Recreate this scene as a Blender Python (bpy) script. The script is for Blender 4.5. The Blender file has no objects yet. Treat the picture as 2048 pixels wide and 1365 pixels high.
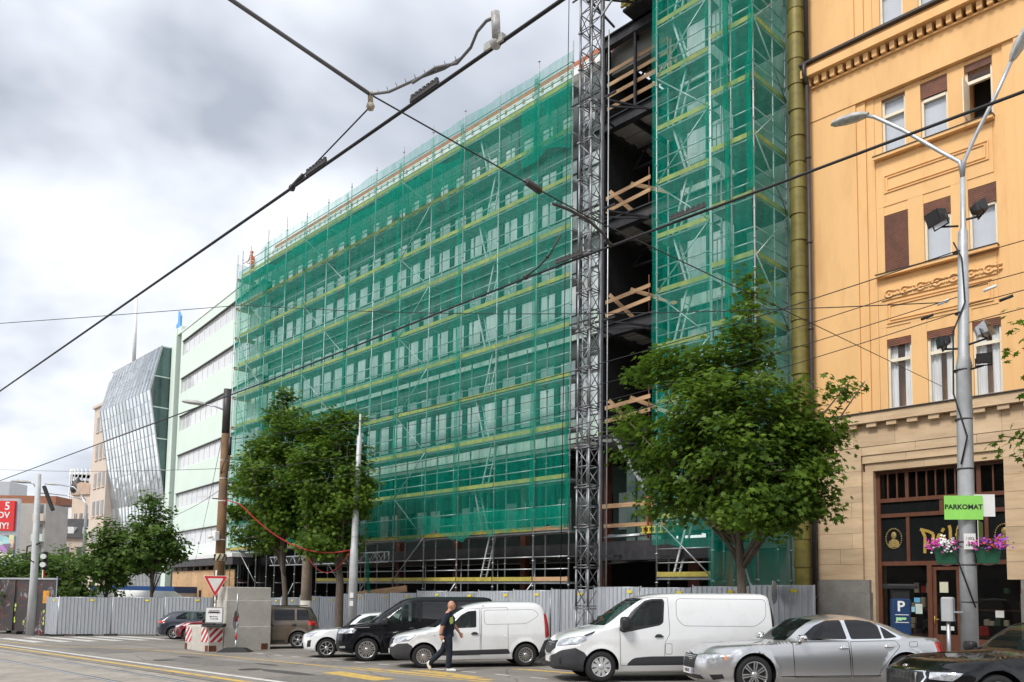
import bpy, bmesh, math, random
from mathutils import Vector, Matrix, noise
from mathutils.geometry import delaunay_2d_cdt
import numpy as np

# ------------------------------------------------------------------ camera
scene = bpy.context.scene
COL = scene.collection
cam_data = bpy.data.cameras.new('camera')
cam = bpy.data.objects.new('camera', cam_data)
COL.objects.link(cam)
scene.camera = cam
cam_data.sensor_width = 36.0
cam_data.lens = 28.67
cam_data.shift_y = 0.1814
cam_data.clip_start = 0.1
cam_data.clip_end = 3000
_y, _p, _r = math.radians(136.2), math.radians(4.65), math.radians(0.83)
_fw = Vector((math.cos(_y) * math.cos(_p), math.sin(_y) * math.cos(_p), math.sin(_p)))
_rt = Vector((math.sin(_y), -math.cos(_y), 0))
_up = _rt.cross(_fw)
_r2 = _rt * math.cos(_r) + _up * math.sin(_r)
_u2 = _up * math.cos(_r) - _rt * math.sin(_r)
cam.matrix_world = Matrix(((_r2.x, _u2.x, -_fw.x, 0), (_r2.y, _u2.y, -_fw.y, 0), (_r2.z, _u2.z, -_fw.z, 2.0), (0, 0, 0, 1)))

# ------------------------------------------------------------------ sky and sun (bright overcast)
SUN_DIR = Vector((0.10, -0.80, 0.92)).normalized()        # towards the sun
world = bpy.data.worlds.new('World')
scene.world = world
world.use_nodes = True
wn, wl = world.node_tree.nodes, world.node_tree.links
wn.clear()
w_out = wn.new('ShaderNodeOutputWorld')
w_bg = wn.new('ShaderNodeBackground'); w_bg.inputs['Strength'].default_value = 0.1
wl.new(w_bg.outputs[0], w_out.inputs['Surface'])
w_sky = wn.new('ShaderNodeTexSky'); w_sky.sky_type = 'NISHITA'; w_sky.sun_disc = False
w_sky.sun_elevation = math.asin(SUN_DIR.z); w_sky.sun_rotation = math.atan2(SUN_DIR.x, SUN_DIR.y)
w_tc = wn.new('ShaderNodeTexCoord')
w_sep = wn.new('ShaderNodeSeparateXYZ'); wl.new(w_tc.outputs['Generated'], w_sep.inputs[0])
def wmath(op, a, b=None, clamp=False):
    n = wn.new('ShaderNodeMath'); n.operation = op; n.use_clamp = clamp
    for i, v in enumerate((a, b)):
        if v is None: continue
        if isinstance(v, (int, float)): n.inputs[i].default_value = v
        else: wl.new(v, n.inputs[i])
    return n.outputs[0]
w_z = wmath('MAXIMUM', w_sep.outputs['Z'], 0.0)
w_den = wmath('ADD', w_z, 0.32)
w_cmb = wn.new('ShaderNodeCombineXYZ')
wl.new(wmath('DIVIDE', w_sep.outputs['X'], w_den), w_cmb.inputs[0])
wl.new(wmath('DIVIDE', w_sep.outputs['Y'], w_den), w_cmb.inputs[1])
w_map = wn.new('ShaderNodeMapping'); w_map.inputs['Location'].default_value = (3.1, 0.4, 0.0)
wl.new(w_cmb.outputs[0], w_map.inputs[0])
w_n = wn.new('ShaderNodeTexNoise'); w_n.inputs['Scale'].default_value = 1.25
w_n.inputs['Detail'].default_value = 5; w_n.inputs['Roughness'].default_value = 0.5
w_n.inputs['Distortion'].default_value = 0.25
wl.new(w_map.outputs[0], w_n.inputs['Vector'])
w_r = wn.new('ShaderNodeValToRGB')
w_r.color_ramp.elements[0].position = 0.37; w_r.color_ramp.elements[0].color = (0.34, 0.37, 0.43, 1)
w_r.color_ramp.elements[1].position = 0.64; w_r.color_ramp.elements[1].color = (1.0, 1.0, 1.0, 1)
e_ = w_r.color_ramp.elements.new(0.48); e_.color = (0.66, 0.685, 0.735, 1)
w_hz = wn.new('ShaderNodeMapRange'); w_hz.inputs['From Min'].default_value = 0.02; w_hz.inputs['From Max'].default_value = 0.42
w_hz.inputs['To Min'].default_value = 0.10; w_hz.inputs['To Max'].default_value = -0.04
wl.new(w_z, w_hz.inputs['Value'])
wl.new(wmath('ADD', w_n.outputs['Fac'], w_hz.outputs[0]), w_r.inputs['Fac'])
w_sc = wn.new('ShaderNodeVectorMath'); w_sc.operation = 'SCALE'; w_sc.inputs['Scale'].default_value = 7.7
wl.new(w_r.outputs[0], w_sc.inputs[0])
w_mx = wn.new('ShaderNodeMixRGB'); w_mx.inputs['Fac'].default_value = 0.94
wl.new(w_sky.outputs[0], w_mx.inputs['Color1']); wl.new(w_sc.outputs[0], w_mx.inputs['Color2'])
wl.new(w_mx.outputs[0], w_bg.inputs['Color'])

sun_data = bpy.data.lights.new('sun', 'SUN')
sun_data.energy = 1.5; sun_data.angle = math.radians(16); sun_data.color = (1.0, 0.96, 0.90)
sun = bpy.data.objects.new('sun', sun_data); COL.objects.link(sun)
sun.rotation_euler = (-SUN_DIR).to_track_quat('-Z', 'Y').to_euler()
scene.view_settings.view_transform = 'Standard'
scene.view_settings.look = 'None'
scene.view_settings.gamma = 1.0
scene.view_settings.exposure = 0.98
scene.cycles.transparent_max_bounces = 24
scene.cycles.max_bounces = 8

# ------------------------------------------------------------------ helpers
SLOPE, XZERO = 0.022, -15.0
def zg(x):                                   # the street climbs gently along x
    return SLOPE * (max(-62.0, min(14.0, x)) - XZERO)
KERB = 0.13
rnd = random.Random(7)

def newmat(name):
    m = bpy.data.materials.new(name); m.use_nodes = True
    return m, m.node_tree.nodes, m.node_tree.links, m.node_tree.nodes['Principled BSDF']

def mat(name, col, rough=0.6, metal=0.0, var=0.12, scale=2.5, bump=0.0, bscale=60.0, coat=0.0, spec=0.5, per=0.0, stretch=(1, 1, 1), dirt=None, dirt_amt=0.0, dscale=1.3, emit=0.0):
    m, n, l, b = newmat(name)
    tc = n.new('ShaderNodeTexCoord')
    mp = n.new('ShaderNodeMapping'); mp.inputs['Scale'].default_value = stretch
    l.new(tc.outputs['Object'], mp.inputs[0])
    nz = n.new('ShaderNodeTexNoise'); nz.inputs['Scale'].default_value = scale; nz.inputs['Detail'].default_value = 6
    nz.inputs['Roughness'].default_value = 0.62
    l.new(mp.outputs[0], nz.inputs['Vector'])
    hs = n.new('ShaderNodeHueSaturation')
    hs.inputs['Color'].default_value = (*col, 1)
    mr = n.new('ShaderNodeMapRange'); mr.inputs['From Min'].default_value = 0.3; mr.inputs['From Max'].default_value = 0.7
    mr.inputs['To Min'].default_value = 1 - var; mr.inputs['To Max'].default_value = 1 + var
    l.new(nz.outputs['Fac'], mr.inputs['Value'])
    val = mr.outputs[0]
    if per:
        oi = n.new('ShaderNodeObjectInfo')
        pr = n.new('ShaderNodeMapRange'); pr.inputs['To Min'].default_value = 1 - per; pr.inputs['To Max'].default_value = 1 + per
        l.new(oi.outputs['Random'], pr.inputs['Value'])
        mm = n.new('ShaderNodeMath'); mm.operation = 'MULTIPLY'
        l.new(val, mm.inputs[0]); l.new(pr.outputs[0], mm.inputs[1]); val = mm.outputs[0]
    l.new(val, hs.inputs['Value'])
    out = hs.outputs[0]
    if dirt:
        dn = n.new('ShaderNodeTexNoise'); dn.inputs['Scale'].default_value = dscale; dn.inputs['Detail'].default_value = 8; dn.inputs['Roughness'].default_value = 0.7
        l.new(mp.outputs[0], dn.inputs['Vector'])
        dr = n.new('ShaderNodeMapRange'); dr.inputs['From Min'].default_value = 0.5; dr.inputs['From Max'].default_value = 0.72
        dr.inputs['To Max'].default_value = dirt_amt
        l.new(dn.outputs['Fac'], dr.inputs['Value'])
        mx = n.new('ShaderNodeMixRGB'); mx.inputs['Color2'].default_value = (*dirt, 1)
        l.new(dr.outputs[0], mx.inputs['Fac']); l.new(out, mx.inputs['Color1']); out = mx.outputs[0]
    l.new(out, b.inputs['Base Color'])
    b.inputs['Roughness'].default_value = rough; b.inputs['Metallic'].default_value = metal
    b.inputs['Coat Weight'].default_value = coat; b.inputs['Coat Roughness'].default_value = 0.04
    b.inputs['Specular IOR Level'].default_value = spec
    if emit:
        l.new(out, b.inputs['Emission Color']); b.inputs['Emission Strength'].default_value = emit
    if bump:
        bn = n.new('ShaderNodeTexNoise'); bn.inputs['Scale'].default_value = bscale; bn.inputs['Detail'].default_value = 4
        l.new(mp.outputs[0], bn.inputs['Vector'])
        bp = n.new('ShaderNodeBump'); bp.inputs['Strength'].default_value = bump; bp.inputs['Distance'].default_value = 0.02
        l.new(bn.outputs['Fac'], bp.inputs['Height']); l.new(bp.outputs[0], b.inputs['Normal'])
    return m

def glass_mat(name, tint=(0.5, 0.58, 0.56), through=0.5, dark=(0.02, 0.025, 0.028), rough=0.03):
    m, n, l, b = newmat(name)
    b.inputs['Base Color'].default_value = (*dark, 1); b.inputs['Roughness'].default_value = rough
    b.inputs['Specular IOR Level'].default_value = 0.8
    tr = n.new('ShaderNodeBsdfTransparent'); tr.inputs[0].default_value = (*tint, 1)
    fr = n.new('ShaderNodeLayerWeight')
    pw = n.new('ShaderNodeMath'); pw.operation = 'POWER'; pw.inputs[1].default_value = 4.5; l.new(fr.outputs['Facing'], pw.inputs[0])
    mr = n.new('ShaderNodeMapRange'); mr.inputs['To Min'].default_value = min(1.0, 1.03 - through); mr.inputs['To Max'].default_value = 1.0
    l.new(pw.outputs[0], mr.inputs['Value'])
    mx = n.new('ShaderNodeMixShader')
    l.new(mr.outputs[0], mx.inputs[0]); l.new(tr.outputs[0], mx.inputs[1]); l.new(b.outputs[0], mx.inputs[2])
    l.new(mx.outputs[0], n['Material Output'].inputs['Surface'])
    return m

class MB:
    def __init__(s): s.v = []; s.f = []; s.m = []; s.sm = []
    def add(s, verts, faces, m=0, smooth=False):
        o = len(s.v); s.v += [tuple(p) for p in verts]
        for f in faces: s.f.append(tuple(i + o for i in f)); s.m.append(m); s.sm.append(smooth)
    def box(s, x0, x1, y0, y1, z0, z1, m=0):
        if x0 > x1: x0, x1 = x1, x0
        if y0 > y1: y0, y1 = y1, y0
        if z0 > z1: z0, z1 = z1, z0
        s.add([(x0, y0, z0), (x1, y0, z0), (x1, y1, z0), (x0, y1, z0), (x0, y0, z1), (x1, y0, z1), (x1, y1, z1), (x0, y1, z1)],
              [(0, 3, 2, 1), (4, 5, 6, 7), (0, 1, 5, 4), (1, 2, 6, 5), (2, 3, 7, 6), (3, 0, 4, 7)], m)
    def cbox(s, x0, x1, y0, y1, z0, z1, c, m=0):       # box with chamfered upright and top edges
        if x0 > x1: x0, x1 = x1, x0
        if y0 > y1: y0, y1 = y1, y0
        def ring(z, i):
            a, b, d, e = x0 + i, x1 - i, y0 + i, y1 - i
            return [(a + c, d, z), (b - c, d, z), (b, d + c, z), (b, e - c, z), (b - c, e, z), (a + c, e, z), (a, e - c, z), (a, d + c, z)]
        s.loft([ring(z0, 0), ring(z1 - c, 0), ring(z1, c * 0.7)], True, m, capa=True, capb=True)
    def bar(s, p, q, w, h=None, up=(0, 0, 1), m=0):
        h = w if h is None else h
        p, q = Vector(p), Vector(q); d = (q - p).normalized(); up = Vector(up)
        if abs(d.dot(up)) > 0.98: up = Vector((1, 0, 0))
        a = d.cross(up).normalized() * w / 2; b = a.cross(d).normalized() * h / 2
        s.add([p - a - b, p + a - b, p + a + b, p - a + b, q - a - b, q + a - b, q + a + b, q - a + b],
              [(0, 1, 2, 3), (7, 6, 5, 4), (0, 4, 5, 1), (1, 5, 6, 2), (2, 6, 7, 3), (3, 7, 4, 0)], m)
    def tube(s, p, q, r0, r1=None, n=6, m=0, cap=True, smooth=True):
        s.path([p, q], [r0, r0 if r1 is None else r1], n, m, cap, smooth)
    def path(s, pts, rad, n=6, m=0, cap=True, smooth=True):
        pts = [Vector(p) for p in pts]
        if isinstance(rad, (int, float)): rad = [rad] * len(pts)
        o = len(s.v); prev = None
        for i, p in enumerate(pts):
            d = (pts[min(i + 1, len(pts) - 1)] - pts[max(i - 1, 0)])
            d = d.normalized() if d.length > 1e-9 else Vector((0, 0, 1))
            if prev is None:
                a = d.cross(Vector((0, 0, 1)))
                if a.length < 0.05: a = d.cross(Vector((1, 0, 0)))
            else: a = prev - d * prev.dot(d)
            a.normalize(); prev = a; b = d.cross(a)
            for k in range(n):
                t = 2 * math.pi * k / n
                s.v.append(tuple(p + (a * math.cos(t) + b * math.sin(t)) * rad[i]))
        for i in range(len(pts) - 1):
            for k in range(n):
                k2 = (k + 1) % n
                s.f.append((o + i * n + k, o + i * n + k2, o + (i + 1) * n + k2, o + (i + 1) * n + k)); s.m.append(m); s.sm.append(smooth)
        if cap:
            s.f.append(tuple(o + k for k in reversed(range(n)))); s.m.append(m); s.sm.append(False)
            e = o + (len(pts) - 1) * n
            s.f.append(tuple(e + k for k in range(n))); s.m.append(m); s.sm.append(False)
    def loft(s, rings, closed=True, m=0, smooth=False, capa=False, capb=False):
        o = len(s.v); n = len(rings[0])
        for r in rings: s.v += [tuple(p) for p in r]
        for i in range(len(rings) - 1):
            for k in range(n if closed else n - 1):
                k2 = (k + 1) % n
                s.f.append((o + i * n + k, o + i * n + k2, o + (i + 1) * n + k2, o + (i + 1) * n + k)); s.m.append(m); s.sm.append(smooth)
        if capa: s.f.append(tuple(o + k for k in reversed(range(n)))); s.m.append(m); s.sm.append(False)
        if capb:
            e = o + (len(rings) - 1) * n
            s.f.append(tuple(e + k for k in range(n))); s.m.append(m); s.sm.append(False)
    def lathe(s, prof, n=16, m=0, c=(0, 0, 0), axis='z', smooth=True, caps=True):
        rings = []
        for r, h in prof:
            ring = []
            for k in range(n):
                t = 2 * math.pi * k / n; a, b = r * math.cos(t), r * math.sin(t)
                p = (a, b, h) if axis == 'z' else ((h, a, b) if axis == 'x' else (b, h, a))
                ring.append((p[0] + c[0], p[1] + c[1], p[2] + c[2]))
            rings.append(ring)
        s.loft(rings, True, m, smooth, capa=caps and prof[0][0] > 1e-4, capb=caps and prof[-1][0] > 1e-4)
    def prism(s, poly, fn, d0, d1, m=0):                # poly of 2-D points, fn(u, v, d) -> point
        n = len(poly)
        s.add([fn(u, v, d0) for u, v in poly] + [fn(u, v, d1) for u, v in poly],
              [tuple(reversed(range(n))), tuple(range(n, 2 * n))] + [(k, (k + 1) % n, n + (k + 1) % n, n + k) for k in range(n)], m)
    def ball(s, c, r, n=8, m=0):
        rx, ry, rz = (r, r, r) if isinstance(r, (int, float)) else r
        rings = []
        for i in range(n // 2 + 1):
            t = math.pi * i / (n // 2) ; q = max(math.sin(t), 1e-3)
            rings.append([(c[0] + rx * q * math.cos(2 * math.pi * k / n), c[1] + ry * q * math.sin(2 * math.pi * k / n), c[2] - rz * math.cos(t)) for k in range(n)])
        s.loft(rings, True, m, True)
    def mesh(s, name, mats):
        me = bpy.data.meshes.new(name)
        me.from_pydata(s.v, [], s.f)
        if not isinstance(mats, (list, tuple)): mats = [mats]
        for x in mats: me.materials.append(x)
        if any(s.m): me.polygons.foreach_set('material_index', s.m)
        me.polygons.foreach_set('use_smooth', s.sm)
        me.update()
        return me
    def build(s, name, mats, parent=None, loc=None):
        return inst(name, s.mesh(name, mats), parent, loc)

def inst(name, me, parent=None, loc=None, rot=None, scl=None):
    o = bpy.data.objects.new(name, me); COL.objects.link(o)
    if parent is not None: o.parent = parent
    if loc is not None: o.location = loc
    if rot is not None: o.rotation_euler = rot
    if scl is not None: o.scale = scl
    return o
def tag(o, label, cat, group=None):
    o['label'] = label; o['category'] = cat
    if group: o['group'] = group
    return o
def struct(o): o['kind'] = 'structure'; return o
def stuff(o): o['kind'] = 'stuff'; return o
def thing(name, label, cat, loc=(0, 0, 0), rz=0.0, group=None):
    o = bpy.data.objects.new(name, None); COL.objects.link(o)
    o.empty_display_size = 0.2
    o.location = loc; o.rotation_euler = (0, 0, rz)
    return tag(o, label, cat, group)
def text_mesh(body, size, name='lettering', extrude=0.004, bold=0.0, align='CENTER'):
    cu = bpy.data.curves.new(name, 'FONT'); cu.body = body; cu.size = size; cu.extrude = extrude; cu.offset = bold
    cu.align_x = align; cu.align_y = 'CENTER'; cu.resolution_u = 3
    o = bpy.data.objects.new(name, cu); COL.objects.link(o)
    dg = bpy.context.evaluated_depsgraph_get(); dg.update()
    me = bpy.data.meshes.new_from_object(o.evaluated_get(dg))
    bpy.data.objects.remove(o); bpy.data.curves.remove(cu)
    return me
def lerp(a, b, t): return a + (b - a) * t
def sag(p, q, drop, n=14):
    p, q = Vector(p), Vector(q)
    return [p.lerp(q, i / n) - Vector((0, 0, drop * 4 * (i / n) * (1 - i / n))) for i in range(n + 1)]

# ------------------------------------------------------------------ shared materials
M = {}
M['galv'] = mat('galvanised steel', (0.46, 0.48, 0.50), 0.42, 0.75, 0.18, 6)
M['dark_steel'] = mat('dark painted steel', (0.032, 0.031, 0.036), 0.55, 0.2, 0.25, 3, dirt=(0.10, 0.085, 0.075), dirt_amt=0.4)
M['rust'] = mat('red primer steel', (0.17, 0.055, 0.035), 0.65, 0.1, 0.3, 4)
M['wood'] = mat('sawn timber', (0.50, 0.31, 0.17), 0.75, 0, 0.3, 5, stretch=(0.5, 6, 6), per=0.25)
M['board'] = mat('yellow toe board', (0.50, 0.42, 0.08), 0.6, 0, 0.22, 4, per=0.15, dirt=(0.3, 0.24, 0.12), dirt_amt=0.5)
M['deck'] = mat('deck steel', (0.30, 0.31, 0.32), 0.55, 0.5, 0.25, 3, per=0.12)
M['black'] = mat('black plastic', (0.015, 0.015, 0.017), 0.5, 0, 0.1)
M['rubber'] = mat('rubber', (0.02, 0.02, 0.021), 0.8, 0, 0.2, 8)
M['white'] = mat('white paint', (0.78, 0.78, 0.77), 0.5, 0, 0.06)
M['concrete'] = mat('cast concrete', (0.55, 0.52, 0.47), 0.85, 0, 0.12, 3, 0.25, 30, dirt=(0.33, 0.30, 0.26), dirt_amt=0.45)
M['yellow'] = mat('yellow plastic', (0.85, 0.68, 0.02), 0.5)
M['red'] = mat('red paint', (0.52, 0.02, 0.025), 0.45, 0, 0.1)
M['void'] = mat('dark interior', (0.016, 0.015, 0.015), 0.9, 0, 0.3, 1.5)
M['cable'] = mat('black cable', (0.012, 0.012, 0.014), 0.6)
M['win'] = glass_mat('window glass', (0.45, 0.52, 0.5), 0.35, (0.05, 0.06, 0.065))

# ------------------------------------------------------------------ the ground
def asphalt():
    m, n, l, b = newmat('asphalt')
    tc = n.new('ShaderNodeTexCoord')
    def nz(sc, det=5, ro=0.6, st=(1, 1, 1)):
        mp = n.new('ShaderNodeMapping'); mp.inputs['Scale'].default_value = st; l.new(tc.outputs['Object'], mp.inputs[0])
        k = n.new('ShaderNodeTexNoise'); k.inputs['Scale'].default_value = sc; k.inputs['Detail'].default_value = det; k.inputs['Roughness'].default_value = ro
        l.new(mp.outputs[0], k.inputs['Vector']); return k.outputs['Fac']
    def ramp(src, stops):
        r = n.new('ShaderNodeValToRGB'); l.new(src, r.inputs[0])
        el = r.color_ramp.elements
        el[0].position, el[0].color = stops[0][0], (*stops[0][1], 1); el[1].position, el[1].color = stops[-1][0], (*stops[-1][1], 1)
        for p, c in stops[1:-1]: e = el.new(p); e.color = (*c, 1)
        return r.outputs[0]
    base = ramp(nz(0.35, 6), [(0.3, (0.20, 0.180, 0.160)), (0.55, (0.265, 0.240, 0.214)), (0.75, (0.31, 0.283, 0.255))])
    grain = ramp(nz(55, 3), [(0.3, (0.62, 0.62, 0.62)), (0.7, (1.3, 1.3, 1.3))])
    mu = n.new('ShaderNodeMixRGB'); mu.blend_type = 'MULTIPLY'; mu.inputs[0].default_value = 0.8
    l.new(base, mu.inputs[1]); l.new(grain, mu.inputs[2])
    streak = ramp(nz(0.7, 5, 0.65, (0.12, 1.6, 1)), [(0.36, (0.72, 0.72, 0.72)), (0.56, (1, 1, 1))])
    m2 = n.new('ShaderNodeMixRGB'); m2.blend_type = 'MULTIPLY'; m2.inputs[0].default_value = 0.8
    l.new(mu.outputs[0], m2.inputs[1]); l.new(streak, m2.inputs[2])
    vo = n.new('ShaderNodeTexVoronoi'); vo.feature = 'DISTANCE_TO_EDGE'; vo.inputs['Scale'].default_value = 0.42
    wv = n.new('ShaderNodeMixRGB'); wv.inputs[0].default_value = 0.25
    l.new(tc.outputs['Object'], wv.inputs[1])
    nv = n.new('ShaderNodeTexNoise'); nv.inputs['Scale'].default_value = 1.2; nv.inputs['Detail'].default_value = 6
    l.new(tc.outputs['Object'], nv.inputs['Vector']); l.new(nv.outputs['Color'], wv.inputs[2])
    l.new(wv.outputs[0], vo.inputs['Vector'])
    crack = ramp(vo.outputs['Distance'], [(0.0, (0.25, 0.25, 0.25)), (0.012, (1, 1, 1))])
    m3 = n.new('ShaderNodeMixRGB'); m3.blend_type = 'MULTIPLY'; m3.inputs[0].default_value = 0.55
    l.new(m2.outputs[0], m3.inputs[1]); l.new(crack, m3.inputs[2])
    l.new(m3.outputs[0], b.inputs['Base Color']); b.inputs['Roughness'].default_value = 0.82
    bp = n.new('ShaderNodeBump'); bp.inputs['Strength'].default_value = 0.5; bp.inputs['Distance'].default_value = 0.012
    l.new(nz(80, 3), bp.inputs['Height']); l.new(bp.outputs[0], b.inputs['Normal'])
    return m
M['asphalt'] = asphalt()
M['track'] = mat('track concrete', (0.34, 0.305, 0.265), 0.85, 0, 0.22, 1.2, 0.4, 70, dirt=(0.12, 0.11, 0.10), dirt_amt=0.6)
M['paving'] = mat('pavement asphalt', (0.19, 0.175, 0.165), 0.85, 0, 0.25, 1.2, 0.4, 60)
M['kerb'] = mat('kerb stone', (0.30, 0.27, 0.24), 0.8, 0, 0.25, 4, 0.3, 30)
def paint(name, col, wear):
    m, n, l, b = newmat(name)
    tc = n.new('ShaderNodeTexCoord')
    k = n.new('ShaderNodeTexNoise'); k.inputs['Scale'].default_value = 3.2; k.inputs['Detail'].default_value = 8; k.inputs['Roughness'].default_value = 0.75
    l.new(tc.outputs['Object'], k.inputs['Vector'])
    r = n.new('ShaderNodeMapRange'); r.inputs['From Min'].default_value = wear; r.inputs['From Max'].default_value = wear + 0.12
    l.new(k.outputs['Fac'], r.inputs['Value'])
    x = n.new('ShaderNodeMixRGB'); x.inputs[1].default_value = (*col, 1); x.inputs[2].default_value = (0.25, 0.228, 0.204, 1)
    l.new(r.outputs[0], x.inputs[0]); l.new(x.outputs[0], b.inputs['Base Color']); b.inputs['Roughness'].default_value = 0.7
    return m
M['ypaint'] = paint('worn yellow road paint', (0.62, 0.41, 0.09), 0.50)
M['wpaint'] = paint('worn white road paint', (0.62, 0.60, 0.57), 0.53)

g = MB()
gx = [-2500, -400, -150, -62, -45, -30, -15, 0, 14, 150, 2500]; gy = [-1500, -100, 0, 20, 60, 200, 3000]
for x in gx:
    for y in gy: g.v.append((x, y, zg(x)))
for i in range(len(gx) - 1):
    for j in range(len(gy) - 1):
        a = i * len(gy) + j; g.f.append((a, a + len(gy), a + len(gy) + 1, a + 1)); g.m.append(0); g.sm.append(False)
struct(g.build('road', M['asphalt']))

def sheet(name, polys, mtl, dz):                    # flat patches that follow the slope
    s = MB()
    for poly in polys: s.add([(x, y, zg(x) + dz) for x, y in poly], [tuple(range(len(poly)))])
    return struct(s.build(name, mtl))
def strip(x0, x1, y, w, n=1):
    return [[(lerp(x0, x1, i / n), y - w / 2), (lerp(x0, x1, (i + 1) / n), y - w / 2), (lerp(x0, x1, (i + 1) / n), y + w / 2), (lerp(x0, x1, i / n), y + w / 2)] for i in range(n)]
sheet('tram_track_bed', [[(-62, 3.0), (14, 3.0), (14, 8.05), (-62, 8.05)]], M['track'], 0.004)
for y in (6.36, 7.46):                              # grooved rails let into the bed
    sheet('tram_rail', strip(-62, 14, y, 0.11), M['galv'], 0.009)
    sheet('rail_groove', strip(-62, 14, y + 0.085, 0.05), M['black'], 0.008)
sheet('rail_joint', strip(-62, 14, 8.0, 0.05), M['black'], 0.008)
sheet('lane_line', strip(-62, 14, 8.98, 0.20), M['wpaint'], 0.004)
sheet('tram_lane_line', strip(-62, 14, 8.45, 0.22), M['ypaint'], 0.004)
curve = [(-46, 9.75), (-42, 9.85), (-38.5, 10.1), (-36.4, 10.9), (-34.2, 11.6), (-32.1, 12.0), (-28.6, 12.22), (-24, 12.25), (-13, 12.25), (-4, 12.25), (8, 12.25)]
sheet('bus_lane_line', [[(a[0], a[1] - .07), (b[0], b[1] - .07), (b[0], b[1] + .07), (a[0], a[1] + .07)] for a, b in zip(curve, curve[1:])], M['ypaint'], 0.004)
for i in range(20): 
    x = -27.4 + i * 1.25
    sheet('parking_dash', strip(x, x + 0.55, 13.78, 0.12), M['wpaint'], 0.0045)
zz = [(-18.3, 11.25), (-15.5, 10.95), (-15.0, 10.3), (-13.0, 9.9), (-11.5, 10.9), (-8.5, 10.6), (-7, 9.9)]
sheet('zigzag_marking', [[(a[0], a[1] - .3), (b[0], b[1] - .3), (b[0], b[1] + .3), (a[0], a[1] + .3)] for a, b in zip(zz[::2], zz[1::2])], M['ypaint'], 0.0042)
sheet('stop_marking', [[(-17.6, 13.02), (-14.6, 12.66), (-14.3, 12.95), (-16.7, 13.38)], [(-15.9, 15.2), (-13.0, 15.25), (-12.9, 15.5), (-15.6, 15.5)], [(-19.4, 12.45), (-13.8, 12.45), (-13.7, 12.72), (-18.6, 12.72)]], M['ypaint'], 0.0048)
for i in range(6):
    sheet('crossing_stripe', strip(-50.0 + i * .25, -43.0 + i * .3, 10.75 + i * 1.08, 0.52), M['wpaint'], 0.004)
for x, y, r in ((-27, 11.2, .5), (-19, 10.4, .7), (-22, 11.4, .4)):
    sheet('tar_patch', [[(x + r * 2 * math.cos(t) * rnd.uniform(.7, 1.2), y + r * .35 * math.sin(t)) for t in [k * math.pi / 6 for k in range(12)]]], mat('tar', (0.075, 0.07, 0.066), 0.75, 0, 0.3, 8), 0.0036)

for x, y in ((-20.6, 10.2), (-12.5, 11.2), (-26.0, 10.0)):
    sheet('manhole_cover', [[(x + .32 * math.cos(k * math.pi / 10), y + .32 * math.sin(k * math.pi / 10)) for k in range(20)]], mat('cast iron', (0.07, 0.06, 0.055), 0.6, 0.4, 0.3, 20), 0.0055)
for x, y, a, b in ((-24.5, 10.6, 2.2, .7), (-16.2, 9.9, 1.6, .9), (-33.5, 10.4, 2.6, .6), (-21, 14.2, .9, 1.6)):
    sheet('repair_patch', [[(x - a, y - b), (x + a, y - b * .9), (x + a * .96, y + b), (x - a, y + b * .94)]], mat('patched asphalt', (0.17, 0.157, 0.145), 0.85, 0, 0.3, 6, 0.4, 60), 0.003)
def slab(name, x0, x1, y0, y1, dz, mtl, n=4):
    s = MB()
    for i in range(n):
        a, b = lerp(x0, x1, i / n), lerp(x0, x1, (i + 1) / n)
        s.add([(a, y0, zg(a) - .3), (b, y0, zg(b) - .3), (b, y1, zg(b) - .3), (a, y1, zg(a) - .3), (a, y0, zg(a) + dz), (b, y0, zg(b) + dz), (b, y1, zg(b) + dz), (a, y1, zg(a) + dz)],
              [(4, 5, 6, 7), (0, 1, 5, 4), (3, 0, 4, 7), (1, 2, 6, 5)])
    return struct(s.build(name, mtl))
PAVE = slab('pavement', -38, 14, 18.07, 34, KERB, M['paving'])
for i in range(52):                                 # kerb stones, one by one
    x = -38 + i
    ks = slab('kerb_stone', x + .006, x + .994, 17.87, 18.064, KERB + rnd.uniform(-.004, .008), M['kerb'], 1); del ks['kind']; ks.parent = PAVE

# ------------------------------------------------------------------ the building under construction
FY = 25.4
FLOORS = [8.6, 13.05, 17.5, 21.9]
M['spandrel'] = mat('pale mint cladding', (0.62, 0.72, 0.66), 0.5, 0, 0.08, 1.0, per=0.06)
M['pale_glass'] = mat('film covered glazing', (0.74, 0.80, 0.81), 0.12, 0, 0.10, 0.8, per=0.16, spec=0.7)
M['mullion'] = mat('dark window frame', (0.045, 0.06, 0.058), 0.4, 0.2, 0.15)
M['infill'] = mat('dark facade panel', (0.10, 0.125, 0.118), 0.6, 0, 0.25, 1.2, per=0.2)
M['soffit'] = mat('raw soffit', (0.24, 0.24, 0.22), 0.85, 0, 0.2, 1.0)
M['bay_soffit'] = mat('bay soffit', (0.42, 0.40, 0.38), 0.85, 0, 0.2, 1.0)
M['roofred'] = mat('red membrane', (0.42, 0.13, 0.06), 0.7, 0, 0.3, 2)
cb = thing('office_building', 'tall office building under construction with pale cladding behind green netted scaffolding', 'building', (-33, FY, zg(-33)))
CBI = Vector(cb.location)
def cbp(name, mb, mats, parent=None):               # part given in world coordinates
    o = mb.build(name, mats, cb if parent is None else parent)
    if parent is None: o.location = -CBI
    return o
def cbi(name, me, loc): return inst(name, me, cb, Vector(loc) - CBI)
COLW = 1.23
w = MB()
w.box(-52.2, -21.44, FY + .14, 33.5, 8.32, 24.3)      # upper body
cbp('core_wall', w, M['infill'])
w = MB(); w.box(-17.45, -15.2, FY + .14, 33.5, 4.4, 30.0); cbp('core_wall', w, M['infill'])
w = MB(); w.box(-15.2, -12.75, 26.42, 33.5, 0.05, 30.0); cbp('end_wall', w, M['spandrel'])
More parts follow.
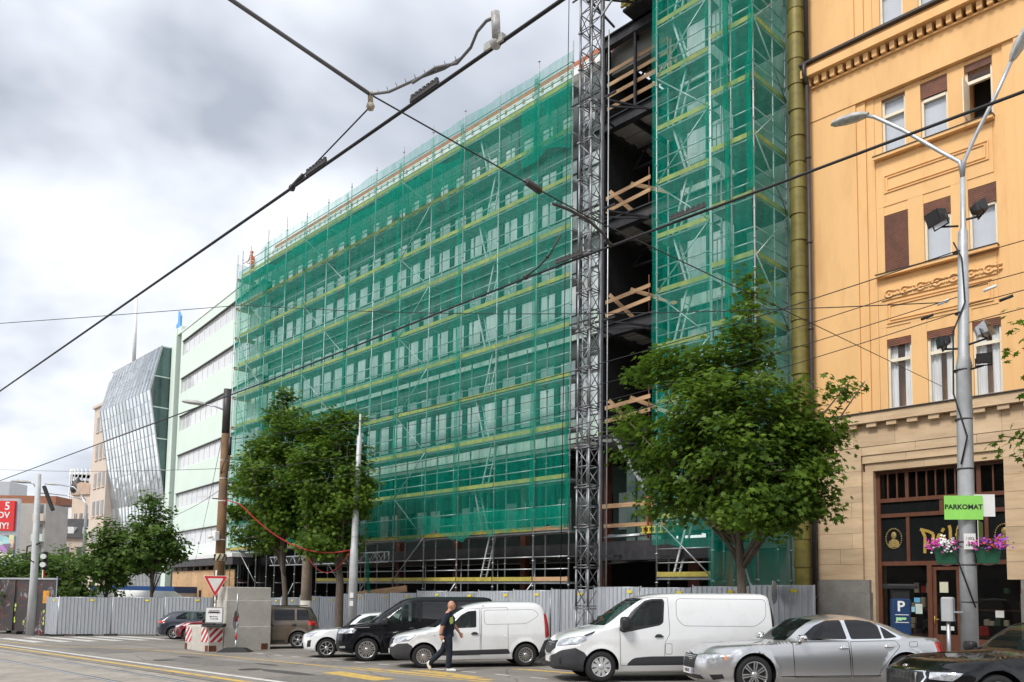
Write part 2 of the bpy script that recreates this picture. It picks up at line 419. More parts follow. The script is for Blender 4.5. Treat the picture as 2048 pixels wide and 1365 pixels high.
# spandrel, window and head panels
sp = MB(); sp.box(.01, COLW - .01, 0, .10, 0, 1.02); ME_SP = sp.mesh('spandrel_panel', M['spandrel'])
hd = MB(); hd.box(.01, COLW - .01, .02, .12, 0, .42); ME_HD = hd.mesh('head_panel', M['infill'])
fr = MB()
fr.box(0.02, .24, -.02, .12, 0, 2.6)
for a, b in ((.24, .28), (COLW - .06, COLW - .02)): fr.box(a, b, .0, .12, 0, 2.6)
fr.box(.28, COLW - .06, .0, .12, 0, .05); fr.box(.28, COLW - .06, .0, .12, 2.55, 2.6); fr.box(.28, COLW - .06, .0, .12, 1.86, 1.92)
ME_FR = fr.mesh('window', M['mullion'])
pn = MB(); pn.box(.28, COLW - .06, .05, .08, .05, 1.86); ME_PN = pn.mesh('pane', M['pale_glass'])
pt = MB(); pt.box(.28, COLW - .06, .05, .08, 1.92, 2.55); ME_PT = pt.mesh('pane', M['pale_glass'])
def facade_cols(xs, floors, y):
    for fz in floors:
        for x in xs:
            cbi('spandrel_panel', ME_SP, (x, y, fz - .25))
            cbi('head_panel', ME_HD, (x, y, fz + 3.4))
            wobj = cbi('window', ME_FR, (x, y, fz + .79))
            inst('pane', ME_PN, wobj); inst('pane', ME_PT, wobj)
facade_cols([-52.2 + COLW * i for i in range(25)], FLOORS[:3], FY)
facade_cols([-17.42, -16.3], FLOORS[:3] + [21.9], FY)
at = MB(); at.box(.02, COLW - .02, 0, .1, 0, .55); at.box(.02, .3, 0, .1, .55, 1.35); at.box(COLW - .3, COLW - .02, 0, .1, .55, 1.35); at.box(.02, COLW - .02, 0, .1, 1.35, 2.2)
ME_AT = at.mesh('attic_panel', M['infill'])
ap = MB(); ap.box(.3, COLW - .3, .04, .07, .55, 1.35); ME_AP = ap.mesh('attic_pane', mat('white attic pane', (0.72, 0.76, 0.76), 0.2, 0, 0.05))
zt = MB()
for k in range(2): zt.box(.05 + k * .6, .5 + k * .6, 0, .06, .1, .34)
zt.bar((0, .03, .06), (COLW, .03, .06), .06); zt.bar((0, .03, .4), (COLW, .03, .4), .06)
ME_ZT = zt.mesh('parapet_rail', M['white'])
for i in range(25):
    x = -52.2 + COLW * i
    a_ = cbi('attic_panel', ME_AT, (x, FY, 21.65)); inst('attic_pane', ME_AP, a_)
    cbi('parapet_rail', ME_ZT, (x, FY + .3, 24.95))
w = MB(); w.box(-52.2, -17.5, FY + 1.0, FY + 1.12, 25.6, 26.25); cbp('roof_edge', w, M['roofred'])
w = MB(); w.box(-52.2, -17.5, FY + .7, FY + .98, 24.32, 25.45); cbp('roof_kerb', w, M['soffit'])
# soffit and recessed lower floors
w = MB(); w.box(-52.2, -20.75, FY, 32.4, 8.14, 8.30); cbp('soffit', w, M['soffit'])
rb = MB(); rb.box(-.09, .09, 0, 4.2, 0, .28); ME_RB = rb.mesh('soffit_rib', M['dark_steel'])
for i in range(25): cbi('soffit_rib', ME_RB, (-51.6 + COLW * i, FY + .02, 7.86))
w = MB(); w.box(-52.2, -20.75, 29.7, 29.9, 3.9, 8.13); cbp('recessed_wall', w, M['infill'])
for i in range(24):
    x = -52.0 + i * 1.28
    w = MB(); w.box(x + .1, x + .95, 29.62, 29.69, 5.0, 6.7); cbp('recessed_pane', w, M['pale_glass'] if i % 3 else M['void'])
w = MB(); w.box(-52.2, -13.6, 25.5, 33, 3.66, 3.88); cbp('first_floor_slab', w, M['soffit'])
w = MB(); w.box(-52.2, -15.3, 25.44, 25.52, 3.55, 4.1); cbp('edge_beam', w, M['dark_steel'])
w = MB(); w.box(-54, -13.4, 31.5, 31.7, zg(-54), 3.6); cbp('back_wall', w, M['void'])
for x in (-51.5, -46.6, -41.7, -36.8, -31.9, -27.0, -22.1):
    w = MB(); w.box(x - .16, x + .16, 26.6, 26.9, zg(x) + KERB, 8.1); w.box(x - .2, x + .2, 26.56, 26.94, zg(x) + KERB, zg(x) + .4); cbp('column', w, M['rust'])
w = MB(); w.box(-17.4, -16.9, 25.8, 26.0, zg(-17), 3.6); cbp('column', w, M['rust'])
w = MB(); w.box(-16.2, -15.2, 25.4, 25.6, zg(-17) + .1, 3.6); cbp('brick_infill', w, mat('orange block wall', (0.36, 0.14, 0.07), 0.85, 0, 0.2, 3, 0.3, 20))
w = MB(); w.box(-15.2, -13.0, 26.1, 26.3, zg(-14) + .1, 3.9); cbp('plinth_panel', w, mat('grey render', (0.30, 0.29, 0.27), 0.85, 0, 0.2, 1.5))
# the open bay with its dark steel frame
BX0, BX1 = -21.38, -17.5
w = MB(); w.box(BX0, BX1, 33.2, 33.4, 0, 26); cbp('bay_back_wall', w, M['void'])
w = MB(); w.box(-21.436, -21.42, FY + .38, 33.2, 8.2, 25.4); w.box(-17.465, -17.452, FY + .38, 33.2, 4.4, 25.4); cbp('bay_shade_sheet', w, M['void'])  # near-black sheets over the side walls put the open bay's darkness into colour
for fz in FLOORS + [25.6]:
    w = MB()
    w.box(BX0, BX1, FY - .02, FY + .28, fz - .02, fz + .03); w.box(BX0, BX1, FY + .1, FY + .16, fz - .46, fz - .02); w.box(BX0, BX1, FY - .02, FY + .28, fz - .50, fz - .46)
    cbp('edge_girder', w, M['dark_steel'])
    w = MB()
    for k in range(9):                                # trapezoidal deck with joists under it
        y = FY + .35 + k * .86
        w.box(BX0, BX1, y, y + .40, fz - .06, fz - .01); w.box(BX0, BX1, y + .40, y + .86, fz - .13, fz - .08)
    cbp('floor_deck', w, M['bay_soffit'])
    for x in (-20.0, -18.9, -17.9):
        w = MB(); w.box(x - .06, x + .06, FY + .3, 33, fz - .40, fz - .14); cbp('joist', w, M['dark_steel'])
    for y in (27.6, 30.4):                            # lattice girder inside
        w = MB(); w.bar((BX0, y, fz - .45), (BX1, y, fz - .45), .1); w.bar((BX0, y, fz - 1.25), (BX1, y, fz - 1.25), .1)
        for k in range(5):
            a = lerp(BX0, BX1, k / 5); b = lerp(BX0, BX1, (k + 1) / 5)
            w.bar((a, y, fz - (.45 if k % 2 else 1.25)), (b, y, fz - (1.25 if k % 2 else .45)), .07)
        cbp('roof_truss', w, M['dark_steel'])
for x in (BX0 - .02, BX1 + .02):
    w = MB(); w.box(x - .07, x + .07, FY + .2, FY + .24, 3.9, 25.6); w.box(x - .02, x + .02, FY + .04, FY + .2, 3.9, 25.6); w.box(x - .07, x + .07, FY, FY + .04, 3.9, 25.6)
    cbp('steel_column', w, M['dark_steel'])
for x in (-19.65, -18.55):
    w = MB(); w.box(x - .05, x + .05, FY + .02, FY + .12, 21.95, 25.1); cbp('steel_post', w, M['dark_steel'])
def plank(p, q, name='guard_plank', wd=.03, ht=.16):
    w = MB(); w.bar(p, q, wd, ht); cbp(name, w, M['wood'])
for z in (22.5, 23.05, 23.55, 24.1): plank((BX0 + .15, FY + .2, z), (BX1 - .15, FY + .2, z + .02))
w = MB(); w.box(-17.95, -17.85, FY + .05, FY + .17, 22, 24.3); cbp('timber_post', w, M['wood'])
for fz in FLOORS[:3]:
    plank((BX0 + .2, FY + .1, fz + .45), (-18.9, FY + .1, fz + .62)); plank((BX0 + .2, FY + .1, fz + 1.0), (-18.9, FY + .1, fz + 1.15))
    plank((-20.0, FY + .25, fz + 1.3), (-18.0, FY + .6, fz + .3), 'brace_plank'); plank((BX0 + .3, FY + .22, fz + 1.35), (-19.9, FY + .5, fz + .05), 'brace_plank')
    w = MB(); w.tube((-19.0, FY + .14, fz), (-19.0, FY + .14, fz + 1.6), .02); cbp('guard_post', w, M['rust'])
w = MB()
for k in range(7):
    w.path([(-17.9 + .12 * rnd.uniform(-1, 1) + .1 * math.sin(k), FY + .5, 9.9 - k * .2) for _ in (0,)] + [(-17.9 + .14 * math.sin(k * 2.1), FY + .5, 9.7 - k * .2)], [.12 - .005 * k, .16], 7)
cbp('tarpaulin_bundle', w, M['wood'])
# the loading platform on the first floor: slab edge, props and yellow timber beams
for k in range(6):
    w = MB(); x = -18.5 + k * .27; w.box(x - .1, x + .1, 24.5, 26.2, 4.50, 4.56); w.box(x - .03, x + .03, 24.5, 26.2, 4.34, 4.5); w.box(x - .1, x + .1, 24.5, 26.2, 4.28, 4.34)
    cbp('formwork_beam', w, M['board'])
w = MB(); w.box(-20.6, -15.6, 24.75, 24.80, 4.6, 4.75); cbp('guard_plank', w, M['wood'])
w = MB(); w.box(-20.6, -17.9, 24.6, 24.65, 5.35, 5.52); cbp('guard_plank', w, M['wood'])
w = MB(); w.box(-18.4, -16.6, 24.45, 24.5, 6.1, 6.3); cbp('guard_plank', w, M['wood'])
for x, z0, z1 in ((-18.3, 4.1, 6.2), (-18.1, 4.5, 5.5), (-17.2, 5.3, 6.2), (-17.5, 4.6, 5.1), (-17.2, 4.6, 5.1), (-16.95, 4.6, 5.1)):
    w = MB(); w.tube((x, 24.55, z0), (x, 24.55, z1), .045); cbp('prop', w, mat('orange red prop', (0.62, 0.07, 0.02), 0.5))
w = MB(); w.box(-20.7, -15.4, 24.3, 26.0, 3.9, 4.02); w.box(-20.7, -15.4, 24.28, 24.4, 3.3, 3.9); cbp('loading_platform', w, M['dark_steel'])
for k in range(9):
    w = MB(); w.tube((-20.4 + k * .05, 24.5 + .05 * k, 4.2 + .035 * (k % 4)), (-18.6, 24.45 + .06 * k, 4.22 + .03 * (k % 3)), .025); cbp('stacked_tube', w, M['galv'])
w = MB()                                              # glazed stair box behind the mast
w.box(-20.6, -18.9, 26.2, 26.3, 4.1, 7.6)
cbp('stair_glazing', w, mat('green hung glass', (0.10, 0.16, 0.14), 0.15, 0, 0.3, 1.0))
for x in (-20.1, -19.4):
    w = MB(); w.box(x - .03, x + .03, 26.15, 26.2, 4.1, 7.6); cbp('glazing_bar', w, M['mullion'])
w = MB(); w.bar((-20.3, 25.0, 8.3), (-18.9, 25.3, 6.0), .22, .14); cbp('raking_chute', w, M['galv'])

# ------------------------------------------------------------------ yellow formwork lifted to the roof
fw = thing('formwork_stack', 'stack of yellow formwork girders on the roof edge over the open steel bay', 'formwork', (-18.3, 25.2, 25.7))
for j in range(3):
    for k in range(6):
        w = MB(); y = -.6 + k * .3; z = j * .42
        if j % 2 == 0: w.box(-1.4, 1.5, y - .05, y + .05, z, z + .05); w.box(-1.4, 1.5, y - .02, y + .02, z + .05, z + .25); w.box(-1.4, 1.5, y - .05, y + .05, z + .25, z + .3)
        else: x = -1.3 + k * .5; w.box(x - .05, x + .05, -.9, 1, z - .1, z - .06); w.box(x - .02, x + .02, -.9, 1, z - .06, z + .22)
        w.build('timber_girder', M['board'], fw)
w = MB(); w.box(-1.4, 1.5, -.5, 1.2, -.12, -.01); w.build('bearing_plate', M['dark_steel'], fw)

# ------------------------------------------------------------------ scaffolding
SX = [-21.75] + [-23.74 - 2.46 * i for i in range(12)] + [-52.0]
SZ = [2.5 + 2.07 * k for k in range(11)]
SYO, SYI = 24.0, 24.73
M['tube'] = mat('scaffold tube', (0.52, 0.55, 0.56), 0.4, 0.6, 0.15, 8, per=0.1)
M['alu'] = mat('aluminium ladder', (0.68, 0.70, 0.70), 0.4, 0.5, 0.1)
sc = thing('scaffold', 'long galvanised facade scaffold with eleven decks and green netting', 'scaffold', (-37, 24.3, zg(-37)))
def part(root, name, mb, mats):
    return mb.build(name, mats, root, -Vector(root.location))
def pinst(root, name, me, loc, rot=None): return inst(name, me, root, Vector(loc) - Vector(root.location), rot)
def ladder_mesh(h, lean):
    l = MB()
    for y in (-.17, .17): l.bar((-lean, y, 0), (lean, y, h), .05, .07)
    n = int(h / .28)
    for i in range(1, n): t = i / n; l.tube((lerp(-lean, lean, t), -.17, h * t), (lerp(-lean, lean, t), .17, h * t), .016, n=5)
    return l.mesh('ladder', M['alu'])
LAD = [ladder_mesh(2.15, .33), ladder_mesh(2.15, -.33)]
def std_mesh(z0, z1):
    l = MB(); l.tube((0, 0, z0), (0, 0, z1), .034, n=8)
    z = z0 + .3
    while z < z1: l.lathe([(.034, z - .03), (.062, z - .012), (.062, z + .012), (.034, z + .03)], 8); z += 1.035
    l.box(-.08, .08, -.08, .08, z0, z0 + .02)
    return l.mesh('standard', M['tube'])
def bay(root, x0, x1, z, yo=SYO, yi=SYI, board=None, rails=True, wood=False):
    l = MB()
    nb = 3; wd = (yi - yo - .06) / nb
    for k in range(nb): y = yo + .03 + k * wd; l.box(x0 + .03, x1 - .03, y + .008, y + wd - .008, z - .06, z)
    l.box(x0, x1, yo - .025, yo + .02, z - .10, z - .055); l.box(x0, x1, yi - .02, yi + .025, z - .10, z - .055)
    part(root, 'deck', l, M['deck'])
    l = MB(); l.box(x0 + .03, x1 - .03, yo - .04, yo - .012, z + .005, z + .175)
    for xx in (x0 + .05, x1 - .12): l.box(xx, xx + .07, yo - .048, yo - .041, z + .0, z + .19)
    part(root, 'toe_board', l, M['wood'] if wood else M['board'])
    if rails:
        for h in (.5, 1.0):
            l = MB(); l.tube((x0, yo + .04, z + h), (x1, yo + .04, z + h), .026, n=6); part(root, 'guard_rail', l, M['tube'])
xs_sorted = sorted(SX)
for x in xs_sorted:
    top = 25.0 + rnd.uniform(-.2, .5)
    part_me = std_mesh(zg(x) + KERB - .0, top)
    pinst(sc, 'standard', part_me, (x, SYO, 0)); pinst(sc, 'standard', std_mesh(zg(x) + KERB, 24.0), (x, SYI, 0))
for k, z in enumerate(SZ):
    for i in range(len(xs_sorted) - 1):
        a, b = xs_sorted[i], xs_sorted[i + 1]
        if k == 0 and a < -41: continue
        bay(sc, a, b, z, wood=(k <= 1 and i == len(xs_sorted) - 2))
    for x in xs_sorted:
        l = MB(); l.tube((x, SYO, z - .08), (x, SYI, z - .08), .026, n=6); part(sc, 'transom', l, M['tube'])
    ladx = (-27.4 if k % 2 else -26.9)
    if k < 10: pinst(sc, 'ladder', LAD[k % 2], (ladx, 24.35, z))
    for bx in ((0, 4, 8) if k % 2 else (1, 5, 8)):
        if k < 10:
            a, b = xs_sorted[bx], xs_sorted[bx + 1]
            if (k + bx) % 2: a, b = b, a
            l = MB(); l.tube((a, SYO - .05, z), (b, SYO - .05, z + 2.07), .026, n=6); part(sc, 'diagonal_brace', l, M['tube'])
for bx in (3, 6, 9, 11):
    a, b = xs_sorted[bx], xs_sorted[bx + 1]
    l = MB(); l.tube((a, SYO - .05, zg(a) + .3), (b, SYO - .05, 2.4), .026, n=6); part(sc, 'diagonal_brace', l, M['tube'])
for x in xs_sorted[1:-1]:                              # inner guard frames seen as light uprights
    for k in range(1, 10):
        if (int(x * 10) + k) % 3: continue
        l = MB(); l.tube((x + 1.23, SYI, SZ[k]), (x + 1.23, SYI, SZ[k] + 1.9), .024, n=6); part(sc, 'inner_upright', l, M['tube'])
for x0, x1, y in ((-46.0, -34.0, 23.75), (-36.5, -33.4, 23.6)):    # lattice girder over the entrance
    l = MB()
    for z in (3.45, 3.95): l.tube((x0, y, z), (x1, y, z), .035, n=6)
    n = int((x1 - x0) / .45)
    for i in range(n):
        a, b = lerp(x0, x1, i / n), lerp(x0, x1, (i + 1) / n)
        l.tube((a, y, 3.45 if i % 2 else 3.95), (b, y, 3.95 if i % 2 else 3.45), .02, n=5)
    l.tube((x1, y, 3.42), (x1, y, 3.98), .035, n=6); part(sc, 'lattice_girder', l, M['tube'])
l = MB(); l.bar((-37.0, 23.7, 1.75), (-32.0, 23.7, 2.15), .04, .3); part(sc, 'ramp_plank', l, M['wood'])
for x in (-44.5, -40.2, -38.9, -33.0, -30.2, -27.6, -25.2):
    l = MB(); l.tube((x, 25.6, zg(x) + .1), (x, 25.6, 4.0), .03, n=6); part(sc, 'support_prop', l, M['tube'])
    l = MB(); l.tube((x - .9, 25.2, 1.1), (x + .9, 25.2, 1.1), .025, n=6); part(sc, 'lower_rail', l, M['tube'])
# narrow return bay at the far end of the scaffold
for k, z in enumerate(SZ):
    l = MB(); l.box(-52.75, -52.03, 24.05, 25.3, z - .06, z); l.box(-52.78, -52.75, 24.05, 25.3, z, z + .17); part(sc, 'end_deck', l, M['wood'])
for y in (24.0, 25.3): pinst(sc, 'standard', std_mesh(zg(-52.7), 25.0), (-52.75, y, 0))

# tower in front of the finished strip
st = thing('scaffold', 'netted scaffold tower between the open steel bay and the ochre house', 'scaffold', (-15.4, 24.3, zg(-15)))
AX0, AX1, BXa, BXb = -17.5, -15.22, -15.1, -13.45
def stdat(x, y, z1=31.0): pinst(st, 'standard', std_mesh(zg(x) + KERB, z1), (x, y, 0))
for x in (AX0, AX1): stdat(x, SYO); stdat(x, SYI)
for x in (BXa, BXb - .85, BXb): stdat(x, SYO - .12)
stdat(BXb, 25.2); stdat(BXb, 26.1)
for k in range(14):
    z = 2.65 + 2.08 * k
    bay(st, AX0, AX1, z)
    if k < 13: pinst(st, 'ladder', LAD[k % 2], (-16.6, 24.36, z))
    a, b = (AX0, AX1) if k % 2 else (AX1, AX0)
    l = MB(); l.tube((a, SYO - .05, z), (b, SYO - .05, z + 2.08), .026, n=6); part(st, 'diagonal_brace', l, M['tube'])
    if k == 0: continue
    z2 = z + .25
    bay(st, BXa, BXb, z2, SYO - .12, 26.1)
    l = MB(); l.box(BXb + .01, BXb + .04, SYO - .1, 26.1, z2 + .005, z2 + .175); part(st, 'toe_board', l, M['board'])
    for h in (.5, 1.0):
        l = MB(); l.tube((BXb, SYO - .12, z2 + h), (BXb, 26.1, z2 + h), .026, n=6); part(st, 'guard_rail', l, M['tube'])
    a, b = (SYO - .12, 26.1) if k % 2 else (26.1, SYO - .12)
    l = MB(); l.tube((BXb + .06, a, z2), (BXb + .06, b, z2 + 2.08), .026, n=6); part(st, 'diagonal_brace', l, M['tube'])
    l = MB(); l.path([(BXa + .15, SYO, z2), (BXa + .15, SYO, z2 + 1.1), (BXa + .6, SYO, z2 + 1.1), (BXa + .6, SYO, z2)], .02, 6); part(st, 'guard_frame', l, M['tube'])
l = MB(); l.tube((BXb + .3, 24.1, zg(-13) + .1), (BXb - 0.6, 24.1, 3.0), .03); part(st, 'raking_tube', l, M['tube'])

# ------------------------------------------------------------------ debris nets
def net_mat(name, col, cover):
    m, n, l, b = newmat(name)
    tc = n.new('ShaderNodeTexCoord')
    df = n.new('ShaderNodeBsdfDiffuse'); df.inputs[0].default_value = (*col, 1)
    tl = n.new('ShaderNodeBsdfTranslucent'); tl.inputs[0].default_value = (*col, 1)
    a = n.new('ShaderNodeMixShader'); a.inputs[0].default_value = 0.4
    bm2 = n.new('ShaderNodeMapping'); bm2.inputs['Scale'].default_value = (3.0, 1, 0.5); l.new(tc.outputs['Object'], bm2.inputs[0])
    bn2 = n.new('ShaderNodeTexNoise'); bn2.inputs['Scale'].default_value = 2.2; bn2.inputs['Detail'].default_value = 5; bn2.inputs['Distortion'].default_value = 1.0; l.new(bm2.outputs[0], bn2.inputs['Vector'])
    bp2 = n.new('ShaderNodeBump'); bp2.inputs['Strength'].default_value = 0.9; bp2.inputs['Distance'].default_value = 0.15; l.new(bn2.outputs['Fac'], bp2.inputs['Height'])
    l.new(bp2.outputs[0], df.inputs['Normal']); l.new(bp2.outputs[0], tl.inputs['Normal'])
    l.new(df.outputs[0], a.inputs[1]); l.new(tl.outputs[0], a.inputs[2])
    tr = n.new('ShaderNodeBsdfTransparent')
    mp = n.new('ShaderNodeMapping'); mp.inputs['Scale'].default_value = (2.2, 1, 0.22); l.new(tc.outputs['Object'], mp.inputs[0])
    k = n.new('ShaderNodeTexNoise'); k.inputs['Scale'].default_value = 1.6; k.inputs['Detail'].default_value = 7; k.inputs['Roughness'].default_value = 0.65
    l.new(mp.outputs[0], k.inputs['Vector'])
    r = n.new('ShaderNodeMapRange'); r.inputs['From Min'].default_value = 0.3; r.inputs['From Max'].default_value = 0.75
    r.inputs['To Min'].default_value = cover - 0.14; r.inputs['To Max'].default_value = cover + 0.26
    l.new(k.outputs['Fac'], r.inputs['Value'])
    mx = n.new('ShaderNodeMixShader')
    l.new(r.outputs[0], mx.inputs[0]); l.new(tr.outputs[0], mx.inputs[1]); l.new(a.outputs[0], mx.inputs[2])
    l.new(mx.outputs[0], n['Material Output'].inputs['Surface'])
    return m
M['net'] = net_mat('green debris net', (0.010, 0.45, 0.32), 0.31)
M['net2'] = net_mat('dense green debris net', (0.008, 0.36, 0.25), 0.50)
def net(name, label, x0, x1, z0, z1, y, mtl, amp=.05, step=.3, jag=0.0, sagz=0.0, axis='x', seed=0.0, ties=2.07, drop=lambda u: 0.0):
    nx = max(2, int(abs(x1 - x0) / step)); nz = max(2, int((z1 - z0) / step))
    s = MB()
    for i in range(nx + 1):
        u = lerp(x0, x1, i / nx)
        zb = z0 + jag * noise.noise((u * .55 + seed, 3.1, seed)) + jag * .4 * noise.noise((u * 2.1 + seed, 1.1, seed)); zt = z1 + drop(u) + sagz * noise.noise((u * .4 + seed, 9.0, seed))
        for j in range(nz + 1):
            z = lerp(zb, zt, j / nz)
            loose = abs(math.sin(math.pi * (z - 2.5) / ties)) if ties else 1
            d = amp * (.3 + loose) * (noise.noise((u * .9 + seed, z * .35, seed)) + .6 * noise.noise((u * 3.2, z * .5 + seed, 5.0)))
            s.v.append((u, y - .03 + d, z) if axis == 'x' else (y + .03 - d, u, z))
    for i in range(nx):
        for j in range(nz):
            a = i * (nz + 1) + j; s.f.append((a, a + nz + 1, a + nz + 2, a + 1)); s.m.append(0); s.sm.append(True)
    return tag(s.build(name, mtl), label, 'net')
MAINNET = net('debris_net', 'wide green debris net stretched over the long scaffold', -52.1, -21.6, 4.75, 24.45, 23.86, M['net'], .06, .28, .16, .1, drop=lambda u: -.85 * max(0, min(1, (-48.6 - u) / 1.6)))
for k, x in enumerate([xs_sorted[i] + rnd.uniform(-.2, .2) for i in range(2, len(xs_sorted), 2)]):
    s_ = net('overlap_seam', '', x - .13, x + .13, 5.0, 24.2, 23.80, M['net2'], .07, .13, .3, seed=40 + k); del s_['label']; del s_['category']; s_.parent = MAINNET
net('debris_net', 'bright sagging net strip tied along the second deck from the top', -52.0, -28.5, 21.15, 22.7, 23.66, M['net2'], .08, .2, .25, .5, seed=4)
net('debris_net', 'short net strip hanging beside the hoist mast near the roof', -24.4, -21.5, 20.3, 22.9, 23.66, M['net2'], .1, .18, .5, .6, seed=9)
net('debris_net', 'bunched net hem along the bottom of the long scaffold net', -40.5, -21.7, 4.55, 5.5, 23.64, M['net2'], .14, .16, .5, .3, seed=2, ties=0)
net('debris_net', 'green net on the face of the tower beside the open bay', -17.6, -15.2, 3.7, 31, 23.86, M['net'], .06, .22, .2, seed=11)
net('debris_net', 'green net on the projecting bay of the tower', -15.2, -13.42, 1.3, 31, 23.74, M['net'], .06, .22, .1, seed=15)
net('debris_net', 'green net on the side of the tower facing the ochre house', 23.75, 26.15, 1.6, 31, -13.36, M['net'], .07, .22, .1, seed=19, axis='y')
net('debris_net', 'green net on the end of the long scaffold beside the mint house', 23.9, 25.3, 2.8, 24.4, -52.8, M['net'], .07, .25, .1, seed=25, axis='y')
for lab, x, y, z0, z1, sd in (('gathered net tail hanging down the inner corner of the tower', -14.35, 23.62, 9.5, 27.5, 1), ('gathered net tail hanging down the outer corner of the tower', -13.45, 23.62, 15.5, 24.0, 2),
        ('loose net tail blowing beside the hoist mast', -21.55, 23.6, 4.6, 10.5, 3), ('limp net tail hanging behind the maple trunks', -35.2, 23.5, 0.3, 3.9, 4)):
    s = MB(); rings = []
    n = 16
    for i in range(n + 1):
        t = i / n; z = lerp(z1, z0, t); r = .06 + .10 * abs(noise.noise((t * 5, sd, 0))) + .05 * t
        cx = x + .18 * noise.noise((t * 3.0, sd * 3.3, 1)) + (.5 * t if sd == 4 else 0)
        rings.append([(cx + r * math.cos(k * math.pi / 4) * (1 + .5 * noise.noise((k, t * 4, sd))), y + .6 * r * math.sin(k * math.pi / 4), z) for k in range(8)])
    s.loft(rings, True, 0, True); tag(s.build('debris_net', M['net2']), lab, 'net')

# ------------------------------------------------------------------ hoist mast
hm = thing('hoist_mast', 'grey lattice mast of a construction hoist beside the open steel bay', 'hoist', (-20.0, 23.1, zg(-20) + KERB))
ms = MB()
q = .29
for sx in (-q, q):
    for sy in (-q, q): ms.tube((sx, sy, 0), (sx, sy, 1.5), .045, n=8)
for a, b in (((-q, -q), (q, -q)), ((q, -q), (q, q)), ((q, q), (-q, q)), ((-q, q), (-q, -q))):
    for z in (.05, .75, 1.45): ms.tube((*a, z), (*b, z), .024, n=5)
    ms.tube((*a, .05), (*b, .75), .02, n=5); ms.tube((*b, .75), (*a, 1.45), .02, n=5)
for sx in (-q, q): ms.box(sx - .07, sx + .07, -q - .07, -q + .07, 1.44, 1.5)
ME_MS = ms.mesh('mast_section', mat('mast steel', (0.24, 0.245, 0.26), 0.45, 0.6, 0.25, 5, per=0.15, dirt=(0.16, 0.10, 0.06), dirt_amt=0.4))
for i in range(21): inst('mast_section', ME_MS, hm, (0, 0, i * 1.5))
for x in (.62,):
    w = MB(); w.tube((x, .35, 0), (x, .35, 24), .025, n=6); w.build('guide_rail', M['tube'], hm)
w = MB(); w.box(.36, .42, .22, .34, 0.2, 30); w.build('cable_rail', mat('rail plate', (0.30, 0.31, 0.33), 0.4, 0.6), hm)
for z in (3.4, 7.9, 12.4, 16.8, 21.3, 25.7):
    w = MB(); w.bar((-.33, .33, z), (-.7, 2.3, z + .1), .07); w.bar((.33, .33, z), (1.1, 2.3, z + .1), .07); w.bar((-.5, .33, z), (1.0, .33, z), .07); w.bar((.33, .33, z - .3), (1.3, 2.0, z - .1), .06)
    w.bar((-.9, -.1, z), (.5, -.1, z), .05)
    w.build('wall_tie', M['dark_steel'], hm)
w = MB()
w.box(.55, 3.2, -.4, 1.4, 26.65, 26.75); 
for x in (.6, 1.2, 1.8, 2.4, 3.1): w.box(x - .05, x + .05, -.4, 1.4, 26.5, 26.65)
for y in (-.36, .5, 1.36): w.box(.55, 3.2, y - .05, y + .05, 26.4, 26.5)
w.build('platform', mat('hoist platform', (0.10, 0.10, 0.11), 0.55, 0.4, 0.3, 3), hm)
w = MB()
for y in (-.38, 1.38):
    for z in (27.2, 27.8): w.tube((.6, y, z), (3.2, y, z), .025)
    for x in (.6, 1.5, 2.4, 3.18): w.tube((x, y, 26.7), (x, y, 27.8), .025)
w.build('platform_rail', M['galv'], hm)
w = MB(); w.bar((.3, .2, 24.6), (2.6, .4, 26.5), .06); w.bar((.3, -.2, 24.6), (2.6, -.3, 26.5), .06); w.build('platform_strut', M['galv'], hm)
hc = MB(); hc.tube((-21.55, 23.3, zg(-21) + .15), (-21.35, 23.3, 29.5), .018, n=5)
tag(hc.build('hoist_cable', M['cable']), 'thin black hoist cable hanging in front of the green net', 'cable')

# ------------------------------------------------------------------ rubble chute in the gap
ch = thing('downpipe_cover', 'tall olive sheet metal column with overlapping sections in the gap between houses', 'column', (-12.84, 25.75, zg(-12.8) + KERB))
cm = MB(); cm.lathe([(.29, 0), (.262, .96)], 14, caps=False); cm.lathe([(.262, .962), (.22, .962)], 14, caps=False); cm.lathe([(.25, -.001), (.29, -.001)], 14, caps=False)
ME_CH = cm.mesh('sheet_section', mat('olive painted sheet', (0.19, 0.155, 0.035), 0.55, 0.2, 0.3, 2.5, per=0.12, dirt=(0.10, 0.09, 0.03), dirt_amt=0.5))
for i in range(32): inst('sheet_section', ME_CH, ch, (rnd.uniform(-.01, .01), rnd.uniform(-.01, .01), .02 + i * .93), (0, 0, rnd.uniform(0, 1)))

# ------------------------------------------------------------------ the ochre house with the shop
OY = 26.0
M['ochre'] = mat('ochre stucco', (0.80, 0.485, 0.215), 0.85, 0, 0.07, 0.9, 0.12, 25, dirt=(0.62, 0.35, 0.13), dirt_amt=0.5, dscale=1.5, stretch=(1, 1, .22))
M['stone'] = mat('sandstone', (0.60, 0.44, 0.28), 0.8, 0, 0.16, 1.4, 0.15, 30, per=0.10, stretch=(.5, 1, 2.6), dirt=(0.42, 0.24, 0.11), dirt_amt=0.5, dscale=2.0)
M['granite'] = mat('grey granite', (0.26, 0.245, 0.225), 0.7, 0, 0.2, 2, 0.1, 80, per=0.06, dirt=(0.14, 0.13, 0.12), dirt_amt=0.6)
M['cream'] = mat('cream window paint', (0.76, 0.69, 0.54), 0.5, 0, 0.08)
M['blind'] = mat('brown wooden blind', (0.17, 0.06, 0.032), 0.55, 0, 0.3, 4, per=0.15)
M['brown'] = mat('brown shopfront wood', (0.13, 0.050, 0.028), 0.4, 0, 0.25, 4, stretch=(3, 3, .6))
M['curtain'] = mat('net curtain', (0.82, 0.83, 0.84), 0.8, 0, 0.22, 5, stretch=(6, 1, .15))
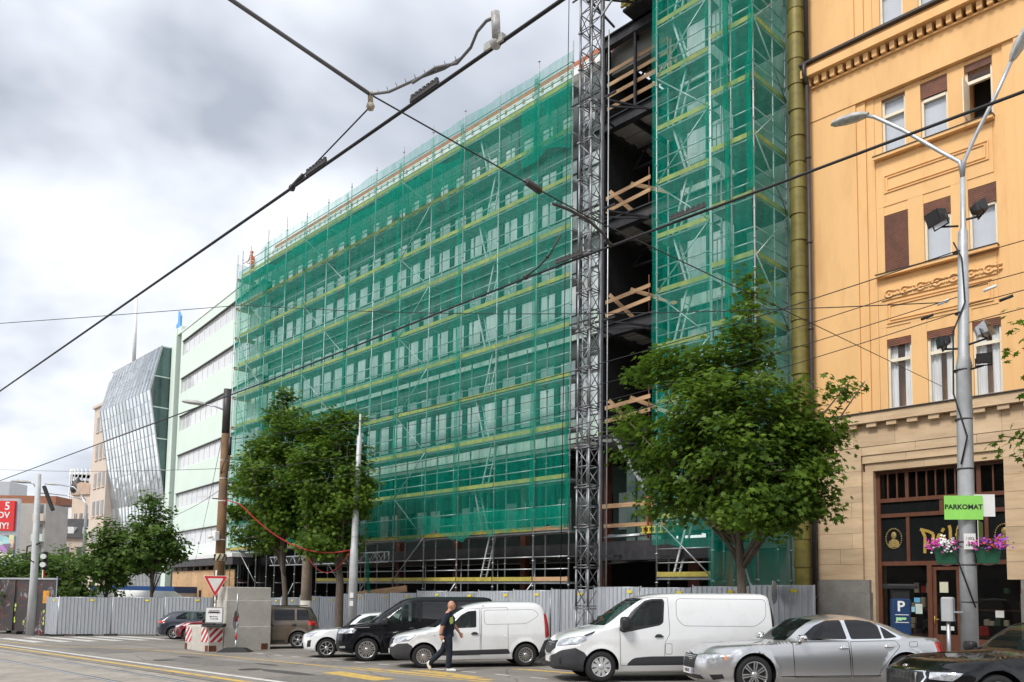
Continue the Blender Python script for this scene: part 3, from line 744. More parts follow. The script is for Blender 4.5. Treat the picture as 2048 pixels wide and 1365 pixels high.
M['flash'] = mat('dark flashing', (0.05, 0.045, 0.045), 0.5, 0.2, 0.2)
M['gold'] = mat('gilded lettering', (0.62, 0.42, 0.10), 0.35, 0.4, 0.15)
M['skyglass'] = glass_mat('upper window glass', (1.0, 1.0, 1.0), 0.95, (0.3, 0.33, 0.37), 0.01)
M['shopglass'] = glass_mat('shop glass', (0.85, 0.85, 0.82), 0.82, (0.012, 0.012, 0.013), 0.02)
oh = thing('ochre_house', 'ochre stucco townhouse with sandstone ground floor and gilded shop sign', 'building', (-9, OY, zg(-9) + KERB))
OHI = Vector(oh.location)
def op(name, mb, mats, parent=None):
    o = mb.build(name, mats, oh if parent is None else parent)
    if parent is None: o.location = -OHI
    return o
def obx(name, mtl, *b, parent=None):
    w = MB(); w.box(*b); return op(name, w, mtl, parent)
PER = 5.62
GB = zg(-9) + KERB
BAYS = (0, 1, 2)
obx('house_core', M['ochre'], -12.55, 4.6, 27.2, 34, 7.5, 31)
obx('shop_back_wall', M['void'], -12.4, 4.5, 30.2, 30.4, 0, 7.4)
obx('side_wall', M['ochre'], -12.6, -12.42, 26.02, 33.9, 7.9, 31)
def sash(x0, x1, z0, z1, kind, dx):
    f = MB(); y0, y1 = 26.225, 26.30
    f.box(x0, x0 + .07, y0, y1, z0, z1); f.box(x1 - .07, x1, y0, y1, z0, z1); f.box(x0 + .07, x1 - .07, y0, y1, z0, z0 + .07); f.box(x0 + .07, x1 - .07, y0, y1, z1 - .06, z1)
    zt = lerp(z0, z1, .70); f.box(x0 + .07, x1 - .07, y0 - .02, y1, zt - .05, zt + .05)
    wobj = op('window', f, M['cream'])
    g_ = MB(); g_.box(x0 + .07, x1 - .07, y0 + .03, y0 + .04, zt + .05, z1 - .06); op('pane', g_, M['skyglass'], wobj)
    if kind != 'open':
        g_ = MB(); g_.box(x0 + .07, x1 - .07, y0 + .03, y0 + .04, z0 + .07, zt - .05); op('pane', g_, M['skyglass'], wobj)
    else:
        g_ = MB(); g_.box(x0 + .08, x0 + .11, y0 - .5, y0, z0 + .08, zt - .06); g_.box(x0 + .08, x0 + .11, y0 - .56, y0 - .5, z0 + .08, zt - .06); op('open_sash', g_, M['cream'], wobj)
    cov = {'blind': 1.0, 'half': .28, 'low': .30, 'top': .10, 'clear': .04, 'open': .12}[kind]
    zb = z1 - (z1 - z0) * cov
    n = max(1, int((z1 - zb) / .055))
    b_ = MB()
    for k in range(n):
        z = z1 - (k + 1) * .055; b_.box(x0 + .01, x1 - .01, 26.165, 26.20, z + .006, z + .05)
    op('roller_blind', b_, M['blind'], wobj)
    if kind in ('top',):
        c_ = MB(); nn = 18
        pts = [(lerp(x0 + .05, x1 - .05, k / nn), 26.36 + .025 * math.sin(k * 1.9)) for k in range(nn + 1)]
        for (a, b), (c, d) in zip(pts, pts[1:]):
            if abs((a + c) / 2 - (x0 + x1) / 2) < .09: continue
            c_.add([(a, b, z0), (c, d, z0), (c, d, z1), (a, b, z1)], [(0, 1, 2, 3)], 0, True)
        op('curtain', c_, M['curtain'], wobj)
    elif kind in ('half', 'low', 'clear'):
        c_ = MB(); c_.box(x0, x1, 26.34, 26.36, z0, z1); op('sky_reflection_sheet', c_, mat('painted sky reflection', (.62, .66, .72), .6, 0, .05), wobj)  # added pale sheet, its colour stands in for sky reflected in the glass
    else:
        c_ = MB(); c_.box(x0, x1, 27.1, 27.12, z0, z1); op('room_shade', c_, M['void'], wobj)
ROWS = [(7.95, 10.2, ('top', 'top', 'top')), (12.35, 14.28, ('blind', 'half', 'low')), (16.3, 18.2, ('clear', 'half', 'open')), (20.45, 22.5, ('clear', 'clear', 'half')), (24.0, 26.0, ('clear', 'clear', 'clear'))]
COLS = [(-10.13, -9.39), (-8.93, -8.14), (-7.66, -6.9)]
for b in BAYS:
    dx = b * PER
    X = lambda v: v + dx
    pl, pr = (-12.62, -10.92) if b == 0 else (X(-6.30) - PER, X(-10.92))
    obx('pier', M['ochre'], pl, pr, OY, 27.2, 7.92, 19.45)
    obx('pier_upper', M['ochre'], pl, pr, OY, 27.2, 20.4, 31)
    for a, c, y in ((-10.915, -10.63, .06), (-10.625, -10.37, .12), (-6.87, -6.615, .12), (-6.61, -6.305, .06)):
        obx('pilaster_step', M['ochre'], X(a), X(c), OY + y, 27.1, 7.93, 19.44)
        obx('pilaster_step', M['ochre'], X(a), X(c), OY + y, 27.1, 20.41, 30)
    for a, c in ((-10.365, -10.13), (-9.39, -8.93), (-8.14, -7.66), (-6.9, -6.875)):
        obx('window_pier', M['ochre'], X(a), X(c), OY + .14, 27.0, 7.94, 18.35); obx('window_pier', M['ochre'], X(a), X(c), OY + .14, 27.0, 20.45, 29)
    for r, (z0, z1, kinds) in enumerate(ROWS):
        for ci, (a, c) in enumerate(COLS): sash(X(a), X(c), z0, z1, kinds[(ci + b) % 3] if b else kinds[ci], dx)
        if r: 
            obx('sill', M['ochre'], X(-10.36), X(-6.88), OY - .06, 26.3, z0 - .12, z0 - .02); obx('sill_flashing', M['flash'], X(-10.38), X(-6.86), OY - .09, 26.3, z0 - .018, z0 - .002)
    for a, c in ((10.22, 12.22), (14.3, 16.17), (18.22, 18.34), (22.52, 23.86)):
        for (x0, x1) in COLS: obx('spandrel', M['ochre'], X(x0) - .002, X(x1) + .002, OY + .16, 27.0, a, c)
    for zt, zb in ((11.40, 10.72), (15.62, 15.02)):
        for q in (0, .09):
            m_ = MB(); e = .03
            x0, x1, a, c = X(-10.1) + q, X(-7.06) - q, zb + q, zt - q
            m_.box(x0, x1, OY + .10, OY + .138, c - e, c); m_.box(x0, x1, OY + .10, OY + .138, a, a + e); m_.box(x0, x0 + e, OY + .10, OY + .138, a + e, c - e); m_.box(x1 - e, x1, OY + .10, OY + .138, a + e, c - e)
            op('panel_moulding', m_, M['ochre'])
    obx('spandrel_band', M['ochre'], X(-10.3), X(-6.95), OY + .136, OY + .2, 10.62, 12.15); obx('spandrel_band', M['ochre'], X(-10.3), X(-6.95), OY + .136, OY + .2, 14.6, 16.1)
    for k in range(7):                                  # stucco garland
        m_ = MB(); cx = X(-10.0 + k * .475); cz = 11.68
        pts = [(cx + .13 * math.cos(t), OY + .07, cz + .12 * math.sin(t)) for t in [math.pi * (.15 + 1.7 * i / 9) for i in range(10)]]
        m_.path(pts, .032, 6); m_.ball((cx, OY + .09, cz), .05, 8)
        for sx in (-1, 1):
            for sz in (-1, 1): m_.ball((cx + .235 + sx * .06, OY + .09, cz + sz * .07), (.065, .05, .05), 6)
        op('garland', m_, M['ochre'])
    obx('garland_ground', M['ochre'], X(-10.25), X(-6.95), OY + .09, OY + .139, 11.5, 11.86)
    # entablature
    obx('frieze', M['ochre'], X(-12.62) if b == 0 else X(-12.62) + .0, X(-7.0), OY - .03, 27.2, 18.36, 19.5)
    obx('dentil_band', M['ochre'], X(-12.62), X(-7.0), OY - .12, 27.2, 19.505, 19.56)
    obx('cornice', M['ochre'], X(-12.62), X(-7.0), OY - .42, 27.2, 19.84, 20.12); obx('cornice_top', M['ochre'], X(-12.62), X(-7.0), OY - .30, 27.2, 20.125, 20.28)
    obx('gutter', M['flash'], X(-12.64), X(-7.0), OY - .47, OY - .2, 20.285, 20.36)
    for k in range(20):
        obx('dentil', M['ochre'], X(-12.5) + k * .281, X(-12.5) + k * .281 + .15, OY - .24, OY - .0, 19.57, 19.835)
    # belt cornice over the stone floor
    obx('belt_cornice', M['stone'], X(-12.62), X(-7.0), OY - .22, 27.2, 7.56, 7.86); obx('belt_flashing', M['flash'], X(-12.62), X(-7.0), OY - .27, 26.3, 7.865, 7.90)
    for k in range(9): obx('modillion', M['stone'], X(-11.95) + k * .62, X(-11.95) + k * .62 + .3, OY - .17, OY, 7.42, 7.555)
    # slabs over the opening
    xs = [-12.55, -11.2, -9.9, -8.1, -6.93]
    for i in range(4): obx('stone_block', M['stone'], X(xs[i]) + .004, X(xs[i + 1]) - .004, OY, 27, 6.82 + .01, 7.54)
    xs = [-12.55, -10.95, -9.3, -7.6, -6.93]
    for i in range(4): obx('stone_block', M['stone'], X(xs[i]) + .004, X(xs[i + 1]) - .004, OY + .015, 27, 6.555, 6.815)
    for i, (a, c) in enumerate(((-10.95, -9.6), (-9.6, -7.9), (-7.9, -6.57))): obx('stone_block', M['stone'], X(a) + .003, X(c) - .003, OY + .05, 27, 6.30, 6.55)
    for i, (a, c) in enumerate(((-10.9, -9.1), (-9.1, -6.57))): obx('stone_block', M['stone'], X(a) + .003, X(c) - .003, OY + .12, 27, 6.04, 6.295)
    for k in range(8):                                   # coursed pier
        z = 2.58 + k * .497; sp_ = (-12.45, -11.7, -10.97) if k % 2 else (-12.45, -11.3, -10.97)
        if b: sp_ = (-12.55, -11.7, -10.97)
        for a, c in zip(sp_, sp_[1:]):
            if k % 3 == 0 and a == sp_[0] and not b: a, c = sp_[0], sp_[2]
            elif k % 3 == 0 and not b: continue
            obx('stone_block', M['stone'], X(a) + .004, X(c) - .004, OY + rnd.uniform(-.004, .004), 27, z + .004, z + .493)
    obx('jamb', M['stone'], X(-10.965), X(-10.64), OY + .10, 27, GB, 6.035); obx('jamb', M['stone'], X(-6.60), X(-6.565), OY + .10, 27, GB, 6.035)
    if b == 0: obx('granite_base', M['granite'], -12.62, -10.72, OY - .14, 27, GB - .1, 2.18); obx('granite_cap', M['granite'], -12.58, -10.76, OY - .06, 27, 2.185, 2.575)
    else: obx('granite_base', M['granite'], X(-12.2), X(-10.72), OY - .14, 27, GB - .1, 2.18); obx('granite_cap', M['granite'], X(-12.2), X(-10.76), OY - .06, 27, 2.185, 2.575)
    # shopfront
    SYF = OY + .35
    def wood(x0, x1, z0, z1, p=0.0, name='frame_bar'): obx(name, M['brown'], X(x0), X(x1), SYF - p, SYF + .12, z0, z1)
    wood(-10.64, -10.52, GB, 6.03, .03); wood(-6.7, -6.6, GB, 6.03, .03)
    for z0, z1 in ((5.03, 5.15), (4.55, 4.67), (3.03, 3.16), (5.94, 6.03)): wood(-10.52, -6.7, z0, z1, .02)
    for x in (-10.29, -10.01): wood(x - .02, x + .02, 5.15, 5.94)
    wood(-9.76, -9.66, 5.15, 5.94, .01)
    for x in (-9.42, -9.13, -8.87, -8.59, -8.32): wood(x - .02, x + .02, 5.15, 5.94)
    wood(-7.74, -7.62, 5.15, 5.94, .01)
    for x in (-7.3, -7.0): wood(x - .02, x + .02, 5.15, 5.94)
    wood(-8.78, -8.66, 4.67, 5.03); wood(-9.76, -9.66, 3.16, 4.55); wood(-7.56, -7.46, 3.16, 4.55)
    wood(-9.18, -9.04, GB, 3.03, .02); wood(-8.26, -8.12, GB, 3.03, .02)
    wood(-10.52, -9.18, GB, .85, .01, 'stall_riser'); wood(-8.12, -6.7, GB, .85, .01, 'stall_riser')
    for x0 in (-10.45, -9.85, -8.05, -7.4): wood(x0, x0 + .5, GB + .2, .75, .03, 'stall_panel')
    dr = obx('door', M['brown'], X(-9.035), X(-8.265), SYF + .02, SYF + .09, GB, .95)
    d_ = MB(); d_.box(X(-9.035), X(-8.93), SYF + .02, SYF + .09, .95, 2.98); d_.box(X(-8.37), X(-8.265), SYF + .02, SYF + .09, .95, 2.98); d_.box(X(-8.93), X(-8.37), SYF + .02, SYF + .09, 2.88, 2.98); op('door_frame', d_, M['brown'], dr)
    d_ = MB(); d_.tube((X(-8.98), SYF - .05, 1.25), (X(-8.98), SYF - .05, 1.5), .014); d_.tube((X(-8.98), SYF - .05, 1.4), (X(-8.86), SYF - .05, 1.4), .012); op('door_handle', d_, M['gold'], dr)
    d_ = MB(); d_.box(X(-8.93), X(-8.37), SYF + .05, SYF + .06, .95, 2.88); op('door_glass', d_, M['shopglass'], dr)
    for x0, x1, z0, z1 in ((-10.52, -9.18, .85, 3.03), (-8.12, -6.7, .85, 3.03), (-10.52, -9.76, 5.15, 5.94), (-9.66, -7.74, 5.15, 5.94), (-7.62, -6.7, 5.15, 5.94)):
        obx('shop_pane', M['shopglass'], X(x0), X(x1), SYF + .05, SYF + .06, z0, z1)
    pm = mat('dark sign panel', (0.012, 0.013, 0.014), 0.12, 0, 0.2)
    for x0, x1, z0, z1 in ((-10.52, -9.76, 3.16, 4.55), (-9.66, -7.56, 3.16, 4.55), (-7.46, -6.7, 3.16, 4.55), (-10.52, -8.78, 4.67, 5.03), (-8.66, -6.7, 4.67, 5.03)):
        obx('sign_panel', pm, X(x0), X(x1), SYF + .04, SYF + .07, z0, z1)
    # goods behind the glass
    for k in range(26):
        x = X(rnd.choice((rnd.uniform(-10.4, -9.3), rnd.uniform(-8.0, -6.8)))); z = rnd.choice((.95, 1.25, 1.75, 2.2)); h = rnd.uniform(.12, .32)
        c_ = rnd.choice(((.45, .03, .03), (.6, .55, .45), (.2, .1, .04), (.5, .35, .1), (.05, .12, .08), (.55, .52, .5)))
        g_ = MB(); g_.cbox(x - .07, x + .07, SYF + .5, SYF + .66, z, z + h, .02); op('window_goods', g_, mat('goods', c_, .5))
    for z in (.92, 1.72): obx('display_shelf', M['brown'], X(-10.5), X(-9.2), SYF + .4, SYF + .8, z - .04, z - .005); obx('display_shelf', M['brown'], X(-8.1), X(-6.72), SYF + .4, SYF + .8, z - .04, z - .005)
obx('attic_wall', M['ochre'], -12.6, 4.6, OY + .2, 27.2, 29.0, 31)
dp = MB(); dp.tube((-12.44, 25.72, GB), (-12.44, 25.72, 19.6), .075, n=10); dp.tube((-12.44, 25.72, 20.4), (-12.44, 25.72, 31), .075, n=10)
dp.path([(-12.44, 25.72, 19.6), (-12.44, 25.5, 19.9), (-12.44, 25.5, 20.2), (-12.44, 25.72, 20.4)], .075, 10)
for z in range(2, 30, 3): dp.lathe([(.075, z - .04), (.1, z - .03), (.1, z + .03), (.075, z + .04)], 10, c=(-12.44, 25.72, 0))
op('downpipe', dp, M['flash'])
# blackletter sign, cut as broad-nib strokes
lt = MB()
def nib(u0, v0, u1, v1, wd=.10):
    dx, dz = u1 - u0, v1 - v0; L = math.hypot(dx, dz) or 1
    nx, nz = -dz / L * wd / 2, dx / L * wd / 2
    lt.prism([(u0 - nx, v0 - nz), (u1 - nx, v1 - nz), (u1 + nx, v1 + nz), (u0 + nx, v0 + nz)], lambda u, v, d: (u, SYF_ + d, v), -.004 - .0008 * (len(lt.f) % 7), .02)
SYF_ = OY + .35 + .035
zB = 3.62
for pts in ([(-9.24, 3.4), (-9.22, 3.9), (-9.30, 4.1)], [(-9.36, 4.14), (-9.10, 4.06), (-8.98, 3.98), (-8.99, 3.72), (-9.08, 3.62), (-9.18, 3.68)],
            [(-8.80, 3.98), (-8.86, 3.86), (-8.86, 3.62), (-8.76, 3.52), (-8.68, 3.62), (-8.68, 3.88), (-8.80, 3.96)], [(-8.67, 3.6), (-8.61, 3.52)], [(-8.74, 4.03), (-8.68, 4.14)],
            [(-8.53, 4.22), (-8.50, 4.1), (-8.50, 3.62), (-8.43, 3.53)], [(-8.18, 4.18), (-8.26, 4.2), (-8.30, 4.05), (-8.30, 3.42)], [(-8.37, 3.93), (-8.2, 3.93)]):
    for (a, c), (e, f) in zip(pts, pts[1:]): nib(a, c, e, f, .085)
op('sign_lettering', lt, M['gold'])
for cx in (-10.15, -7.06):                               # oval portrait medallions
    md = MB()
    n = 28
    for k in range(n):
        t0 = 2 * math.pi * k / n; md.ball((cx + .24 * math.cos(t0), SYF_ - .005, 3.88 + .31 * math.sin(t0)), .026, 6)
    md.ball((cx, SYF_ - .004, 3.98), (.085, .02, .115), 12)
    md.prism([(-.17, -.26), (.17, -.26), (.15, -.08), (.05, .0), (-.05, .0), (-.15, -.08)], lambda u, v, d: (cx + u, SYF_ + d, 3.87 + v), -.012, .01)
    op('medallion', md, mat('antique gold', (0.34, 0.25, 0.09), 0.45, 0.3, 0.45, 14))
for x, z, w_, h_, c_ in ((-9.45, 1.55, .2, .3, (.55, .62, .58)), (-9.5, 1.9, .17, .14, (.1, .35, .6)), (-8.72, 2.2, .24, .32, (.62, .60, .45)), (-8.65, 1.08, .36, .12, (.7, .7, .7)), (-9.62, 1.6, .1, .16, (.3, .55, .65)), (-7.25, 1.5, .22, .2, (.6, .6, .58))):
    obx('notice', mat('paper', c_, .7), x - w_ / 2, x + w_ / 2, SYF_ - .012, SYF_ - .006, z, z + h_)

# ------------------------------------------------------------------ the mint house
M['mint'] = mat('mint render', (0.67, 0.78, 0.70), 0.8, 0, 0.04, 0.5, 0.05, 20)
M['ribbon'] = glass_mat('ribbon window glass', (0.4, 0.45, 0.45), 0.12, (0.66, 0.68, 0.70), 0.05)
mh = thing('mint_house', 'pale mint rendered office house with ribbon windows beside the long scaffold', 'building', (-52.0, 25.02, zg(-52)), math.radians(-5.5))
z0_ = zg(-52)
def mp_(name, mtl, x0, x1, y0, y1, z0, z1, parent=None):
    w = MB(); w.box(x0, x1, y0, y1, z0 - z0_, z1 - z0_); return w.build(name, mtl, mh if parent is None else parent)
tops = [22.9, 19.65, 16.4, 13.1, 9.85, 6.6]
edges = [23.75] + sorted([t for t in tops] + [t - 1.28 for t in tops], reverse=True) + [4.4]
mp_('house_core', M['void'], -17.0, 1.5, .5, 12, z0_, 23.6)
for a, b in zip(edges[0::2], edges[1::2]): mp_('wall_band', M['mint'], -16.98, 1.5, 0, .5, b, a)
for a, b in zip(edges[1::2], edges[2::2]): mp_('wall_end', M['mint'], -16.98, -16.5, .002, .5, b, a)
for t in tops:
    mp_('window_head', M['flash'], -16.5, 1.5, -.05, .1, t - .04, t + .03)
    for k in range(14):
        x = -16.48 + k * 1.27
        w = MB()
        for a, b, c, d in ((x, x + .06, t - 1.27, t - .04), (x + 1.2, x + 1.26, t - 1.27, t - .04), (x + .06, x + 1.2, t - 1.27, t - 1.21), (x + .06, x + 1.2, t - .10, t - .04)): w.box(a, b, .12, .2, c - z0_, d - z0_)
        wo = w.build('window', M['white'], mh)
        mp_('pane', M['ribbon'], x + .06, x + 1.2, .15, .17, t - 1.21, t - .10, wo)
mp_('pilaster', M['mint'], -19.2, -17.9, -.15, .8, z0_, 24.4); mp_('pilaster_return', M['mint'], -17.9, -17.0, -.06, .8, 23.8, 24.4); mp_('strip_window', M['mullion'], -17.9, -17.0, .3, .8, z0_, 23.8)  # narrow dark strip window between the pilaster and the ribbon windows
mp_('parapet', M['white'], -17.0, 1.5, -.06, .6, 23.76, 23.86); mp_('roof_sheet', M['flash'], -19.2, 1.5, .6, 12, 23.7, 23.8)
mp_('canopy', M['white'], -14, 1.5, -1.4, 0, 4.1, 4.36); mp_('canopy_soffit', M['flash'], -14, 1.5, -1.35, 0, 3.6, 4.09)
M['osb'] = mat('plywood hoarding', (0.60, 0.38, 0.20), 0.75, 0, 0.16, 1.2, stretch=(1, 1, 3), per=0.12)
for k in range(11): mp_('plywood_sheet', M['osb'], -12.8 + k * 1.25, -11.57 + k * 1.25, -1.0, -.94, z0_ + .3, 3.3)
for k in range(9): mp_('hoarding_post', M['wood'], -12.4 + k * 1.5, -12.26 + k * 1.5, -.95, -.8, 3.3, 3.6)
for x in (-8.8, -6.1): mp_('hoarding_opening', M['void'], x, x + .55, -1.02, -1.005, z0_ + 1.4, z0_ + 2.7)
bs = MB()                                                # blue logo board on the roof
bs.prism([(0, 0), (1.2, .2), (1.2, 1.9), (.5, 2.5), (.5, 1.5), (0, 1.3)], lambda u, v, d: (-19.9 + u, .3 + d, 23.9 - z0_ + v), 0, .15); bs.build('roof_sign', mat('blue sign', (0.10, 0.36, 0.72), 0.5), mh)
bs = MB(); bs.ball((-20.1, .2, 22.9 - z0_), .3, 8); bs.bar((-20.1, .2, 22.9 - z0_), (-19.2, .3, 23.2 - z0_), .06); bs.build('roof_lamp', M['black'], mh)

# ------------------------------------------------------------------ the faceted glass house
gh = thing('glass_house', 'faceted glass office front bulging towards the street beside the mint house', 'building', (-77.5, 26.6, zg(-77)))
GHI = Vector(gh.location)
M['mirror'] = mat('reflective facade glass', (0.62, 0.67, 0.70), 0.10, 0.85, 0.10, 0.6, per=0.22)
M['sidegl'] = mat('green side glazing', (0.07, 0.12, 0.115), 0.12, 0.1, 0.3, 0.6, per=0.3)
prof = [(23.0, 25.95), (19.0, 25.1), (9.6, 26.7), (1.0, 27.6)]
def gy_(z):
    for (za, ya), (zb, yb) in zip(prof, prof[1:]):
        if z <= za and z >= zb: return lerp(ya, yb, (za - z) / (za - zb))
    return 27.6
zr = [23.0, 22.0, 21.0, 20.0, 19.0] + [19.0 - .94 * k for k in range(1, 11)] + [9.6 - 1.43 * k for k in range(1, 7)]
NC = 15
cxs = lambda k, z: lerp(-71.3, -84.3 + (1.2 if z > 22.5 else 0) * (z - 19) / 4, k / NC)
for i in range(len(zr) - 1):
    for k in range(NC):
        a, b = zr[i], zr[i + 1]; e = .035
        j = rnd.uniform(-.012, .012)
        w = MB(); w.add([(cxs(k, a) - e, gy_(a) + j, a - e), (cxs(k + 1, a) + e, gy_(a) - j, a - e), (cxs(k + 1, b) + e, gy_(b), b + e), (cxs(k, b) - e, gy_(b), b + e)], [(0, 1, 2, 3)])
        o = w.build('glass_panel', M['mirror'], gh, -GHI)
for k in range(NC + 1):
    w = MB()
    for (za, ya), (zb, yb) in zip(prof, prof[1:]): w.bar((cxs(k, za), ya + .0, za), (cxs(k, zb), yb + .0, zb), .07, .14)
    w.build('mullion', M['galv'], gh, -GHI)
for z in zr:
    w = MB(); w.bar((-71.3, gy_(z) + .02, z), (-84.3, gy_(z) + .02, z), .05, .06); w.build('transom', M['galv'], gh, -GHI)
for i in range(8):                                       # glazed flank
    a, b = 23.0 - i * 2.7, 23.0 - (i + 1) * 2.7
    w = MB(); w.add([(-71.28, gy_(a) + .05, a - .1), (-71.28, 28.5, a - .1), (-71.28, 28.5, b), (-71.28, gy_(b) + .05, b)], [(0, 1, 2, 3)]); w.build('flank_pane', M['sidegl'], gh, -GHI)
    w = MB(); w.box(-71.4, -71.26, min(gy_(a), 27.5) + .05, 28.5, a - .1, a); w.build('flank_band', M['spandrel'], gh, -GHI)
w = MB(); w.box(-84.2, -71.4, 28.0, 36, zg(-77), 22.8); w.build('house_core', M['mullion'], gh, -GHI)
fp = MB(); fp.tube((-80.4, 26.7, 22.5), (-80.7, 26.7, 29.9), .19, .15, 10)
tag(fp.build('flagpole', M['white']), 'white flagpole standing on top of the faceted glass house', 'flagpole')

# ------------------------------------------------------------------ houses further down the street
def plain_house(name, label, org, rz, wd, dp_, z0, z1, wall, rows, cols, ww, wh, zfirst, zstep, wx0, wstep, wmat, trim=None):
    r = thing(name, label, 'building', (org[0], org[1], z0), rz)
    w = MB(); w.box(-wd, 0, 0, dp_, 0, z1 - z0); w.build('wall', wall, r)
    w = MB(); w.box(-wd - .15, .15, -.2, dp_, z1 - z0, z1 - z0 + .25); w.build('cornice', trim or wall, r)
    for i in range(rows):
        for k in range(cols):
            x = wx0 - k * wstep; z = zfirst - z0 - i * zstep
            w = MB(); w.box(x - ww, x, -.03, .02, z - wh, z); wo = w.build('window', wmat, r)
            w = MB(); w.box(x - ww - .05, x + .05, -.10, -.031, z - wh - .12, z - wh); w.box(x - ww * .5 - .03, x - ww * .5 + .03, -.05, -.031, z - wh, z); w.build('sill', trim or wall, wo)
    return r
M['beige'] = mat('beige render', (0.62, 0.52, 0.44), 0.85, 0, 0.06, 0.6)
M['grey_glass'] = mat('grey window glass', (0.16, 0.16, 0.165), 0.15, 0, 0.3, 1.0, per=0.3)
plain_house('beige_house', 'beige corner house with small square windows past the glass front', (-84.4, 26.0), 0, 4.6, 9, zg(-80) - .1, 20.1, M['beige'], 6, 3, .8, 1.45, 19.05, 2.85, -.35, 1.25, M['grey_glass'])
oh2 = plain_house('ornate_house', 'cream old house with a curved gable below the lattice tower', (-138.0, 40.5), math.radians(20), 4.5, 8, zg(-100), 16.5, mat('cream render', (0.58, 0.47, 0.38), 0.8, 0, 0.1, 0.5), 4, 3, .7, 1.7, 13.6, 3.2, -.5, 1.3, M['grey_glass'])
w = MB(); w.prism([(-4.2 + 2.1 + 2.1 * math.cos(t), 17.6 + 2.0 * math.sin(t)) for t in [math.pi * k / 12 for k in range(13)]], lambda u, v, d: (u, d, v), -.3, .6); w.build('curved_gable', mat('gable stone', (0.5, 0.36, 0.27), .8), oh2)
w = MB(); w.lathe([(.9, 18), (1.1, 18.6), (.9, 19.4), (.3, 20.2), (.01, 20.6)], 12, c=(-3.9, .4, 0)); w.build('turret_cap', M['flash'], oh2)
w = MB(); w.box(-1.9, -1.0, 1, 2.4, 17.5, 22.3); w.build('chimney', M['beige'], oh2)
tw = thing('lattice_tower', 'distant cylindrical high-rise wrapped in a white lattice', 'tower', (-432, 124, zg(-400)))
w = MB(); w.lathe([(6.0, 0), (6.0, 52), (4, 54)], 20); w.build('tower_core', mat('tower core', (0.30, 0.36, 0.44), 0.3, 0.2, 0.25, .3), tw)
for z in range(3, 60, 3):
    w = MB(); w.lathe([(6.5, z), (6.8, z + .2), (6.8, z + .9), (6.5, z + 1.0), (6.3, z + .5), (6.5, z)], 20); w.build('floor_ring', M['white'], tw)
for k in range(24):
    t = k * math.pi / 12
    w = MB(); w.path([(7 * math.cos(t + .06 * (z % 6 - 3) * .4), 7 * math.sin(t + .06 * (z % 6 - 3) * .4), z) for z in range(0, 61, 3)], .28, 4); w.build('lattice_rib', M['white'], tw)
dr_ = thing('slate_roof_house', 'low house with dark slate mansard roof and small white dormers', 'building', (-121.5, 31.5, zg(-100)), math.radians(48))
w = MB(); w.box(-6.5, 6.5, 0, 8, 0, 9.6); w.build('wall', M['beige'], dr_)
w = MB(); w.loft([[(-6.9, -.4, 9.6), (6.9, -.4, 9.6), (6.9, 8.4, 9.6), (-6.9, 8.4, 9.6)], [(-4.6, 2.8, 12.4), (4.9, 2.8, 12.4), (4.9, 5.6, 12.4), (-4.6, 5.6, 12.4)]], True, 0, capb=True); rf_ = w.build('roof', mat('dark slate', (0.05, 0.048, 0.05), 0.8, 0, 0.25, 1.0), dr_)
for x in (-3.9, -2.0, .2, 1.4, 3.4):
    w = MB(); w.box(x, x + .8, .3, 1.8, 10.0, 11.1); w.build('dormer', M['white'], rf_)
for i in range(2):
    for k in range(7): w = MB(); w.box(-5.6 + k * 1.7, -4.9 + k * 1.7, -.05, .02, 7.2 - i * 3, 8.4 - i * 3); w.build('window', M['grey_glass'], dr_)
wb = thing('white_hall', 'windowless white hall behind the slate roof house', 'building', (-154, 40, zg(-100)), math.radians(46))
w = MB(); w.box(-6, 4.5, 0, 9, 0, 16.6); w.build('wall', M['white'], wb); w = MB(); w.box(-6.1, 4.6, -.1, 9, 16.6, 16.9); w.build('coping', M['flash'], wb)
bk = thing('brick_block', 'brown brick block with a grey penthouse beyond the billboard', 'building', (-169, 39, zg(-100)), math.radians(46))
w = MB(); w.box(-9, 5, 0, 9, 0, 19.6); w.build('wall', mat('brown brick', (0.30, 0.13, 0.075), 0.9, 0, 0.2, 1.0), bk)
w = MB(); w.box(-9, -4, .5, 6, 19.6, 22.2); w.build('penthouse', M['galv'], bk)
gb = thing('grey_corner_house', 'narrow pale grey house with balconies beside the red billboard', 'building', (-111.5, 28.2, zg(-100)), math.radians(46))
w = MB(); w.box(-5.5, -.6, 0, 5, 0, 13.2); w.build('wall', mat('grey render', (0.42, 0.40, 0.37), .85, 0, .12, .6), gb)
for i in range(4): w = MB(); w.box(-1.9, -.55, -.6, 0, 3.5 + i * 2.5, 3.65 + i * 2.5); w.box(-1.9, -.55, -.6, -.55, 3.65 + i * 2.5, 4.4 + i * 2.5); w.build('balcony', M['beige'] if i % 2 else M['spandrel'], gb)
for i in range(4): w = MB(); w.box(-1.6, -.9, -.03, .02, 4.5 + i * 2.5, 5.6 + i * 2.5); w.build('window', M['grey_glass'], gb)
bb = thing('billboard', 'red billboard with white lettering over a printed crowd banner', 'billboard', (-108.8, 23.0, zg(-100)), math.radians(48))
w = MB(); w.box(-3.2, .8, 0, .25, 9.4, 12.9); w.build('red_panel', mat('red print', (0.66, 0.03, 0.03), 0.5, 0, .05), bb)
bp_, bn_, bl_, bbsdf = newmat('crowd print')
_tc = bn_.new('ShaderNodeTexCoord'); _vo = bn_.new('ShaderNodeTexVoronoi'); _vo.inputs['Scale'].default_value = 1.6
bl_.new(_tc.outputs['Object'], _vo.inputs['Vector']); _hs = bn_.new('ShaderNodeHueSaturation'); _hs.inputs['Saturation'].default_value = .55; _hs.inputs['Value'].default_value = .8
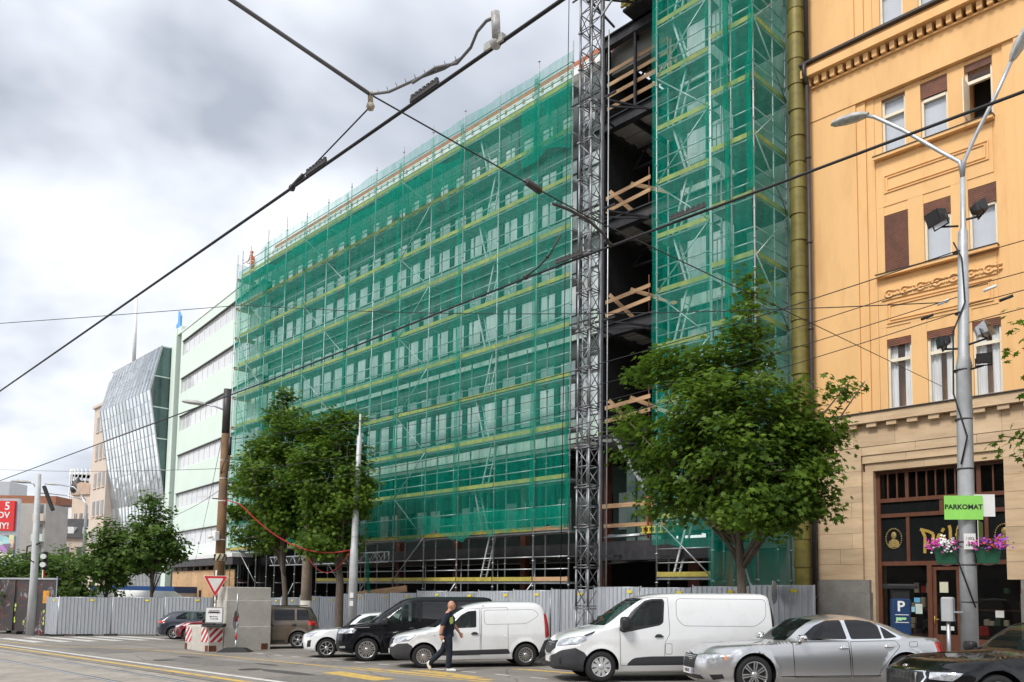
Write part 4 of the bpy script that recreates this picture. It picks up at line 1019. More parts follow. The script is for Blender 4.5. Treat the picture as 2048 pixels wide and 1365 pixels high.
bl_.new(_vo.outputs['Color'], _hs.inputs['Color']); bl_.new(_hs.outputs[0], bbsdf.inputs['Base Color'])
w = MB(); w.box(-3.2, .9, .05, .3, 3.0, 8.9); w.build('printed_banner', bp_, bb)
w = MB(); w.box(-3.3, 1.1, .28, .8, 0, 13.2); w.build('backing_frame', M['galv'], bb)
for k, (t, s_) in enumerate((('5', 1.3), ('OV', 1.0), ('IY!', 1.0))):
    me = text_mesh(t, s_, bold=.02, align='RIGHT'); me.materials.append(M['white'])
    inst('lettering', me, bb, (.3, -.02, 12.25 - k * 1.05 - (.2 if k == 2 else 0)), (math.radians(90), 0, 0))

# ------------------------------------------------------------------ vehicles
M['tyre'] = mat('tyre rubber', (0.018, 0.018, 0.019), 0.85, 0, 0.2, 6)
M['cargl'] = glass_mat('car glass', (0.62, 0.74, 0.69), 0.72, (0.02, 0.025, 0.025), 0.01)
M['darkgl'] = glass_mat('privacy glass', (0.2, 0.21, 0.21), 0.35, (0.010, 0.010, 0.012), 0.01)
M['seam'] = mat('panel gap', (0.01, 0.01, 0.01), 0.9)
M['trim'] = mat('grey bumper plastic', (0.035, 0.037, 0.042), 0.65, 0, 0.12, 5)
M['chrome'] = mat('chrome', (0.78, 0.79, 0.80), 0.12, 1.0, 0.03)
M['lens'] = mat('headlamp lens', (0.55, 0.57, 0.60), 0.08, 0.6, 0.45, 16, coat=1.0)
M['tail'] = mat('tail lamp', (0.50, 0.015, 0.012), 0.15, 0, 0.25, 9, coat=1.0)
M['amber'] = mat('amber lamp', (0.55, 0.26, 0.16), 0.2)
M['alloy'] = mat('alloy rim', (0.55, 0.55, 0.56), 0.28, 0.85, 0.08)
M['cabin'] = mat('cabin trim', (0.022, 0.022, 0.024), 0.8)
M['seatm'] = mat('seat fabric', (0.045, 0.045, 0.05), 0.9)
def paintm(name, col, metal=0.0, rough=0.35, coat=1.0, spec=.5): return mat(name, col, rough, metal, 0.03, 1.2, coat=coat, spec=spec)

_slopes = {}
def interp(tab, z):                                     # monotone cubic through the table
    if z <= tab[0][0]: return tab[0][1]
    if z >= tab[-1][0]: return tab[-1][1]
    key = id(tab)
    if key not in _slopes or _slopes[key][0] is not tab:
        n = len(tab); d = [(tab[i + 1][1] - tab[i][1]) / (tab[i + 1][0] - tab[i][0]) for i in range(n - 1)]; m = [d[0]] + [0] * (n - 2) + [d[-1]]
        for i in range(1, n - 1):
            if d[i - 1] * d[i] > 0: m[i] = 2 * d[i - 1] * d[i] / (d[i - 1] + d[i])
        _slopes[key] = (tab, m)
    m = _slopes[key][1]
    for i in range(len(tab) - 1):
        (a, u), (b, v) = tab[i], tab[i + 1]
        if z <= b:
            h = b - a; t = (z - a) / h
            return u * (1 + 2 * t) * (1 - t) ** 2 + m[i] * h * t * (1 - t) ** 2 + v * t * t * (3 - 2 * t) + m[i + 1] * h * t * t * (t - 1)
    return tab[-1][1]
def inside(p, poly):
    x, y = p; c = False; n = len(poly); j = n - 1
    for i in range(n):
        xi, yi = poly[i]; xj, yj = poly[j]
        if (yi > y) != (yj > y) and x < (xj - xi) * (y - yi) / (yj - yi) + xi: c = not c
        j = i
    return c
def shrink(poly, d):
    n = len(poly); ar = sum(poly[i][0] * poly[(i + 1) % n][1] - poly[(i + 1) % n][0] * poly[i][1] for i in range(n))
    s = 1 if ar > 0 else -1; out = []
    for i in range(n):
        p, q, r = Vector(poly[i - 1]), Vector(poly[i]), Vector(poly[(i + 1) % n])
        a, b = (q - p), (r - q)
        if a.length < 1e-6 or b.length < 1e-6: continue
        a.normalize(); b.normalize()
        na, nb = Vector((-a.y, a.x)) * s, Vector((-b.y, b.x)) * s
        k = na + nb; k = k / max(.35, k.dot(na)) if k.length > 1e-6 else na
        out.append(tuple(q + k * d))
    return out
def rounded(poly, r=.05, k=4):
    n = len(poly); out = []
    for i in range(n):
        p, q, s = Vector(poly[i - 1]), Vector(poly[i]), Vector(poly[(i + 1) % n])
        rr = min(r, (p - q).length * .45, (s - q).length * .45)
        a = q + (p - q).normalized() * rr; b = q + (s - q).normalized() * rr
        for j in range(k + 1):
            t = j / k; out.append(tuple(a * (1 - t) ** 2 + q * 2 * t * (1 - t) + b * t * t))
    return out
def ebox(m_, c, r, p=.45, n=14, mi=0):                 # soft-edged superellipsoid block
    rings = []
    sg = lambda v, e: math.copysign(abs(v) ** e, v)
    for i in range(n // 2 + 1):
        t = -math.pi / 2 + math.pi * i / (n // 2); ct, st_ = max(abs(math.cos(t)), 1e-4) ** p, sg(math.sin(t), p)
        rings.append([(c[0] + r[0] * ct * sg(math.cos(2 * math.pi * k / n), p), c[1] + r[1] * ct * sg(math.sin(2 * math.pi * k / n), p), c[2] + r[2] * st_) for k in range(n)])
    m_.loft(rings, True, mi, True)

def wheel_mesh(R, W, rim, spokes, style, tone):
    t = MB(); rr = R * rim
    t.lathe([(rr, -W / 2 + .01), (rr + .02, -W / 2), (R - .05, -W / 2 - .006), (R - .012, -W / 2 + .025), (R, -W / 2 + .06), (R, W / 2 - .06), (R - .012, W / 2 - .025), (R - .05, W / 2), (rr, W / 2 - .01), (rr, -W / 2 + .01)], 28, axis='y', caps=False)
    tyre = t.mesh('tyre', M['tyre'])
    f = MB()
    f.lathe([(rr + .004, -W / 2 - .004), (rr - .006, -W / 2 - .008), (rr - .018, -W / 2 + .01), (rr - .03, -W / 2 + .06), (rr - .03, W / 2)], 28, axis='y', caps=False)
    f.lathe([(.0005, -W / 2 + .055), (rr - .02, -W / 2 + .06)], 24, 1, axis='y', smooth=False, caps=False)
    y0, y1 = -W / 2 + .0, -W / 2 + .05
    for k in range(spokes):
        a = 2 * math.pi * (k + .5) / spokes
        prs = ((-.012, .012),) if style == 'thin' else (((-.032, -.010), (.010, .032)) if style == 'twin' else ((-.03, .03),))
        for lo, hi in prs:
            wid = 1.0 if style != 'cover' else 1.25
            p = [(.055, lo * .8), (rr - .012, lo * wid * 1.3), (rr - .012, hi * wid * 1.3), (.055, hi * .8)]
            f.prism([(u * math.cos(a) - v * math.sin(a), u * math.sin(a) + v * math.cos(a)) for u, v in p], lambda u, v, d: (u, d, v), y0, y1)
    f.lathe([(.001, y0 - .012), (.035, y0 - .012), (.062, y0 - .002), (.068, y1)], 16, axis='y', caps=False)
    rimm = f.mesh('rim', [tone, M['black']])
    return tyre, rimm

def vehicle(name, label, loc, heading, sp, group='vehicles parked nose out along the kerb'):
    """local axes: x rearwards from the nose, y to the vehicle's right, z up; loc is the ground under the left front wheel"""
    L = sp['L']; wf, wr = sp['wheels']; R = sp['R']; HW = interp(sp['W'], .6)
    e1 = Vector((math.cos(heading), math.sin(heading), 0))
    up = Vector((-SLOPE, 0, 1)).normalized(); e1 = (e1 - up * e1.dot(up)).normalized(); e2 = up.cross(e1)
    org = Vector((loc[0], loc[1], zg(loc[0]))) - e1 * wf + e2 * (HW - .1)
    root = thing(name, label, 'car' if sp.get('car', 1) else 'van', (0, 0, 0), 0, group)
    root.matrix_world = Matrix(((e1.x, e2.x, up.x, org.x), (e1.y, e2.y, up.y, org.y), (e1.z, e2.z, up.z, org.z), (0, 0, 0, 1)))
    xf = lambda z: interp(sp['front'], z); xr = lambda z: interp(sp['rear'], z); Wz = lambda z: interp(sp['W'], z)
    def radii(z):
        w_ = Wz(z); ln = xr(z) - xf(z)
        fx, fy = min(interp(sp['rf'], z), ln * .45), min(interp(sp['rfy'], z), w_ * .98)
        rx, ry = min(interp(sp['rr'], z), ln * .45), min(interp(sp.get('rry', sp['rr']), z), w_ * .98)
        return fx, fy, rx, ry
    arc = lambda a, b: math.pi / 2 * math.sqrt((a * a + b * b) / 2)
    def qlim(z):
        fx, fy, rx, ry = radii(z); w_ = Wz(z)
        return xf(z) + fx - arc(fx, fy) - (w_ - fy), xr(z) - rx + arc(rx, ry) + (w_ - ry)
    flare = sp.get('flare', .02)
    def pos(q, z):
        fx, fy, rx, ry = radii(z); w_ = Wz(z); a, b = xf(z) + fx, xr(z) - rx
        if q < a:
            s = a - q; A = arc(fx, fy)
            if s < A: t = s / A * math.pi / 2; x, y = a - fx * math.sin(t), w_ - fy + fy * math.cos(t)
            else: x, y = xf(z), max(0.0, w_ - fy - (s - A))
        elif q > b:
            s = q - b; A = arc(rx, ry)
            if s < A: t = s / A * math.pi / 2; x, y = b + rx * math.sin(t), w_ - ry + ry * math.cos(t)
            else: x, y = xr(z), max(0.0, w_ - ry - (s - A))
        else: x, y = q, w_
        if z < 1.0 and y > w_ * .8:                       # arches stand a little proud
            for wx in (wf, wr):
                d = math.hypot(x - wx, z - R) - (R + .06)
                if -.02 < d < .09: y += flare * (1 - max(0, d) / .09)
        return (x, y, z)
    def topt(pt):                                        # feature point -> domain
        k, u, z = pt
        if k == 's': return (u, z)
        lo, hi = qlim(z)
        return (lo + u, z) if k == 'f' else (hi - u, z)
    def dens(poly, st=.06):
        out = []
        for i in range(len(poly)):
            a, b = poly[i], poly[(i + 1) % len(poly)]
            if a[0] == b[0]:
                n = max(1, int(math.hypot(a[1] - b[1], a[2] - b[2]) / st))
                out += [topt((a[0], lerp(a[1], b[1], j / n), lerp(a[2], b[2], j / n))) for j in range(n)]
            else: out.append(topt(a))
        return out
    zb, zt = sp['z0'], sp['z1']
    zs = sorted(set([round(zb + (zt - zb) * i / 26, 4) for i in range(27)] + [round(z, 4) for t in (sp['front'], sp['rear'], sp['W']) for z, _ in t if zb <= z <= zt] + [round(zt - d, 4) for d in (.003, .008, .016, .028, .045, .07)] + sp.get('zx', [])))
    pts, edges = [], []
    def addloop(poly, closed=True):
        o = len(pts); pts.extend(Vector(p) for p in poly)
        for i in range(len(poly) - (0 if closed else 1)): edges.append((o + i, o + (i + 1) % len(poly)))
    outline = [(qlim(z)[0], z) for z in zs] + [(qlim(z)[1], z) for z in reversed(zs)]
    addloop(outline)
    arches = []
    for wx in (wf, wr):
        ra = R + .055
        arches.append([(wx + ra * math.cos(t), R * 1.0 + ra * math.sin(t)) for t in [-.9 + (math.pi + 1.8) * i / 24 for i in range(25)]])
    for a in arches: addloop(a)
    regs = []
    for rg in sp['regions']:
        poly = [p if len(p) == 3 else ('s', *p) for p in rg['poly']]
        if all(p[0] == 's' for p in poly) and rg.get('round', .04): d = [(x, z) for x, z in rounded([(p[1], p[2]) for p in poly], rg.get('round', .04))]
        else: d = dens(poly)
        if rg.get('gap'):
            regs.append(dict(name='panel_gap', mat=M['seam'], poly=d)); addloop(d); d = shrink(d, .009)
        regs.append(dict(rg, poly=d)); addloop(d)
    for z in zs[1:-1]:
        lo, hi = qlim(z); n = int((hi - lo) / .085)
        for i in range(1, n): pts.append(Vector((lerp(lo, hi, (i + .35 * math.sin(i * 12.9 + z * 78)) / n), z)))
    vs, _, tris, _, _, _ = delaunay_2d_cdt(pts, edges, [], 0, 1e-5)
    P3 = [Vector(pos(v.x, v.y)) for v in vs]
    cls = []
    for t in tris:
        c = ((vs[t[0]].x + vs[t[1]].x + vs[t[2]].x) / 3, (vs[t[0]].y + vs[t[1]].y + vs[t[2]].y) / 3)
        if not inside(c, outline) or any(inside(c, a) for a in arches): cls.append(-2); continue
        k = -1
        for i, rg in enumerate(regs):
            if inside(c, rg['poly']): k = i
        cls.append(k)
    N = [Vector((0, 0, 0)) for _ in P3]
    keep = []
    for t, c in zip(tris, cls):
        if c == -2: continue
        a, b, d = (P3[i] for i in t); nn = (b - a).cross(d - a)
        if nn.length < 1e-9: continue
        cen = (a + b + d) / 3
        outw = Vector((0, cen.y, 0)) + Vector((-(.6 if cen.x < L * .35 else 0) + (.6 if cen.x > L * .75 else 0), 0, .35 if cen.z > .7 else 0))
        tt = t
        if nn.dot(outw) < 0: nn = -nn; tt = (t[0], t[2], t[1])
        for i in tt: N[i] += nn
        keep.append((tt, c))
    for i, p in enumerate(P3):
        if N[i].length < 1e-12: continue
        q, z = vs[i].x, vs[i].y; lo, hi = qlim(z); e = .02
        ez = .012 if zb + .02 < z < zt - .02 else .0015
        qa, qb = max(lo + 1e-4, q - e), min(hi - 1e-4, q + e); za, zc = max(zb, z - ez), min(zt - 1e-4, z + ez)
        fr_ = (q - lo) / max(1e-6, hi - lo)
        def at_(zz):
            l2, h2 = qlim(zz); return Vector(pos(l2 + fr_ * (h2 - l2), zz))
        tq = Vector(pos(qb, z)) - Vector(pos(qa, z)); tz = at_(zc) - at_(za); nn = tq.cross(tz)
        if nn.length > 1e-9:
            nn.normalize()
            if nn.dot(N[i]) < 0: nn = -nn
            if nn.dot(N[i].normalized()) > .3: N[i] = nn
        if p.y < 1e-4: N[i].y = 0
    def emit(pname, idx, mtl, parent, sides):
        use = [t for t, c in keep if c in idx]
        if not use: return []
        outs = []
        for side in sides:
            V_, F_, NN, mp2 = [], [], [], {}
            for sgn in ((1, -1) if side == 0 else (side,)):
                for t in use:
                    f = []
                    for i in t:
                        key = (i, sgn if P3[i].y > 1e-4 else 0)
                        if key not in mp2:
                            mp2[key] = len(V_); p, n_ = P3[i], N[i].normalized() if N[i].length > 1e-12 else Vector((0, 0, 1))
                            V_.append((p.x, p.y * sgn, p.z)); NN.append((n_.x, n_.y * sgn, n_.z))
                        f.append(mp2[key])
                    F_.append(tuple(f) if sgn > 0 else tuple(reversed(f)))
            me = bpy.data.meshes.new(pname); me.from_pydata(V_, [], F_); me.materials.append(mtl)
            me.polygons.foreach_set('use_smooth', [True] * len(F_)); me.update()
            me.normals_split_custom_set_from_vertices(NN)
            outs.append(inst(pname, me, parent))
        return outs
    doors = {}
    emit('body', [-1], sp['paint'], root, (0,))
    gi = [i for i, r in enumerate(regs) if r['name'] == 'panel_gap']
    emit('panel_gap', gi, M['seam'], root, (0,))
    for i, rg in enumerate(regs):
        if rg['name'] == 'panel_gap': continue
        par = root
        res = emit(rg['name'], [i], rg.get('mat', sp['paint']), par, (0,) if rg.get('centre') else (-1, 1))
        if rg['name'] in ('door', 'sliding_door'): doors[rg.get('id', 'd')] = res
        if rg.get('of') in doors:
            for o_, d_ in zip(res, doors[rg['of']]): o_.parent = d_
    # underside, wheel housings and cabin
    u = MB(); u.box(.35, L - .3, -HW + .3, HW - .3, zb + .02, min(.75, sp['belt'] - .25)); u.box(wf + R + .1, wr - R - .1, -HW + .09, HW - .09, zb + .01, sp['belt'] - .3)
    u.build('underbody', M['cabin'], root)
    for k, (sx, n_) in enumerate(sp.get('seats', ((wf + 1.15, 2), (wf + 2.0, 2)))):
        for sy in ((-.36, .36) if n_ == 2 else (-.5, 0, .5)):
            s_ = MB(); tp_ = min(sp['belt'] + .52, zt - .17); ebox(s_, (sx, sy, sp['belt'] - .22), (.24, .22, .10)); ebox(s_, (sx + .28, sy, (tp_ - .16 + sp['belt'] - .24) / 2), (.09, .21, (tp_ - .16 - sp['belt'] + .24) / 2)); ebox(s_, (sx + .32, sy, tp_ - .08), (.05, .13, .075)); s_.build('seat', M['seatm'], root)
    dsh = sp.get('dash', wf + .55) + .30
    s_ = MB(); ebox(s_, (dsh, 0, sp['belt'] - .18), (.2, HW - .2, .12)); s_.build('dashboard', M['cabin'], root)
    s_ = MB()
    s_.path([(dsh + .33 + .05 * math.sin(t), -.36 + .18 * math.cos(t), sp['belt'] + .04 + .17 * math.sin(t)) for t in [2 * math.pi * k / 16 for k in range(17)]], .014, 6); s_.bar((dsh + .33, -.36, sp['belt'] + .04), (dsh + .1, -.36, sp['belt'] - .05), .05); s_.build('steering_wheel', M['cabin'], root)
    if sp.get('bulkhead'): s_ = MB(); s_.box(sp['bulkhead'], sp['bulkhead'] + .03, -HW + .16, HW - .16, zb + .3, zt - .12); s_.build('bulkhead', M['cabin'], root)
    ty, ri = wheel_mesh(R, sp.get('tw', .22), sp.get('rim', .62), *sp['rimstyle'])
    for wx in (wf, wr):
        for sy in (-1, 1):
            hub = bpy.data.objects.new('wheel', None); COL.objects.link(hub); hub.parent = root
            hub.location = (wx, sy * (HW - .115), R); hub.rotation_euler = (0, rnd.uniform(0, 1), 0 if sy < 0 else math.pi)
            inst('tyre', ty, hub); inst('rim', ri, hub)
    for sy in (-1, 1):
        x, z = sp['mirror']; s_ = MB()
        ebox(s_, (x, sy * (Wz(z) + .13), z), sp.get('mirsize', (.08, .12, .085)), .55); s_.bar((x + .02, sy * (Wz(z) - .06), z - .06), (x, sy * (Wz(z) + .08), z - .03), .07, .05)
        s_.build('mirror', sp.get('mirmat', M['black']), root)
        for (x, z) in sp.get('handles', ()):
            s_ = MB(); y = sy * (Wz(z) + .018); ebox(s_, (x, y, z), (.105, .022, .02), .6, 10); ebox(s_, (x, sy * (Wz(z) + .002), z + .012), (.075, .012, .038), .8, 10); s_.build('handle', sp.get('hmat', M['black']), root)
    for nm, mtl, c, r in sp.get('extra', ()):
        s_ = MB(); ebox(s_, c, r, .35); s_.build(nm, mtl, root)
    for nm, mtl, fn in sp.get('builders', ()):
        s_ = MB(); fn(s_); s_.build(nm, mtl, root)
    if 'plate' in sp:
        x, z, t = sp['plate']
        s_ = MB(); s_.box(x - .012, x, -.26, .26, z - .058, z + .058); pl_ = s_.build('number_plate', M['white'], root)
        s_ = MB(); s_.box(x - .016, x - .013, -.258, -.215, z - .055, z + .055); s_.build('plate_band', mat('plate blue', (.02, .06, .4), .5), pl_)
        if t:
            me = text_mesh(t, .105, extrude=.001); me.materials.append(M['black']); inst('plate_lettering', me, pl_, (x - .015, .02, z), (math.radians(90), 0, math.radians(-90)))
    return root
def grille(x, z0, z1, hw, n, mtl_w=.015, vert=False):
    def fn(s):
        for k in range(n):
            if vert: y = lerp(-hw, hw, (k + .5) / n); s.box(x(0) - .012, x(0) + .02, y - mtl_w / 2, y + mtl_w / 2, z0, z1)
            else:
                z = lerp(z0, z1, (k + .5) / n)
                for a, b in ((-hw, -hw * .5), (-hw * .5, 0), (0, hw * .5), (hw * .5, hw)):
                    s.bar((x(abs(a)) - .008, a, z), (x(abs(b)) - .008, b, z), mtl_w, mtl_w)
    return fn
HEAD = math.radians(57)
WHITE = mat('white van paint', (0.74, 0.755, 0.765), .35, 0, .03, 1.2, coat=1.0, dirt=(.52, .51, .48), dirt_amt=.28, dscale=2.2)
# --- big white panel van
van = dict(car=0, L=5.1, wheels=(1.0, 4.15), R=.345, z0=.24, z1=1.97, belt=1.25, paint=WHITE, rf=[(.2, .45), (.8, .5), (1.2, .5), (1.9, .35), (1.97, .3)], rfy=[(.2, .55), (.8, .6), (1.3, .55), (1.97, .4)], rr=[(.2, .12), (1.97, .12)],
    W=[(.24, .90), (.45, .965), (.9, .975), (1.15, .955), (1.5, .915), (1.80, .86), (1.90, .80), (1.94, .72), (1.96, .55), (1.97, .1)],
    front=[(.24, .12), (.35, .02), (.6, .0), (.8, .05), (.95, .16), (1.05, .32), (1.13, .58), (1.18, .82), (1.22, 1.0), (1.55, 1.52), (1.80, 1.92), (1.90, 2.15), (1.95, 2.5), (1.97, 2.9)],
    rear=[(.24, 5.02), (.5, 5.1), (1.2, 5.09), (1.8, 5.02), (1.90, 4.97), (1.95, 4.8), (1.97, 4.4)], rimstyle=(9, 'cover', mat('wheel cover', (.55, .56, .57), .35, .5)), rim=.62, mirror=(1.52, 1.28), mirsize=(.10, .14, .16), handles=[(2.32, 1.0)], bulkhead=2.75, seats=((1.85, 3),), dash=1.3,
    regions=[dict(name='windscreen', mat=M['cargl'], centre=1, poly=[('f', 0, 1.24), ('f', .72, 1.24), ('f', .66, 1.84), ('f', 0, 1.86)]),
        dict(name='bumper', mat=M['trim'], centre=1, poly=[('f', 0, .24), ('f', 0, .50), ('f', .60, .62), ('f', .78, .70), ('s', .42, .76), ('s', .62, .66), ('s', .70, .55), ('s', 1.0, .5), ('s', .68, .24)]),
        dict(name='grille', mat=M['black'], centre=1, poly=[('f', 0, .60), ('f', 0, .88), ('f', .50, .92), ('f', .56, .74), ('f', .3, .62)]),
        dict(name='headlamp', mat=M['lens'], poly=[('f', .56, .78), ('f', .60, .93), ('s', .58, 1.02), ('s', .86, 1.12), ('s', .78, 1.00), ('s', .66, .90), ('s', .5, .84)]),
        dict(name='lamp_shade', mat=M['black'], poly=[('s', .60, 1.03), ('s', .88, 1.13), ('s', .84, 1.07), ('s', .66, 1.0)]),
        dict(name='door', id='d', gap=1, poly=[(1.43, .36), (1.43, 1.16), (1.72, 1.56), (1.98, 1.84), (2.18, 1.87), (2.58, 1.87), (2.58, 1.05), (2.46, .86), (2.44, .36)]),
        dict(name='window_surround', mat=M['black'], of='d', poly=[(1.42, 1.13), (1.44, 1.24), (1.78, 1.60), (2.02, 1.79), (2.20, 1.83), (2.46, 1.83), (2.49, 1.76), (2.44, 1.30), (2.36, 1.24), (1.52, 1.08)]),
        dict(name='window', mat=M['cargl'], of='d', poly=[(1.55, 1.20), (1.82, 1.57), (2.03, 1.75), (2.20, 1.79), (2.42, 1.79), (2.45, 1.74), (2.40, 1.31), (2.33, 1.27)]),
        dict(name='side_panel', gap=1, round=.12, poly=[(2.76, 1.84), (2.74, 1.40), (2.90, 1.22), (4.60, 1.20), (4.86, 1.38), (4.9, 1.82)]),
        dict(name='fuel_flap', gap=1, poly=[(2.46, .6), (2.62, .6), (2.62, .84), (2.46, .84)]),
        dict(name='sill_trim', mat=M['trim'], round=.1, poly=[(1.55, .36), (1.72, .53), (2.1, .56), (3.55, .56), (3.55, .36)]),
        dict(name='rear_lamp', mat=M['black'], poly=[('s', 4.98, 1.86), ('s', 5.00, .8), ('r', .55, .8), ('r', .60, 1.86)]),
        dict(name='repeater', mat=M['lens'], poly=[(1.18, .99), (1.24, .99), (1.24, 1.02), (1.18, 1.02)])],
    builders=[('grille_slats', M['chrome'], grille(lambda y: .06 + y * y * .25, .66, .88, .48, 4))], extra=[('fog_lamp', M['black'], (.16, -.70, .50), (.06, .09, .09)), ('fog_lamp', M['black'], (.16, .70, .50), (.06, .09, .09))], plate=(-.005, .48, ''))
vehicle('panel_van', 'large white panel van with black bumper and steel wheel covers', (-11.72, 14.0), math.radians(54), van)
# --- small white van
kan = dict(car=0, L=4.4, wheels=(.88, 3.69), R=.325, z0=.22, z1=1.81, belt=1.12, paint=WHITE, rf=[(.2, .45), (.8, .55), (1.1, .5), (1.81, .4)], rfy=[(.2, .6), (.8, .7), (1.2, .6), (1.81, .4)], rr=[(.2, .18), (1.81, .14)],
    W=[(.22, .84), (.45, .90), (.85, .91), (1.1, .885), (1.4, .84), (1.62, .77), (1.72, .70), (1.78, .58), (1.80, .4), (1.81, .1)],
    front=[(.22, .14), (.35, .03), (.6, .0), (.75, .04), (.88, .20), (.96, .48), (1.02, .80), (1.06, 1.02), (1.30, 1.42), (1.55, 1.80), (1.66, 2.02), (1.74, 2.3), (1.79, 2.6), (1.81, 2.95)],
    rear=[(.22, 4.3), (.5, 4.4), (1.0, 4.39), (1.5, 4.30), (1.66, 4.22), (1.75, 4.1), (1.79, 3.9), (1.81, 3.4)], rimstyle=(16, 'thin', M['alloy']), rim=.62, mirror=(1.52, 1.10), mirsize=(.09, .12, .10), handles=[(2.26, .92)], bulkhead=2.5, seats=((1.7, 2),), dash=1.25,
    regions=[dict(name='windscreen', mat=M['cargl'], centre=1, poly=[('f', 0, 1.09), ('f', .66, 1.09), ('f', .60, 1.62), ('f', 0, 1.65)]),
        dict(name='bumper', mat=M['trim'], centre=1, poly=[('f', 0, .22), ('f', 0, .52), ('f', .55, .58), ('f', .72, .66), ('s', .42, .68), ('s', .56, .60), ('s', .60, .45), ('s', .60, .22)]),
        dict(name='grille', mat=M['black'], centre=1, poly=[('f', 0, .60), ('f', 0, .78), ('f', .46, .80), ('f', .50, .66), ('f', .3, .6)]),
        dict(name='headlamp', mat=M['lens'], poly=[('f', .50, .68), ('f', .52, .81), ('s', .50, .88), ('s', .66, .92), ('s', .60, .82), ('s', .46, .73)]),
        dict(name='door', id='d', gap=1, poly=[(1.40, .33), (1.36, .96), (1.52, 1.13), (1.84, 1.46), (2.10, 1.60), (2.42, 1.62), (2.42, .33)]),
        dict(name='window', mat=M['cargl'], of='d', poly=[(1.52, 1.06), (1.62, 1.16), (1.88, 1.43), (2.08, 1.53), (2.32, 1.55), (2.31, 1.09)]),
        dict(name='sliding_door', gap=1, poly=[(2.45, .42), (2.45, 1.62), (3.2, 1.64), (3.2, .42)]),
        dict(name='side_panel', gap=1, round=.1, poly=[(2.54, 1.16), (2.52, 1.56), (3.95, 1.58), (4.1, 1.42), (3.72, 1.18)]),
        dict(name='sill_trim', mat=M['trim'], poly=[(1.30, .33), (1.30, .46), (3.2, .50), (3.26, .36)]),
        dict(name='rear_bumper', mat=M['trim'], centre=1, poly=[('s', 3.9, .22), ('s', 4.08, .42), ('s', 4.22, .72), ('r', .70, .74), ('r', 0, .66), ('r', 0, .22)]),
        dict(name='rear_lamp', mat=M['tail'], poly=[('s', 4.24, .80), ('s', 4.22, 1.46), ('r', .60, 1.44), ('r', .62, .80)]),
        dict(name='repeater', mat=M['lens'], poly=[(1.14, .86), (1.19, .86), (1.19, .885), (1.14, .885)])],
    builders=[('grille_slats', M['chrome'], grille(lambda y: .05 + y * y * .3, .62, .78, .44, 3))], plate=(-.005, .44, ''))
vehicle('delivery_van', 'small white delivery van with dark grey bumper beside the walking person', (-17.72, 13.75), HEAD, kan)
# --- black minibus
bus = dict(van, paint=paintm('black van paint', (0.004, 0.0045, 0.007), .0, .3, .6, .1), L=4.95, wheels=(.93, 3.93), R=.36, z1=1.97, rimstyle=(10, 'twin', M['alloy']), rim=.70, belt=1.2, bulkhead=None, mirror=(1.48, 1.20), mirmat=M['black'], mirsize=(.1, .13, .12), handles=[(2.3, .98)], seats=((1.85, 2), (2.9, 3)),
    front=[(.24, .14), (.35, .03), (.6, .0), (.85, .03), (1.0, .14), (1.10, .5), (1.16, .86), (1.20, 1.02), (1.5, 1.46), (1.75, 1.86), (1.88, 2.1), (1.95, 2.45), (1.97, 2.9)], rear=[(.24, 4.88), (.5, 4.95), (1.2, 4.94), (1.8, 4.84), (1.9, 4.78), (1.95, 4.6), (1.97, 4.2)],
    regions=[dict(name='windscreen', mat=M['cargl'], centre=1, poly=[('f', 0, 1.22), ('f', .74, 1.22), ('f', .68, 1.82), ('f', 0, 1.84)]),
        dict(name='grille', mat=M['black'], centre=1, poly=[('f', 0, .60), ('f', 0, 1.00), ('f', .52, .99), ('f', .56, .80), ('f', .62, .6)]),
        dict(name='lower_intake', mat=M['black'], centre=1, poly=[('f', 0, .30), ('f', 0, .50), ('f', .62, .50), ('f', .66, .34)]),
        dict(name='headlamp', mat=M['lens'], poly=[('f', .54, .84), ('f', .54, .99), ('s', .46, 1.00), ('s', .62, .96), ('s', .52, .86)]),
        dict(name='fog_lamp', mat=M['lens'], poly=[('f', .74, .40), ('f', .74, .46), ('f', .98, .47), ('f', .98, .41)]),
        dict(name='door', id='d', gap=1, poly=[(1.38, .36), (1.38, 1.12), (1.70, 1.54), (1.94, 1.82), (2.14, 1.86), (2.50, 1.86), (2.50, .36)]),
        dict(name='window', mat=M['cargl'], of='d', poly=[(1.52, 1.16), (1.80, 1.53), (2.0, 1.74), (2.16, 1.79), (2.40, 1.79), (2.40, 1.18)]),
        dict(name='sliding_door', id='s', gap=1, poly=[(2.54, .40), (2.54, 1.86), (3.62, 1.86), (3.62, .40)]),
        dict(name='window', mat=M['darkgl'], of='s', poly=[(2.62, 1.19), (2.62, 1.80), (3.56, 1.80), (3.56, 1.19)]),
        dict(name='rear_window', mat=M['darkgl'], poly=[(3.70, 1.19), (3.70, 1.80), (4.7, 1.77), (4.74, 1.22)])],
    builders=[('grille_slats', M['chrome'], grille(lambda y: .05 + y * y * .22, .63, 1.0, .52, 6, .02)), ('side_moulding', M['chrome'], lambda s: s.bar((.56, -.955, 1.02), (1.0, -.978, 1.03), .012, .02))], extra=[], plate=(-.01, .56, ''))
vehicle('minibus', 'glossy black minibus with chrome grille and dark rear windows', (-21.12, 14.2), HEAD, bus)
